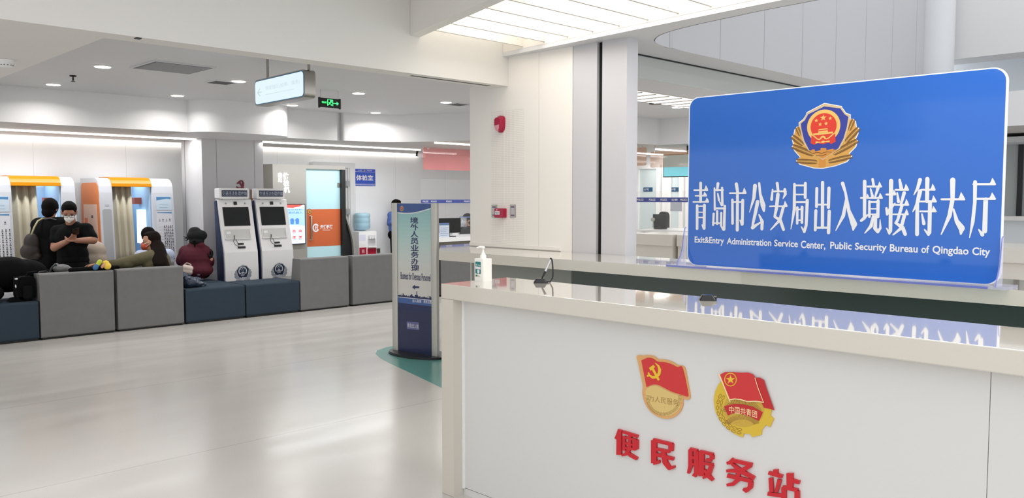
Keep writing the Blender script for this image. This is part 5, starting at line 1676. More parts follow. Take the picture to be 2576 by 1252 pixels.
q = MB().fbox(FN, a_[0], b_[0], b_[1] - .04, b_[1], 0, 0.001, 0)
for k in range(6):
    zz = b_[1] - .09 - k * .032
    q.fbox(FN, a_[0] + .02, b_[0] - .02 - .02 * (k % 3), zz, zz + .006, 0, 0.001, 1)
q.build('notice_print', [mat('notice_blue', (96, 118, 160), 0.4), mat('notice_text', (130, 138, 158), 0.5)], nc)

# hanging pink panel and security camera
YPK = 10.75
FPK = Fr((0, YPK, 0))
gk = plane_px(FPK)
a_ = gk(1065, 426)
pk = thing('overhead_sign', 'translucent pink panel hanging from the soffit beside the white pier', 'sign', (a_[0] + .8, YPK, 2.38))
MB().prism(FPK, rrect(a_[0], a_[0] + 2.4, a_[1], 2.375, 0.03), -0.006, 0).build('acrylic_sheet', mat('pink_acrylic', (236, 140, 140), 0.05, alpha=0.42, spec=0.6), pk)
q = MB()
for dx in (.1, 1.2, 2.3):
    q.box(a_[0] + dx - .015, a_[0] + dx + .015, YPK - .004, YPK + .012, 2.35, 2.384)
q.build('clip', M_CHROME, pk)
pc_ = at_z(1066, 372, 2.384)
cc = thing('security_camera', 'white bullet security camera with a black lens under the soffit', 'camera', tuple(pc_))
dwn = pc_ + Vector((0, 0, -0.12))
MB().lathe(pc_, [(0.05, 0), (0.05, -0.012), (0.014, -0.014)], 16).tube([pc_, dwn], 0.014, 10).build('bracket', M_WHITEPL, cc)
lens = near(1047, 386, dwn)
ax = (lens - dwn)
MB().tube([dwn - ax * 0.25, dwn + ax * 0.75], 0.042, 16).build('housing', M_WHITEPL, cc)
MB().tube([dwn + ax * 0.75, dwn + ax * 1.0], [0.045, 0.043], 16).build('lens_hood', M_BLACK, cc)

# ================================================================ FAR SERVICE ROOM, LEFT OF THE BLUE SIGN
XR = 8.4
FR_ = Fr((XR, 6.4, 0), (0, -1, 0), (0, 0, 1))
gr = plane_px(FR_)
M_RC = mat('cream_solid_surface', (230, 225, 218), 0.25, spec=0.5)
rc = thing('curved_counter', 'cream curved-end service counter in the room beyond the blue sign', 'counter', (XR + .4, 3.5, 0))
yj2 = FR_.p(*gr(1690, 600)).y
ytop0 = FR_.p(*gr(1576, 590)).y
for y0_, y1_ in ((yj2 + .004, ytop0), (-1.0, yj2 - .004)):
    pts = [(XR, y0_), (XR, y1_ - .12), (XR + .03, y1_ - .04), (XR + .12, y1_), (XR + .75, y1_), (XR + .75, y0_)]
    MB().prism(FX, pts, 0.965, 1.10).build('counter_top', M_RC, rc, bevel=0.03, seg=4, smooth_all=False)
    pts2 = [(x_ + .025, y_) for x_, y_ in pts[:2]] + [(XR + .05, y1_ - .05), (XR + .14, y1_ - .02), (XR + .7, y1_ - .02), (XR + .7, y0_)]
    MB().prism(FX, pts2, 0, 0.965).build('counter_front', M_RC, rc)
XG = 9.2
FG = Fr((XG, 6.4, 0), (0, -1, 0), (0, 0, 1))
gg = plane_px(FG)
gs = thing('glass_partition', 'clear glass screen with a blue lettered band left of the blue sign', 'glass screen', (XG, 5.0, 1.1))
u0_, u1_ = gg(1560, 500)[0], gg(1780, 500)[0]
z0_, z1_ = gg(1650, 508)[1], gg(1650, 496.5)[1]
MB().fbox(FG, u0_, u1_, 1.10, gg(1700, 480)[1], -0.006, 0).build('glass_pane', M_PGLASS, gs)
MB().fbox(FG, u0_, u1_, z0_, z1_, 0.0, 0.002).build('lettered_band', M_BAND, gs)
MB().box(XR + .7, XG + .1, 0, ytop0 - .05, 0.0, 1.098).build('ledge', M_RC, rc)
q = MB()
for px in (1611, 1641, 1670, 1697, 1720):
    put_text(q, FG, 'POLICE' if px != 1697 else '公安', gg(px - 8, 502)[0], gg(px + 8, 502)[0], z0_ + (z1_ - z0_) * .28, z0_ + (z1_ - z0_) * .75, 0.0035, 0, 0.03)
q.build('lettering', M_WHITEPRINT, gs)
a_, b_ = gg(1687, 531), gg(1716, 508)
nt_ = tag(MB().fbox(FG, a_[0], b_[0], a_[1], b_[1], 0.003, 0.006).build('notice', mat('grey_notice', (184, 190, 200), 0.4)), 'grey paper notice taped under the band of the far glass screen', 'notice')
XM = 9.9
FMo = Fr((XM, 6.4, 0), (0, -1, 0), (0, 0, 1))
gmo = plane_px(FMo)
a_, b_ = gmo(1642, 574), gmo(1677, 539)
zdk = gmo(1660, 576)[1]
ds = thing('work_desk', 'white work desk behind the far counter, under a black monitor', 'desk', (XM + .3, 5.5, 0))
MB().box(XM - .3, XM + .6, 3.0, 7.2, zdk - .03, zdk).build('desk_top', M_WHITEPL, ds)
for yy in (3.1, 7.1):
    MB().box(XM - .25, XM + .55, yy - .02, yy + .02, 0, zdk - .03).build('side_panel', M_WHITEPL, ds)
m2 = thing('monitor', 'black computer monitor with a small webcam, left of the blue sign', 'monitor', tuple(FMo.p((a_[0] + b_[0]) / 2, zdk)))
MB().fbox(FMo, a_[0], b_[0], zdk + .02, b_[1], -0.04, 0).build('display_back', M_BLACK, m2, bevel=0.008)
MB().fbox(FMo, a_[0] + .06, b_[0] - .06, zdk, zdk + .03, -0.10, 0.05).build('stand_foot', M_BLACK, m2)
w_ = gmo(1646, 552)
MB().tube([FMo.p(w_[0], w_[1], 0.02), FMo.p(w_[0], w_[1], 0.05)], 0.028, 14).tube([FMo.p(w_[0], w_[1], 0.03), FMo.p(w_[0] + .01, zdk + .003, 0.03)], 0.006, 8).build('webcam', mat('webcam_grey', (170, 170, 164), 0.4), m2)
XCH = 10.6
FCh = Fr((XCH, 6.4, 0), (0, -1, 0), (0, 0, 1))
gch = plane_px(FCh)
a_, b_ = gch(1656, 560), gch(1679, 532)
ch_ = thing('office_chair', 'black office chair behind the far monitor', 'chair', tuple(FCh.p((a_[0] + b_[0]) / 2, 0)))
MB().prism(FCh, rrect(a_[0], b_[0], a_[1] - .2, b_[1], 0.07), -0.06, 0).build('backrest', M_BLACK, ch_, bevel=0.015)
cu_ = (a_[0] + b_[0]) / 2
MB().prism(FCh, rrect(cu_ - .24, cu_ + .24, 0.44, 0.5, 0.02), -0.5, 0.0).build('seat', M_BLACK, ch_)
MB().tube([FCh.p(cu_, 0.06, -.25), FCh.p(cu_, 0.45, -.25)], 0.03, 10).build('column', M_CHROME, ch_)
lg_ = MB()
for k in range(5):
    a = k * 2 * math.pi / 5
    lg_.tube([FCh.p(cu_, 0.08, -.25), FCh.p(cu_ + .28 * math.cos(a), 0.03, -.25 + .28 * math.sin(a))], 0.022, 8)
lg_.build('star_base', M_BLACK, ch_)

# tv, orange panels
XT = 11.35
FTv = Fr((XT, 6.4, 0), (0, -1, 0), (0, 0, 1))
gtv = plane_px(FTv)
a_, b_ = gtv(1668, 446), gtv(1760, 385)
tv = thing('hanging_screen', 'large hanging screen with a pale cyan picture, just left of the blue sign', 'screen', tuple(FTv.p(a_[0] + .4, b_[1])))
MB().fbox(FTv, a_[0], b_[0], a_[1], b_[1], -0.05, 0).build('case', M_BLACK, tv, bevel=0.004)
q = MB().flat(FTv, [(a_[0] + .012, a_[1] + .014), (b_[0] - .012, a_[1] + .014), (b_[0] - .012, b_[1] - .012), (a_[0] + .012, b_[1] - .012)], 0.001, 0)
q.build('lit_picture', mat('tv_cyan', (140, 226, 240), 0.2, emit=.30, emit_c=(130, 216, 236)), tv)
MB().tube([FTv.p(a_[0] + .45, b_[1], -.03), FTv.p(a_[0] + .45, 2.40 if b_[1] < 2.4 else b_[1] + .02, -.03)], 0.02, 10).build('hanger', M_DARKMETAL, tv)
XO = 10.97
FO = Fr((XO, 6.4, 0), (0, -1, 0), (0, 0, 1))
go = plane_px(FO)
M_OAC = mat('orange_acrylic', (214, 158, 112), 0.05, alpha=0.42, spec=0.6)
for (xa_, xb_, ya_, yb_, lab) in ((1570, 1626, 418, 370, 'translucent orange hanging panel at the right edge of the pier'), (1636, 1760, 422, 376, 'translucent orange hanging panel in front of the hanging screen')):
    a_, b_ = go(xa_, ya_), go(xb_, yb_)
    t = thing('overhead_sign', lab, 'sign', tuple(FO.p(a_[0], 2.4)), 0, 'orange panels over the far counter')
    MB().prism(FO, rrect(a_[0], b_[0], a_[1], min(b_[1], 2.37), 0.03), -0.006, 0).build('acrylic_sheet', M_OAC, t)
    q = MB()
    for uu_ in (a_[0] + .08, b_[0] - .08):
        q.tube([FO.p(uu_, min(b_[1], 2.37) - .02, -0.003), FO.p(uu_, 2.384, -0.003)], 0.006, 6)
    q.build('hanger_wire', M_CHROME, t)
# doors of the far room
XDR = 13.38
FDr = Fr((XDR, 6.4, 0), (0, -1, 0), (0, 0, 1))
gdr = plane_px(FDr)
M_DGL = mat('pale_door_glass', (206, 218, 220), 0.3)
for i_, (xa_, xb_, yt_) in enumerate(((1609, 1655, 424), (1690, 1712, 440))):
    a_, b_ = gdr(xa_, 600), gdr(xb_, yt_)
    d_ = struct(MB().fbox(FDr, a_[0], b_[0], 0, b_[1], 0, 0.02).build('door_%d' % (i_ + 2), M_DGL))
    MB().fbox(FDr, a_[0] - .08, a_[0], 0, b_[1] + .08, 0, 0.05).fbox(FDr, b_[0], b_[0] + .08, 0, b_[1] + .08, 0, 0.05).fbox(FDr, a_[0], b_[0], b_[1], b_[1] + .08, 0, 0.05).build('door_frame', M_WHITEPL, d_)
    c0_ = gdr((xa_ + xb_) / 2 - (6 if i_ == 0 else 8), 482 if i_ == 0 else 482)
    c1_ = gdr((xa_ + xb_) / 2 + (6 if i_ == 0 else 2), 471)
    pl = MB().fbox(FDr, c0_[0] - .05, c1_[0] + .05, c0_[1], c1_[1], 0.02, 0.03, 0)
    put_text(pl, FDr, '07号', c0_[0] - .03, c0_[0] + .08, c0_[1] + .02, c1_[1] - .02, 0.031, 1)
    pl.build('number_plate', [mat('plate_navy', (44, 84, 120), 0.4), M_WHITEPRINT], d_)
tag(MB().box(11.0, 13.3, 9.305, 9.335, 2.362, 2.3845).build('light_strip', M_LED), 'linear light seen through the leftmost orange panel, left of the hanging screen', 'light strip')
tag(MB().box(11.72, 12.58, 8.335, 8.365, 2.362, 2.3845).build('light_strip', M_LED), 'short linear light just above the hanging screen', 'light strip')
tag(MB().box(12.64, 13.3, 8.335, 8.365, 2.362, 2.3845).build('light_strip', M_LED), 'linear light above the hanging screen, touching the edge of the blue sign', 'light strip')
# smoke curtain glass under the atrium ceiling edge
gl = thing('smoke_curtain', 'band of reflective glass hanging along the ceiling edge beyond the pier', 'glass screen', (8.4, 4.34, zc))
MB().box(5.55, 11.5, 4.33, 4.342, 2.58, 2.768).build('glass_band', mat('smoke_glass', (190, 200, 198), 0.03, alpha=0.35, spec=0.9), gl)
MB().box(5.55, 11.5, 4.33, 4.342, 2.768, 2.781).build('rail', M_DARKMETAL, gl)

# ================================================================ PEOPLE AND THEIR THINGS
def blob(name, prims, m, parent=None, voxel=0.012, smooth=6, local=False):
    """one continuous skin grown over overlapping rounded shapes"""
    mb = MB()
    for p_ in prims:
        if p_[0] == 'c':
            mb.cap(*p_[1:])
        elif p_[0] == 'b':
            mb.prism(*p_[1:])
        else:
            mb.ell(*p_[1:])
    me = bpy.data.meshes.new('raw')
    me.from_pydata(mb.v, [], mb.f)
    me.validate()
    bm = bmesh.new()
    bm.from_mesh(me)
    bmesh.ops.recalc_face_normals(bm, faces=bm.faces)
    bm.to_mesh(me)
    bm.free()
    o = bpy.data.objects.new('raw', me)
    COL.objects.link(o)
    r = o.modifiers.new('r', 'REMESH')
    r.mode = 'VOXEL'
    r.voxel_size = voxel
    s_ = o.modifiers.new('s', 'SMOOTH')
    s_.factor = 0.5
    s_.iterations = smooth
    dg = bpy.context.evaluated_depsgraph_get()
    out = bpy.data.meshes.new_from_object(o.evaluated_get(dg))
    bpy.data.objects.remove(o)
    bpy.data.meshes.remove(me)
    out.name = name
    off = Vector((0, 0, 0)) if (local or parent is None) else ORIGIN[parent.name]
    for v in out.vertices:
        v.co -= off
    out.materials.clear()
    out.materials.append(m)
    out.polygons.foreach_set('use_smooth', [True] * len(out.polygons))
    out.polygons.foreach_set('material_index', [0] * len(out.polygons))
    out.update()
    ob = bpy.data.objects.new(name, out)
    COL.objects.link(ob)
    ob.parent = parent
    ORIGIN[ob.name] = ORIGIN.get(parent.name, Vector((0, 0, 0))) if parent else Vector((0, 0, 0))
    return ob


def quat(z_axis, y_axis=None):
    """rotation taking local z to z_axis, local y near y_axis"""
    z = Vector(z_axis).normalized()
    y = Vector(y_axis or (0, 1, 0))
    y = (y - z * y.dot(z)).normalized()
    x = y.cross(z)
    return Matrix((x, y, z)).transposed().to_quaternion()


M_SKIN = mat('skin_light', (188, 138, 114), 0.55, noise=0.03, nscale=30)
M_SKIN2 = mat('skin_tan', (162, 114, 92), 0.55, noise=0.03, nscale=30)
M_HAIR = mat('dark_hair', (14, 12, 11), 0.85, spec=0.12, noise=0.2, nscale=60, stretch=(1, 1, .2))
M_HAIRB = mat('brown_black_hair', (26, 19, 17), 0.85, spec=0.12, noise=0.25, nscale=70, stretch=(1, 1, .15))
M_BLK = mat('black_cloth', (13, 13, 15), 0.85, spec=0.12, noise=0.1, nscale=14, bump=0.2, bscale=60)
M_BLK2 = mat('charcoal_cloth', (17, 17, 20), 0.85, spec=0.12, noise=0.1, nscale=14, bump=0.2, bscale=60)
M_MASK = mat('white_mask', (228, 226, 220), 0.7)
M_SHOE = mat('dark_shoe', (22, 22, 24), 0.5)
VIEW_R = Vector((math.sin(YAW), -math.cos(YAW), 0))
VIEW_F = Vector((math.cos(YAW), math.sin(YAW), 0))
UPV = Vector((0, 0, 1))


class Fig:
    """a figure placed by the depth of its middle; q(x, y, d) is the point seen at a pixel, d metres nearer"""

    def __init__(s, px, Y):
        s.mid = at_y(px, 600, Y)
        s.dep = (s.mid - CAMP).dot(_ray(1288, 626))

    def q(s, x, y, d=0.0):
        return CAMP + _ray(x, y) * (s.dep - d)

    def base(s, px=None):
        p_ = s.mid if px is None else s.q(px, 600)
        return Vector((p_.x, p_.y, 0))


def hand(prims, wrist, tip_dir, palm_n, curl=0.5, size=1.0, thumb_side=1):
    """palm, four unequal bent fingers and a thumb"""
    t = Vector(tip_dir).normalized()
    n = Vector(palm_n)
    n = (n - t * n.dot(t)).normalized()
    s_ = t.cross(n)
    L = 0.085 * size
    pc = wrist + t * (0.045 * size)
    for k in range(4):
        off = (k - 1.5) * 0.019 * size
        b_ = wrist + t * (0.015 * size) + s_ * off * 0.8
        e_ = wrist + t * L + s_ * off
        prims.append(('c', b_, e_, 0.0125 * size, 0.0105 * size))
        fl = (0.062, 0.072, 0.068, 0.052)[k] * size
        d1 = (t * math.cos(curl) + n * math.sin(curl)).normalized()
        d2 = (t * math.cos(curl * 2.1) + n * math.sin(curl * 2.1)).normalized()
        m_ = e_ + d1 * fl * 0.55
        prims.append(('c', e_, m_, 0.0098 * size, 0.0088 * size))
        prims.append(('c', m_, m_ + d2 * fl * 0.5, 0.0088 * size, 0.0074 * size))
    tb = wrist + t * (0.022 * size) + s_ * (thumb_side * 0.032 * size)
    tm = tb + (t * 0.6 + s_ * thumb_side * 0.75 + n * 0.35).normalized() * 0.042 * size
    te = tm + (t * 0.9 + s_ * thumb_side * 0.15 + n * 0.35).normalized() * 0.034 * size
    prims += [('c', wrist + t * 0.01, tb, 0.014 * size, 0.013 * size), ('c', tb, tm, 0.0125 * size, 0.0105 * size), ('c', tm, te, 0.0105 * size, 0.0085 * size)]


def head(prims, c, facing, up, k=1.0):
    """skull, jaw, nose, ears and neck root around the head centre c"""
    f_ = Vector(facing).normalized()
    u_ = (Vector(up) - f_ * Vector(up).dot(f_)).normalized()
    r_ = f_.cross(u_)
    Q = Matrix((r_, f_, u_)).transposed().to_quaternion()
    prims += [('e', c + u_ * 0.025 * k - f_ * 0.008 * k, (0.076 * k, 0.096 * k, 0.092 * k), Q),
              ('e', c - u_ * 0.045 * k + f_ * 0.022 * k, (0.060 * k, 0.068 * k, 0.072 * k), Q),
              ('e', c - u_ * 0.088 * k + f_ * 0.052 * k, (0.028 * k, 0.024 * k, 0.022 * k), Q),
              ('c', c + u_ * 0.000 * k + f_ * 0.088 * k, c - u_ * 0.034 * k + f_ * 0.104 * k, 0.010 * k, 0.014 * k),
              ('e', c - u_ * 0.062 * k + f_ * 0.084 * k, (0.026 * k, 0.010 * k, 0.008 * k), Q),
              ('e', c + u_ * 0.022 * k + f_ * 0.074 * k, (0.056 * k, 0.014 * k, 0.012 * k), Q)]
    for s_ in (-1, 1):
        prims.append(('e', c - u_ * 0.015 * k + r_ * s_ * 0.080 * k - f_ * 0.01 * k, (0.012 * k, 0.022 * k, 0.032 * k), Q))
    return f_, u_, r_, Q


def shoes_for(parent, feet, fwd):
    for p_ in feet:
        f_ = Vector(fwd).normalized()
        Q = Matrix((f_.cross(UPV), f_, UPV)).transposed().to_quaternion()
        blob('shoe', [('e', p_ + Vector((0, 0, 0.045)), (0.045, 0.07, 0.042), Q), ('e', p_ + f_ * 0.09 + Vector((0, 0, 0.032)), (0.043, 0.09, 0.030), Q)], M_SHOE, parent, 0.01)


# ---------------------------------------------------------------- man in a black T-shirt looking at his phone
F2 = Fig(183, 10.98)
q = F2.q
man = thing('person', 'person in black short-sleeved top, white mask and glasses, standing and looking at a phone', 'person', tuple(F2.base()))
toC = (CAMP - F2.mid)
toC.z = 0
toC.normalize()
hc = q(174, 533, 0.10)
face = (toC + VIEW_R * -0.05 + Vector((0, 0, -0.42))).normalized()
pr = []
f_, u_, r_, Q = head(pr, hc, face, UPV, 1.0)
neck0, neck1 = q(180, 566, 0.0), hc - u_ * 0.06 - f_ * 0.02
shL, shR = q(145, 583), q(217, 578)
chest = q(182, 600, -0.01)
waist, hips = q(183, 640), q(184, 668)
elL, elR = q(137, 623, 0.06), q(235, 604, 0.06)
wrL, wrR = q(170, 606, 0.27), q(193, 605, 0.29)
pr += [('c', neck0, neck1, 0.062, 0.055), ('c', shL, shR, 0.075, 0.075), ('e', chest, (0.17, 0.11, 0.16), quat(UPV, toC)), ('e', waist, (0.155, 0.11, 0.15), quat(UPV, toC)), ('e', hips, (0.165, 0.12, 0.12), quat(UPV, toC)),
       ('c', shL, elL, 0.060, 0.047), ('c', shR, elR, 0.060, 0.047), ('c', elL, wrL, 0.048, 0.031), ('c', elR, wrR, 0.048, 0.031)]
hand(pr, wrL, q(186, 595, 0.31) - wrL, VIEW_R * 0.3 + UPV * 0.8, 0.35, 1.0, -1)
hand(pr, wrR, q(178, 606, 0.31) - wrR, UPV * 0.8 - VIEW_R * 0.2, 0.7, 1.0, 1)
hipL, hipR = q(168, 672), q(200, 672)
ftL, ftR = Vector((hipL.x, hipL.y, 0.0)) + toC * 0.06, Vector((hipR.x, hipR.y, 0.0)) + toC * 0.02
knL, knR = hipL.lerp(ftL, 0.5) + toC * 0.06, hipR.lerp(ftR, 0.5) + toC * 0.06
for a_, b_, c_ in ((hipL, knL, ftL), (hipR, knR, ftR)):
    an = c_ + Vector((0, 0, 0.09))
    pr += [('c', a_, b_, 0.082, 0.056), ('c', b_, an, 0.055, 0.036), ('c', an, c_ + toC * 0.12 + Vector((0, 0, 0.035)), 0.036, 0.03)]
blob('body', pr, M_SKIN2, man, 0.0085, 4)
sh = [('c', shL + Vector((0, 0, .004)), shR + Vector((0, 0, .004)), 0.086, 0.086), ('c', q(170, 572, -.01), q(192, 570, -.01), 0.07, 0.07), ('e', chest, (0.195, 0.135, 0.19), quat(UPV, toC)), ('e', waist, (0.180, 0.135, 0.17), quat(UPV, toC)),
      ('e', q(184, 655), (0.185, 0.14, 0.09), quat(UPV, toC)),
      ('c', shL, shL.lerp(elL, 0.50), 0.078, 0.076), ('c', shR, shR.lerp(elR, 0.72), 0.078, 0.072)]
blob('t_shirt', sh, M_BLK, man, 0.012, 5)
tr_ = [('e', q(184, 672), (0.195, 0.15, 0.13), quat(UPV, toC))]
for a_, b_, c_ in ((hipL, knL, ftL), (hipR, knR, ftR)):
    tr_ += [('c', a_, b_, 0.105, 0.078), ('c', b_, c_ + Vector((0, 0, 0.07)), 0.078, 0.062)]
blob('trousers', tr_, M_BLK2, man, 0.014, 4)
shoes_for(man, [ftL, ftR], toC)
ha = [('e', hc + u_ * 0.040 - f_ * 0.020, (0.087, 0.100, 0.090), Q), ('e', hc + u_ * 0.085 + f_ * 0.012, (0.070, 0.078, 0.042), Q), ('e', hc - u_ * 0.03 - f_ * 0.060, (0.068, 0.050, 0.062), Q)]
blob('hair', ha, M_HAIR, man, 0.009, 3)
mk = [('e', hc - u_ * 0.052 + f_ * 0.058, (0.058, 0.066, 0.050), Q), ('c', hc - u_ * 0.016 + f_ * 0.108, hc - u_ * 0.080 + f_ * 0.100, 0.012, 0.02)]
mo_ = blob('face_mask', mk, M_MASK, man, 0.007, 3)
sm = MB()
for s_ in (-1, 1):
    sm.tube([hc - u_ * 0.035 + f_ * 0.085 + r_ * s_ * 0.052, hc - u_ * 0.02 + f_ * 0.02 + r_ * s_ * 0.080, hc - u_ * 0.008 - f_ * 0.01 + r_ * s_ * 0.090], 0.002, 5)
sm.build('ear_loop', M_MASK, mo_)
gl_ = MB()
for s_ in (-1, 1):
    e0 = hc - u_ * 0.004 + f_ * 0.112 + r_ * s_ * 0.034
    gl_.tube([e0 + (r_ * math.cos(k * math.pi / 8) * 0.026 + u_ * math.sin(k * math.pi / 8) * 0.019) for k in range(17)], 0.0024, 5, caps=False)
    gl_.tube([e0 + r_ * s_ * 0.026, hc + u_ * 0.0 + f_ * 0.0 + r_ * s_ * 0.092], 0.0022, 5)
gl_.tube([hc - u_ * 0.002 + f_ * 0.113 - r_ * 0.009, hc - u_ * 0.002 + f_ * 0.113 + r_ * 0.009], 0.0024, 5)
gl_.build('glasses', M_BLACK, man)
ey = MB()
for s_ in (-1, 1):
    ey.ell(hc - u_ * 0.006 + f_ * 0.088 + r_ * s_ * 0.034, (0.012, 0.012, 0.008), seg=8, rings=6)
ey.build('eyes', mat('eye_dark', (40, 30, 28), 0.3), man)
phc = q(191, 583, 0.345)
fph = Fr(phc, (q(203, 578, .36) - q(186, 585, .36)), UPV * 0.55 + toC * 0.83)
ph_ = MB().prism(fph, rrect(-0.042, 0.042, -0.072, 0.072, 0.008, 3), -0.004, 0.004).build('mobile_phone', M_PENB)
tag(ph_, 'black mobile phone held by the standing person in the black top', 'phone')

# ---------------------------------------------------------------- person in a black coat seen from behind
F1 = Fig(125, 11.36)
q = F1.q
p1 = thing('person', 'person in a long black coat seen from behind, carrying a dark brown shoulder bag', 'person', tuple(F1.base()))
hc = q(127, 524)
pr = []
f_, u_, r_, Q = head(pr, hc, (VIEW_F + Vector((0, 0, -.25))).normalized(), UPV, 1.0)
shL, shR = q(98, 566), q(158, 564)
elL, elR = q(86, 615, -.04), q(166, 618, -.04)
wrL, wrR = q(98, 636, -.14), q(154, 636, -.14)
chest, waist, hips = q(126, 585), q(124, 625), q(122, 660)
hL, hR = q(112, 665), q(136, 665)
fL, fR = Vector((hL.x, hL.y, 0)), Vector((hR.x, hR.y, 0))
pr += [('c', q(127, 562), hc - u_ * 0.05, 0.062, 0.056), ('c', shL, shR, 0.075, 0.075), ('e', chest, (0.17, 0.12, 0.17), quat(UPV, VIEW_F)), ('e', waist, (0.16, 0.12, 0.2), quat(UPV, VIEW_F)), ('e', hips, (0.165, 0.13, 0.14), quat(UPV, VIEW_F)),
       ('c', shL, elL, 0.055, 0.045), ('c', shR, elR, 0.055, 0.045), ('c', elL, wrL, 0.044, 0.03), ('c', elR, wrR, 0.044, 0.03)]
hand(pr, wrL, wrL - elL, VIEW_R, 0.5)
hand(pr, wrR, wrR - elR, -VIEW_R, 0.5)
for a_, c_ in ((hL, fL), (hR, fR)):
    k_ = a_.lerp(c_, .5)
    pr += [('c', a_, k_, 0.08, 0.056), ('c', k_, c_ + Vector((0, 0, .08)), 0.055, 0.036), ('c', c_ + Vector((0, 0, .06)), c_ + VIEW_F * 0.12 + Vector((0, 0, .035)), .036, .03)]
blob('body', pr, M_SKIN2, p1, 0.010, 4)
co_ = [('c', shL, shR, 0.098, 0.098), ('c', q(118, 560), q(138, 559), 0.07, 0.07), ('e', chest, (0.205, 0.15, 0.2), quat(UPV, VIEW_F)), ('e', waist, (0.205, 0.16, 0.24), quat(UPV, VIEW_F)), ('e', hips, (0.215, 0.17, 0.22), quat(UPV, VIEW_F)),
       ('c', q(123, 665), q(122, 690), 0.19, 0.185), ('c', shL, elL, 0.084, 0.07), ('c', shR, elR, 0.084, 0.07), ('c', elL, elL.lerp(wrL, .85), 0.068, 0.055), ('c', elR, elR.lerp(wrR, .85), 0.068, 0.055)]
blob('coat', co_, M_BLK, p1, 0.014, 5)
tr_ = []
for a_, c_ in ((hL, fL), (hR, fR)):
    tr_ += [('c', a_, c_ + Vector((0, 0, .07)), 0.095, 0.062)]
blob('trousers', tr_, M_BLK2, p1, 0.014, 3)
shoes_for(p1, [fL, fR], VIEW_F)
blob('hair', [('e', hc + u_ * 0.02 - f_ * 0.014, (0.095, 0.108, 0.112), Q), ('e', hc - u_ * 0.055 - f_ * 0.045, (0.078, 0.06, 0.07), Q), ('e', hc + u_ * 0.08 - f_ * 0.0, (0.07, 0.08, 0.045), Q)], M_HAIR, p1, 0.009, 3)
MB().tube([q(112, 551, .09), q(127, 549, .11), q(142, 552, .09)], 0.006, 6).build('collar_trim', mat('collar_grey', (90, 90, 94), 0.7), p1)
bag = thing('shoulder_bag', 'dark brown shoulder bag with a beige strap on the back-turned person', 'bag', tuple(q(80, 620, .16)))
blob('bag_body', [('e', q(80, 612, .16), (0.10, 0.06, 0.13), quat(UPV, VIEW_F)), ('e', q(76, 632, .16), (0.125, 0.07, 0.10), quat(UPV, VIEW_F)), ('c', q(62, 640, .16), q(96, 645, .16), 0.045, 0.045)], mat('dark_brown_leather', (38, 28, 24), 0.55), bag, 0.012, 4)
MB().tube([q(84, 592, .17), q(79, 590, .19), q(86, 572, .20), q(95, 556, .16), q(107, 549, .10), q(115, 551, .06)], [0.007, .010, 0.011, 0.011, 0.010, .008], 6).build('strap', mat('beige_strap', (188, 180, 140), 0.6), bag)

# ---------------------------------------------------------------- woman in olive jacket with orange mask, seated, arm along the bench back
F3 = Fig(392, 10.42)
q = F3.q
wo = thing('person', 'person with long dark hair, orange mask and olive jacket, arm along the bench back', 'person', tuple(F3.base(398)))
LEFT = Vector((-1, 0, 0))
hc = q(379, 607)
face = (-VIEW_R + VIEW_F * -0.12 + Vector((0, 0, -0.06))).normalized()
pr = []
f_, u_, r_, Q = head(pr, hc, face, UPV, 1.0)
shN, shF = q(383, 645, 0.13), q(396, 645, -0.16)
chest, waist, hips = q(394, 662), q(398, 690), q(398, 705)
hips.z = 0.56
el, wr = q(298, 664, 0.22), q(243, 665, 0.24)
elF, wrF = q(372, 690, -.2), q(352, 700, -.1)
pr += [('c', q(390, 640), hc - u_ * 0.06 - f_ * 0.02, 0.058, 0.05), ('c', shN, shF, 0.065, 0.065), ('e', chest, (0.12, 0.17, 0.17), quat(UPV, VIEW_F)), ('e', waist, (0.12, 0.15, 0.16), quat(UPV, VIEW_F)), ('e', hips, (0.15, 0.17, 0.12), quat(UPV, VIEW_F)),
       ('c', shN, el, 0.055, 0.043), ('c', el, wr, 0.042, 0.028), ('c', shF, elF, 0.05, 0.042), ('c', elF, wrF, 0.04, 0.028)]
hand(pr, wr, q(206, 670, .26) - wr, Vector((0, 0, -1)) + toC * .2, 0.35, 1.05, 1)
hand(pr, wrF, q(335, 700, -.05) - wrF, Vector((0, 0, -1)), 0.5, 0.95, 1)
ke = []
for dy in (-0.09, 0.09):
    h_ = hips + Vector((0, dy, -0.03))
    kn = h_ + Vector((-0.40, 0.02, 0.0))
    ft = Vector((kn.x - 0.38, kn.y, 0.49))
    ke.append((h_, kn, ft))
    pr += [('c', h_, kn, 0.072, 0.052), ('c', kn, ft, 0.05, 0.034), ('c', ft, ft + Vector((-.05, 0, .10)), 0.034, 0.028)]
blob('body', pr, M_SKIN, wo, 0.0085, 4)
M_OLIVE = mat('olive_jacket', (96, 90, 66), 0.85, noise=0.12, nscale=9, bump=0.4, bscale=30)
jk = [('c', shN, shF, 0.088, 0.085), ('c', q(386, 640, .05), q(394, 640, -.05), 0.075, 0.075), ('e', chest, (0.16, 0.21, 0.19), quat(UPV, VIEW_F)), ('e', waist, (0.16, 0.19, 0.18), quat(UPV, VIEW_F)), ('e', hips + Vector((0, 0, .05)), (0.18, 0.20, 0.12), quat(UPV, VIEW_F)),
      ('c', shN, el, 0.086, 0.066), ('c', el, el.lerp(wr, .93), 0.066, 0.044), ('e', q(322, 664, .20), (0.09, 0.07, 0.062), quat(UPV, VIEW_F)), ('c', shF, elF, 0.075, 0.06), ('c', elF, elF.lerp(wrF, .9), 0.06, 0.045)]
blob('jacket', jk, M_OLIVE, wo, 0.012, 4)
tr_ = [('e', hips, (0.18, 0.19, 0.11), quat(UPV, VIEW_F))]
for h_, kn, ft in ke:
    tr_ += [('c', h_, kn, 0.085, 0.07), ('c', kn, ft, 0.066, 0.045)]
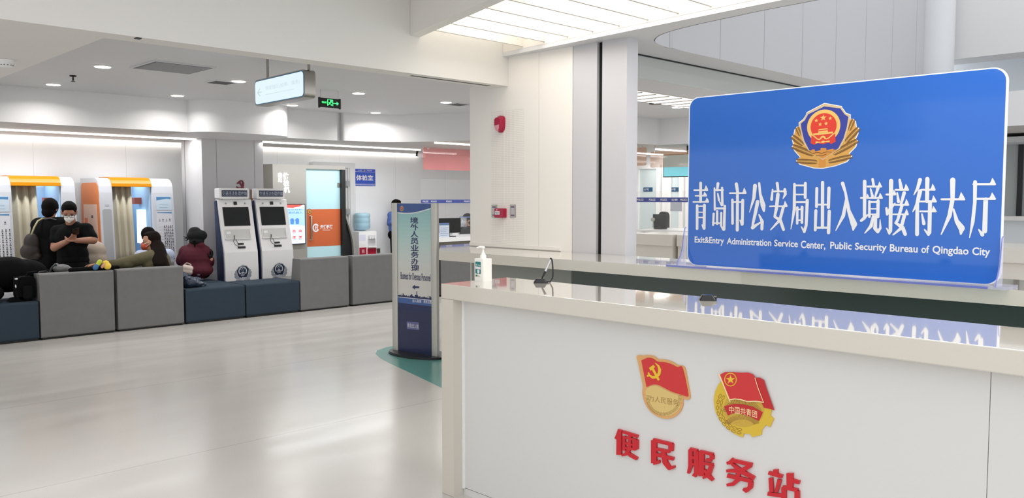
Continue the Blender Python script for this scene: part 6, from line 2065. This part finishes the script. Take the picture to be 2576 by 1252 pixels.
blob('trousers', tr_, M_BLK2, wo, 0.014, 3)
for h_, kn, ft in ke:
    blob('shoe', [('c', ft + Vector((-.02, 0, -.01)), ft + Vector((-.06, 0, .15)), .042, .036)], M_SHOE, wo, .01)
hr = [('e', hc + u_ * 0.040 - f_ * 0.040, (0.088, 0.086, 0.092), Q), ('e', hc + u_ * 0.088 + f_ * 0.004, (0.066, 0.076, 0.036), Q), ('e', hc - u_ * 0.03 - f_ * 0.058, (0.088, 0.07, 0.10), Q), ('c', q(396, 620, .03), q(402, 640, .10), 0.082, 0.085), ('c', q(401, 636, .10), q(409, 664, .19), 0.078, 0.062), ('c', q(392, 632, .10), q(396, 664, .21), 0.06, 0.05), ('c', q(412, 652, .16), q(421, 668, .2), 0.045, 0.03)]
blob('long_hair', hr, M_HAIRB, wo, 0.009, 3)
mk = blob('face_mask', [('e', hc - u_ * 0.055 + f_ * 0.056, (0.064, 0.066, 0.050), Q), ('c', hc - u_ * 0.026 + f_ * 0.098, hc - u_ * 0.080 + f_ * 0.092, 0.022, 0.026), ('e', hc - u_ * 0.05 + f_ * 0.03, (0.067, 0.05, 0.042), Q)], mat('orange_mask', (186, 78, 52), 0.7), wo, 0.007, 8)
lo_ = MB()
ear = hc - u_ * 0.005 - f_ * 0.008 - r_ * 0.088
for s_ in (-1, 1):
    ear = hc - u_ * 0.002 - f_ * 0.008 + r_ * s_ * 0.09
    lo_.tube([hc - u_ * 0.028 + f_ * 0.075 + r_ * s_ * 0.052, ear], 0.0028, 5)
    lo_.tube([hc - u_ * 0.07 + f_ * 0.060 + r_ * s_ * 0.052, ear - u_ * 0.03], 0.0028, 5)
lo_.build('ear_loop', M_MASK, mk)
ey = MB()
for s_ in (-1, 1):
    ey.ell(hc - u_ * 0.000 + f_ * 0.079 + r_ * s_ * 0.036, (0.010, 0.010, 0.006), seg=8, rings=6)
    ey.tube([hc + u_ * 0.022 + f_ * 0.084 + r_ * s_ * (0.016), hc + u_ * 0.024 + f_ * 0.072 + r_ * s_ * 0.052], 0.0022, 5)
ey.build('eyes', MATS['eye_dark'], wo)
wm = MB()
wd_ = (wr - el).normalized()
wm.tube([wr - wd_ * 0.012 + (UPV * math.cos(k * math.pi / 8) + wd_.cross(UPV) * math.sin(k * math.pi / 8)) * 0.033 for k in range(17)], 0.006, 6, caps=False)
wm.build('wrist_watch', mat('gold_watch', (210, 170, 80), 0.3, 0.6), wo)

# person hidden behind her
F4 = Fig(352, 11.22)
q = F4.q
p4 = thing('person', 'person in a pale blue shirt almost hidden behind the long-haired person', 'person', tuple(F4.base(385)))
hc = q(373, 594)
pr = []
f_, u_, r_, Q = head(pr, hc, (VIEW_F - VIEW_R * 0.5).normalized(), UPV, 0.92)
shL, shR = q(353, 643), q(424, 640)
ch4 = q(388, 665)
hp4 = Vector((ch4.x, ch4.y, 0.55))
pr += [('c', q(382, 636), hc - u_ * 0.05, 0.055, 0.05), ('c', shL, shR, 0.06, 0.06), ('e', ch4, (0.16, 0.11, 0.19), quat(UPV, VIEW_F)), ('e', hp4, (0.16, 0.14, 0.12), quat(UPV, VIEW_F)), ('c', shL, shL + Vector((0, .05, -.26)), 0.05, 0.04), ('c', shR, shR + Vector((0, .05, -.26)), 0.05, 0.04)]
k4 = []
for dx in (-.1, .1):
    h_ = hp4 + VIEW_R * dx + Vector((0, 0, -.04))
    kn = h_ + Vector((0, 0.28, 0.0))
    ft = Vector((kn.x, kn.y, 0))
    k4.append((h_, kn, ft))
    pr += [('c', h_, kn, 0.07, 0.05), ('c', kn, ft + Vector((0, 0, .08)), .048, .034), ('c', ft + Vector((0, 0, .05)), ft + Vector((0, .08, .035)), .034, .028)]
for s_, sh_ in ((-1, shL), (1, shR)):
    w_ = sh_ + Vector((0, .05, -.26))
    k_ = w_ + Vector((0, .16, .0)) - VIEW_R * s_ * .08
    pr.append(('c', w_, k_, .038, .028))
    hand(pr, k_, Vector((0, 1, -.1)), Vector((0, 0, -1)), .5, .9)
blob('body', pr, M_SKIN, p4, 0.011, 4)
blob('shirt', [('c', shL, shR, 0.080, 0.080), ('e', ch4, (0.195, 0.14, 0.2), quat(UPV, VIEW_F)), ('c', shL, shL + Vector((0, .05, -.24)), 0.07, 0.06), ('c', shR, shR + Vector((0, .05, -.24)), 0.07, 0.06), ('e', hp4 + Vector((0, 0, .08)), (0.18, 0.15, 0.12), quat(UPV, VIEW_F))], mat('pale_blue_shirt', (186, 196, 222), 0.8), p4, 0.014, 4)
blob('trousers', [('e', hp4, (0.18, 0.16, 0.11), quat(UPV, VIEW_F))] + [('c', h_, kn, .09, .068) for h_, kn, ft in k4] + [('c', kn, ft + Vector((0, 0, .08)), .066, .05) for h_, kn, ft in k4], M_BLK2, p4, 0.015, 3)
shoes_for(p4, [k_[2] for k_ in k4], (0.5, 1, 0))
blob('hair', [('e', hc + u_ * 0.035 - f_ * 0.016, (0.092, 0.104, 0.094), Q), ('e', hc + u_ * 0.06 + f_ * 0.03, (0.075, 0.066, 0.05), Q), ('e', hc - u_ * 0.03 - f_ * 0.045, (0.072, 0.05, 0.07), Q)], M_HAIR, p4, 0.009, 3)

# ---------------------------------------------------------------- person in the dark red coat and black hat
F5 = Fig(492, 10.98)
q = F5.q
p5 = thing('person', 'person in a dark red coat and black hat, sitting with their back turned', 'person', tuple(F5.base(492)))
hc = q(495, 603)
away = (VIEW_F - VIEW_R * 0.25).normalized()
pr = []
f_, u_, r_, Q = head(pr, hc, away, UPV, 1.0)
shL, shR = q(468, 634), q(512, 632)
chest, waist = q(490, 650), q(493, 675)
hips = q(495, 684)
elL, elR = q(456, 655, -.05), q(530, 652, -.08)
wrL, wrR = q(462, 668, -.2), q(531, 652, -.02)
elR = q(526, 660, -.12)
pr += [('c', q(493, 628), hc - u_ * 0.05, 0.056, 0.05), ('c', shL, shR, 0.065, 0.065), ('e', chest, (0.16, 0.12, 0.17), quat(UPV, VIEW_F)), ('e', waist, (0.16, 0.13, 0.16), quat(UPV, VIEW_F)), ('e', hips, (0.17, 0.15, 0.10), quat(UPV, VIEW_F)),
       ('c', shL, elL, .052, .044), ('c', shR, elR, .052, .044), ('c', elL, wrL, .042, .03), ('c', elR, wrR, .042, .03)]
hand(pr, wrL, VIEW_F, -UPV, .5)
blob('body', pr + [('c', hips + VIEW_R * s_ * .1 - UPV * .02, hips + VIEW_R * s_ * .1 + Vector((0, .30, -.03)), .072, .052) for s_ in (-1, 1)] + [('c', hips + VIEW_R * s_ * .1 + Vector((0, .30, -.03)), Vector((hips.x + VIEW_R.x * s_ * .1, hips.y + VIEW_R.y * s_ * .1 + .32, .06)), .05, .034) for s_ in (-1, 1)], M_SKIN, p5, 0.010, 4)
M_MAR = mat('maroon_coat', (80, 16, 34), 0.8, noise=0.12, nscale=8, bump=0.4, bscale=26)
blob('coat', [('c', shL, shR, 0.098, 0.095), ('e', q(491, 624), (0.125, 0.11, 0.07), quat(UPV, VIEW_F)), ('c', q(480, 617, .05), q(508, 617, .05), 0.045, 0.045), ('e', chest, (0.205, 0.16, 0.2), quat(UPV, VIEW_F)), ('e', waist, (0.205, 0.17, 0.17), quat(UPV, VIEW_F)), ('e', q(495, 679), (0.22, 0.19, 0.115), quat(UPV, VIEW_F)),
              ('c', shL, elL, .085, .075), ('c', elL, elL.lerp(wrL, .9), .075, .055), ('c', shR, elR, .082, .072), ('c', elR, elR.lerp(wrR, .7), .07, .055)], M_MAR, p5, 0.013, 4)
blob('trousers', [('c', hips + VIEW_R * s_ * .1, hips + VIEW_R * s_ * .1 + Vector((0, .30, -.03)), .09, .068) for s_ in (-1, 1)] + [('c', hips + VIEW_R * s_ * .1 + Vector((0, .30, -.03)), Vector((hips.x + VIEW_R.x * s_ * .1, hips.y + VIEW_R.y * s_ * .1 + .32, .06)), .066, .05) for s_ in (-1, 1)], M_BLK2, p5, .015, 3)
shoes_for(p5, [Vector((hips.x + VIEW_R.x * s_ * .1, hips.y + VIEW_R.y * s_ * .1 + .32, 0)) for s_ in (-1, 1)], (0, 1, 0))
blob('hat', [('e', q(490, 583), (0.085, 0.10, 0.07), Q), ('e', q(494, 592), (0.125, 0.125, 0.085), Q), ('e', q(504, 592), (0.09, 0.10, 0.075), Q), ('e', hc - u_ * .02 - f_ * .02, (0.10, 0.1, 0.06), Q)], mat('black_felt', (16, 15, 16), 0.9), p5, .01, 4)
hm_ = MB()
for a_, b_, c_ in (((474, 596), (468, 597), (460, 594)), ((474, 600), (468, 600), (461, 601)), ((478, 598), (470, 604), (463, 605))):
    hm_.tube([q(*a_), q(*b_), q(*c_)], [0.010, 0.006, 0.002], 6)
hm_.tube([q(488, 606, .115), q(490, 614, .118), q(490, 622, .112)], [0.02, .012, .004], 8)
hm_.build('hair_wisps', M_HAIR, p5)
gp5 = []
hand(gp5, q(530, 651, -.02), q(533, 640, -.02) - q(530, 651, -.02), -VIEW_R, .45, .9)
gp5.append(('c', q(528, 656, -.04), q(530, 650, -.02), .03, .026))
blob('glove', gp5, M_BLACK, p5, .007, 2)
hbg = thing('handbag', 'small cream handbag on the slate seat beside the person in red', 'bag', tuple(q(472, 690, .12)))
blob('bag_body', [('c', q(466, 673, .16), q(480, 676, .16), 0.045, 0.045), ('c', q(466, 682, .16), q(479, 683, .16), 0.048, 0.046)], mat('cream_leather', (222, 206, 196), 0.5), hbg, .009, 3)
MB().tube([q(463, 666, .15), q(470, 661, .16), q(478, 664, .16), q(484, 670, .15)], 0.008, 8).build('handle', mat('cream_handle', (214, 196, 188), 0.5), hbg)

# ---------------------------------------------------------------- far people
F6 = Fig(997, 12.35)
q = F6.q
p6 = thing('person', 'person in a blue shirt and dark trousers standing half hidden behind the totem sign', 'person', tuple(F6.base(999)))
hc = q(998, 518)
face = (toC + VIEW_R * .35).normalized()
pr = []
f_, u_, r_, Q = head(pr, hc, face, UPV, 1.0)
shL, shR = q(984, 541), q(1014, 541)
chest, waist, hips = q(998, 556), q(998, 572), q(998, 590)
elL, elR = q(980, 562), q(1017, 562)
wrL, wrR = q(988, 560, .16), q(1008, 560, .16)
hL, hR = q(993, 592), q(1004, 592)
fL, fR = Vector((hL.x, hL.y, 0)), Vector((hR.x, hR.y, 0))
pr += [('c', q(998, 537), hc - u_ * .05, .055, .05), ('c', shL, shR, .06, .06), ('e', chest, (.15, .1, .17), quat(UPV, VIEW_F)), ('e', waist, (.13, .1, .15), quat(UPV, VIEW_F)), ('e', hips, (.15, .11, .12), quat(UPV, VIEW_F)), ('c', shL, elL, .046, .04), ('c', shR, elR, .046, .04), ('c', elL, wrL, .038, .027), ('c', elR, wrR, .038, .027)]
hand(pr, wrL, VIEW_R, toC, .4, .95)
hand(pr, wrR, -VIEW_R, toC, .4, .95)
for a_, c_ in ((hL, fL), (hR, fR)):
    pr += [('c', a_, a_.lerp(c_, .5), .075, .052), ('c', a_.lerp(c_, .5), c_ + Vector((0, 0, .08)), .05, .034), ('c', c_ + Vector((0, 0, .05)), c_ + toC * .12 + Vector((0, 0, .035)), .034, .028)]
blob('body', pr, M_SKIN, p6, .011, 4)
blob('shirt', [('c', shL, shR, .074, .074), ('e', chest, (.175, .125, .18), quat(UPV, VIEW_F)), ('e', waist, (.155, .12, .16), quat(UPV, VIEW_F)), ('c', shL, elL, .062, .054), ('c', shR, elR, .062, .054), ('c', elL, elL.lerp(wrL, .8), .052, .042), ('c', elR, elR.lerp(wrR, .8), .052, .042)], mat('uniform_blue', (74, 100, 164), 0.8), p6, .013, 4)
blob('trousers', [('e', hips, (.17, .13, .12), quat(UPV, VIEW_F))] + [('c', a_, c_ + Vector((0, 0, .07)), .092, .058) for a_, c_ in ((hL, fL), (hR, fR))], M_BLK, p6, .014, 3)
shoes_for(p6, [fL, fR], toC)
blob('hair', [('e', hc + u_ * .04 - f_ * .02, (.09, .1, .088), Q), ('e', hc - u_ * .02 - f_ * .05, (.08, .06, .09), Q), ('e', hc + u_ * .08 + f_ * .015, (.072, .075, .04), Q)], M_HAIR, p6, .009, 3)
ey = MB()
for s_ in (-1, 1):
    ey.ell(hc + f_ * .086 + r_ * s_ * .033, (.012, .012, .008), seg=8, rings=6)
ey.build('eyes', MATS['eye_dark'], p6)
blob('face_mask', [('e', hc - u_ * .05 + f_ * .06, (.058, .062, .048), Q)], M_MASK, p6, .008, 2)

F7 = Fig(1175, 11.75)
q = F7.q
p7 = thing('person', 'seated person with black hair and a clear face shield at the far white counter', 'person', tuple(F7.base(1176)))
hc = q(1174, 553)
face = (-VIEW_R * .8 + toC * .4).normalized()
pr = []
f_, u_, r_, Q = head(pr, hc, face, UPV, 1.0)
shL, shR = q(1166, 578, .05), q(1192, 578, -.05)
ch7 = q(1180, 592)
hp7 = Vector((ch7.x, ch7.y, .56))
pr += [('c', q(1178, 574), hc - u_ * .05, .055, .05), ('c', shL, shR, .06, .06), ('e', ch7, (.15, .11, .18), quat(UPV, VIEW_F)), ('e', hp7, (.16, .14, .16), quat(UPV, VIEW_F)), ('c', shL, q(1160, 598, .12), .046, .038), ('c', shR, q(1190, 600, .1), .046, .038)]
for s_ in (-1, 1):
    h_ = hp7 + VIEW_R * s_ * .09 - UPV * .06
    k_ = h_ + Vector((0, -.2, 0))
    pr += [('c', h_, k_, .07, .05), ('c', k_, Vector((k_.x, k_.y, .05)), .048, .034)]
blob('body', pr, M_SKIN, p7, .012, 4)
blob('jacket', [('c', shL, shR, .078, .078), ('e', ch7, (.18, .14, .19), quat(UPV, VIEW_F)), ('e', hp7, (.18, .16, .18), quat(UPV, VIEW_F)), ('c', shL, q(1160, 598, .12), .062, .052), ('c', shR, q(1190, 600, .1), .062, .052)], M_BLK, p7, .014, 4)
blob('hair', [('e', hc + u_ * .035 - f_ * .02, (.094, .104, .096), Q), ('e', hc - u_ * .03 - f_ * .055, (.082, .065, .1), Q)], M_HAIR, p7, .01, 3)
ey = MB()
for s_ in (-1, 1):
    ey.ell(hc + f_ * .086 + r_ * s_ * .033, (.012, .012, .008), seg=8, rings=6)
ey.build('eyes', MATS['eye_dark'], p7)
blob('face_mask', [('e', hc - u_ * .05 + f_ * .06, (.058, .062, .048), Q)], M_MASK, p7, .008, 2)
vs, fs = [], []
for i in range(9):
    a = math.radians(-70 + 140 * i / 8)
    d_ = f_ * math.cos(a) * .15 + r_ * math.sin(a) * .11
    vs += [hc + d_ + u_ * .06, hc + d_ - u_ * .13]
for i in range(8):
    fs.append([2 * i, 2 * i + 1, 2 * i + 3, 2 * i + 2])
sh_ = MB()
sh_.add(vs, fs, 0, True)
so_ = sh_.build('face_shield', mat('clear_visor', (220, 226, 236), 0.05, alpha=0.3, spec=0.8), p7)
so_.modifiers.new('thick', 'SOLIDIFY').thickness = 0.002
MB().tube([hc + f_ * math.cos(math.radians(t)) * .135 + r_ * math.sin(math.radians(t)) * .105 + u_ * .055 for t in range(-170, 171, 20)], .012, 6).build('visor_band', mat('visor_blue', (110, 120, 190), 0.4), p7)
ofc = thing('office_chair', 'black office chair under the person with the face shield', 'chair', (hp7.x, hp7.y, 0))
MB().prism(Fr((hp7.x, hp7.y, 0), (1, 0, 0), (0, 1, 0)), rrect(-.23, .23, -.22, .22, .06), .36, .41).build('seat', M_BLACK, ofc)
MB().tube([(hp7.x, hp7.y, .04), (hp7.x, hp7.y, .37)], .03, 10).build('column', M_CHROME, ofc)
sb_ = MB()
for k in range(5):
    a = k * 2 * math.pi / 5 + .3
    sb_.tube([(hp7.x, hp7.y, .06), (hp7.x + .26 * math.cos(a), hp7.y + .26 * math.sin(a), .022)], .02, 8)
sb_.build('star_base', M_BLACK, ofc)

# someone in beige sitting by the orange booth side
F8 = Fig(238, 11.26)
q = F8.q
p8 = thing('person', 'person in beige clothes bent low, partly hidden behind the elbow of the phone user', 'person', tuple(F8.base(240)))
ch8 = q(236, 632)
hc = q(212, 618, -.1)
pr = []
f_, u_, r_, Q = head(pr, hc, (-VIEW_R + VIEW_F * .4 - UPV * .3).normalized(), UPV, 1.0)
hp8 = q(238, 655)
pr += [('c', q(226, 622, -.05), hc - u_ * .05, .055, .05), ('e', ch8, (.13, .12, .13), quat(UPV, VIEW_F)), ('e', hp8, (.13, .14, .14), quat(UPV, VIEW_F)), ('c', ch8, hp8, .11, .12)]
for s_ in (-1, 1):
    h_ = hp8 + VIEW_F * s_ * .06 - UPV * .08
    k_ = Vector((h_.x, h_.y, .40)) - VIEW_R * .18
    pr += [('c', h_, k_, .075, .052), ('c', k_, Vector((k_.x + .05, k_.y, .05)), .05, .034)]
blob('body', pr, M_SKIN, p8, .012, 4)
blob('jacket', [('e', ch8, (.15, .14, .14), quat(UPV, VIEW_F)), ('e', hp8, (.155, .16, .15), quat(UPV, VIEW_F)), ('c', ch8, hp8, .13, .145)], mat('beige_cloth', (176, 160, 146), 0.85, noise=.06, nscale=12), p8, .014, 4)
blob('hair', [('e', hc + u_ * .03 - f_ * .02, (.09, .102, .095), Q)], M_HAIR, p8, .01, 3)
shoes_for(p8, [Vector((hp8.x + VIEW_F.x * s_ * .06 - VIEW_R.x * .18 + .05, hp8.y + VIEW_F.y * s_ * .06 - VIEW_R.y * .18, 0)) for s_ in (-1, 1)], -VIEW_R)

# ---------------------------------------------------------------- bags and small things on the front row
seat_top = 0.432
pS = lambda x, y, Y: at_y(x, y, Y)
bp_ = thing('backpack', 'upright black backpack leaning against the grey bench at the left', 'bag', tuple(Vector((pS(65, 755, 10.12).x, 10.12, seat_top))))
x0, x1 = pS(40, 720, 10.1).x, 2.625
z1 = pS(65, 694, 10.1).z
fb2 = Fr((0, 10.02, 0))
MB().prism(fb2, rrect(x0, x1 - .01, seat_top + .012, z1, .05, 5), -.20, 0.0, smooth=True).build('bag_body', M_BLK, bp_, bevel=.03, seg=3)
MB().prism(fb2, rrect(x0 + .04, x1 - .05, seat_top + .03, seat_top + .17, .03, 4), 0.0, .025, smooth=True).build('front_pocket', M_BLK2, bp_, bevel=.012)
MB().tube([(x0 + .10, 10.1, z1 - .01), (x0 + .12, 10.1, z1 + .035), (x0 + .2, 10.1, z1 + .04), (x0 + .23, 10.1, z1 - .01)], .012, 8).build('top_handle', M_BLK2, bp_)
MB().tube([fb2.p(x0 - .01, seat_top + .05, .01), fb2.p(x0 - .035, seat_top + .15, .02), fb2.p(x0 - .03, seat_top + .27, .01), fb2.p(x0 + .03, z1 - .02, -.02)], .013, 8).build('strap', M_BLK2, bp_)
MB().ell(fb2.p(x0 - .028, seat_top + .17, .03), (.010, .010, .022)).ell(fb2.p(x0 - .02, seat_top + .25, .03), (.018, .01, .012)).build('buckle', M_CHROME, bp_)
MB().prism(fb2, [(x0 - .09, seat_top + .0005), (x0 + .06, seat_top + .0005), (x0 + .05, seat_top + .05), (x0 - .05, seat_top + .04)], -.12, .0).build('waist_belt', M_BLK2, bp_, bevel=.01)
cb = thing('black_coat_pile', 'heap of black coats on the slate bench at the left edge', 'coat', (2.15, 10.3, seat_top))
blob('coats', [('e', at_y(20, 690, 10.36), (.26, .18, .2)), ('e', at_y(60, 685, 10.40), (.24, .17, .15)), ('e', Vector((1.98, 10.34, .64)), (.2, .2, .2)), ('e', Vector((2.02, 10.24, .56)), (.2, .2, .125)), ('c', at_y(70, 678, 10.45), at_y(120, 690, 10.5), .09, .06), ('e', Vector((2.12, 10.3, .56)), (.24, .2, .125)), ('e', Vector((1.92, 10.16, .55)), (.17, .16, .115)), ('e', Vector((2.2, 10.14, .53)), (.14, .14, .095))], M_BLK, cb, .014, 4)
gj = thing('folded_umbrella_bag', 'folded grey pouch with black straps on the bench behind the first grey back', 'bag', tuple(at_y(152, 676, 10.22)))
gz = .737
c_ = at_y(155, 676, 10.28)
blob('pouch', [('e', Vector((c_.x, c_.y, .745)), (.095, .06, .05)), ('c', Vector((c_.x - .05, c_.y, .74)), Vector((c_.x - .05, c_.y, .79)), .03, .022), ('e', Vector((c_.x + .05, c_.y, .73)), (.07, .05, .035))], mat('grey_nylon', (112, 112, 112), 0.4, noise=.12, nscale=18, bump=.6, bscale=25), gj, .008, 3)
st = MB().tube([at_y(122, 690, 10.24), at_y(131, 672, 10.25), at_y(139, 664, 10.26), at_y(143, 670, 10.27)], .011, 8)
st.tube([at_y(88, 694, 10.2), at_y(100, 684, 10.22), at_y(115, 682, 10.24), at_y(124, 688, 10.25)], .010, 8)
st.build('straps', M_DARKMETAL, gj)
MB().box(c_.x - .08, c_.x + .09, c_.y - .03, c_.y + .09, .433, .70).build('pouch_bag', M_BLK2, gj, bevel=.02)
# dark bag by the woman's hand, and two soft toys
dbg = thing('dark_jacket', 'dark jacket folded along the bench back under the outstretched hand', 'jacket', (3.0, 10.08, .72))
blob('cloth', [('c', Vector((2.98, 10.06, .738)), Vector((3.42, 10.05, .742)), .028, .030), ('c', Vector((3.02, 10.10, .735)), Vector((3.5, 10.10, .738)), .026, .024), ('e', Vector((3.30, 10.05, .748)), (.10, .05, .026))], M_BLK, dbg, .009, 3)
ty = thing('toy_bottle', 'small yellow-green and blue soft toy on the grey bench back', 'toy', tuple(at_y(246, 676, 10.0)))
a_, b_ = at_y(240, 674, 9.99), at_y(251, 658, 9.99)
a_.z = max(a_.z, .755)
blob('blue_end', [('c', a_, a_.lerp(b_, .4), .030, .024)], mat('toy_blue', (66, 112, 160), 0.8), ty, .006, 2)
blob('green_end', [('c', a_.lerp(b_, .42), b_, .022, .026)], mat('toy_lime', (190, 204, 72), 0.8), ty, .006, 2)
pt_ = thing('plush_toy', 'small yellow plush toy with a pink limb on the grey bench back', 'toy', tuple(at_y(268, 676, 10.0)))
blob('plush_body', [('e', at_y(270, 669, 9.985), .042), ('e', at_y(266, 660.5, 9.99), (.036, .03, .028))], mat('plush_yellow', (240, 206, 84), 0.9), pt_, .006, 2)
blob('plush_limb', [('c', at_y(257, 671, 9.98), at_y(262, 665, 9.98), .018, .02)], mat('plush_pink', (220, 160, 130), 0.9), pt_, .006, 2)
# crumpled dark bag on the slate bench
cr = thing('crumpled_bag', 'crumpled dark blue glossy bag on the slate bench beside the grey back', 'bag', tuple(at_y(485, 722, 10.1)))
random.seed(11)
cps = [('e', Vector((4.36, 10.12, .50)), (.09, .09, .075)), ('e', Vector((4.31, 10.22, .53)), (.07, .08, .10)), ('e', Vector((4.48, 10.22, .49)), (.08, .06, .062)), ('e', Vector((4.44, 10.14, .47)), (.1, .07, .045))]
for k in range(60):
    cps.append(('e', Vector((4.25 + random.random() * .30, 10.05 + random.random() * .24, .452 + random.random() * .14 * (1 - k / 90))), (random.uniform(.008, .03), random.uniform(.008, .03), random.uniform(.008, .028))))
blob('crinkled_plastic', cps, mat('dark_blue_nylon', (46, 58, 76), 0.3, noise=.2, nscale=20, bump=.8, bscale=22, spec=.6), cr, .007, 1)
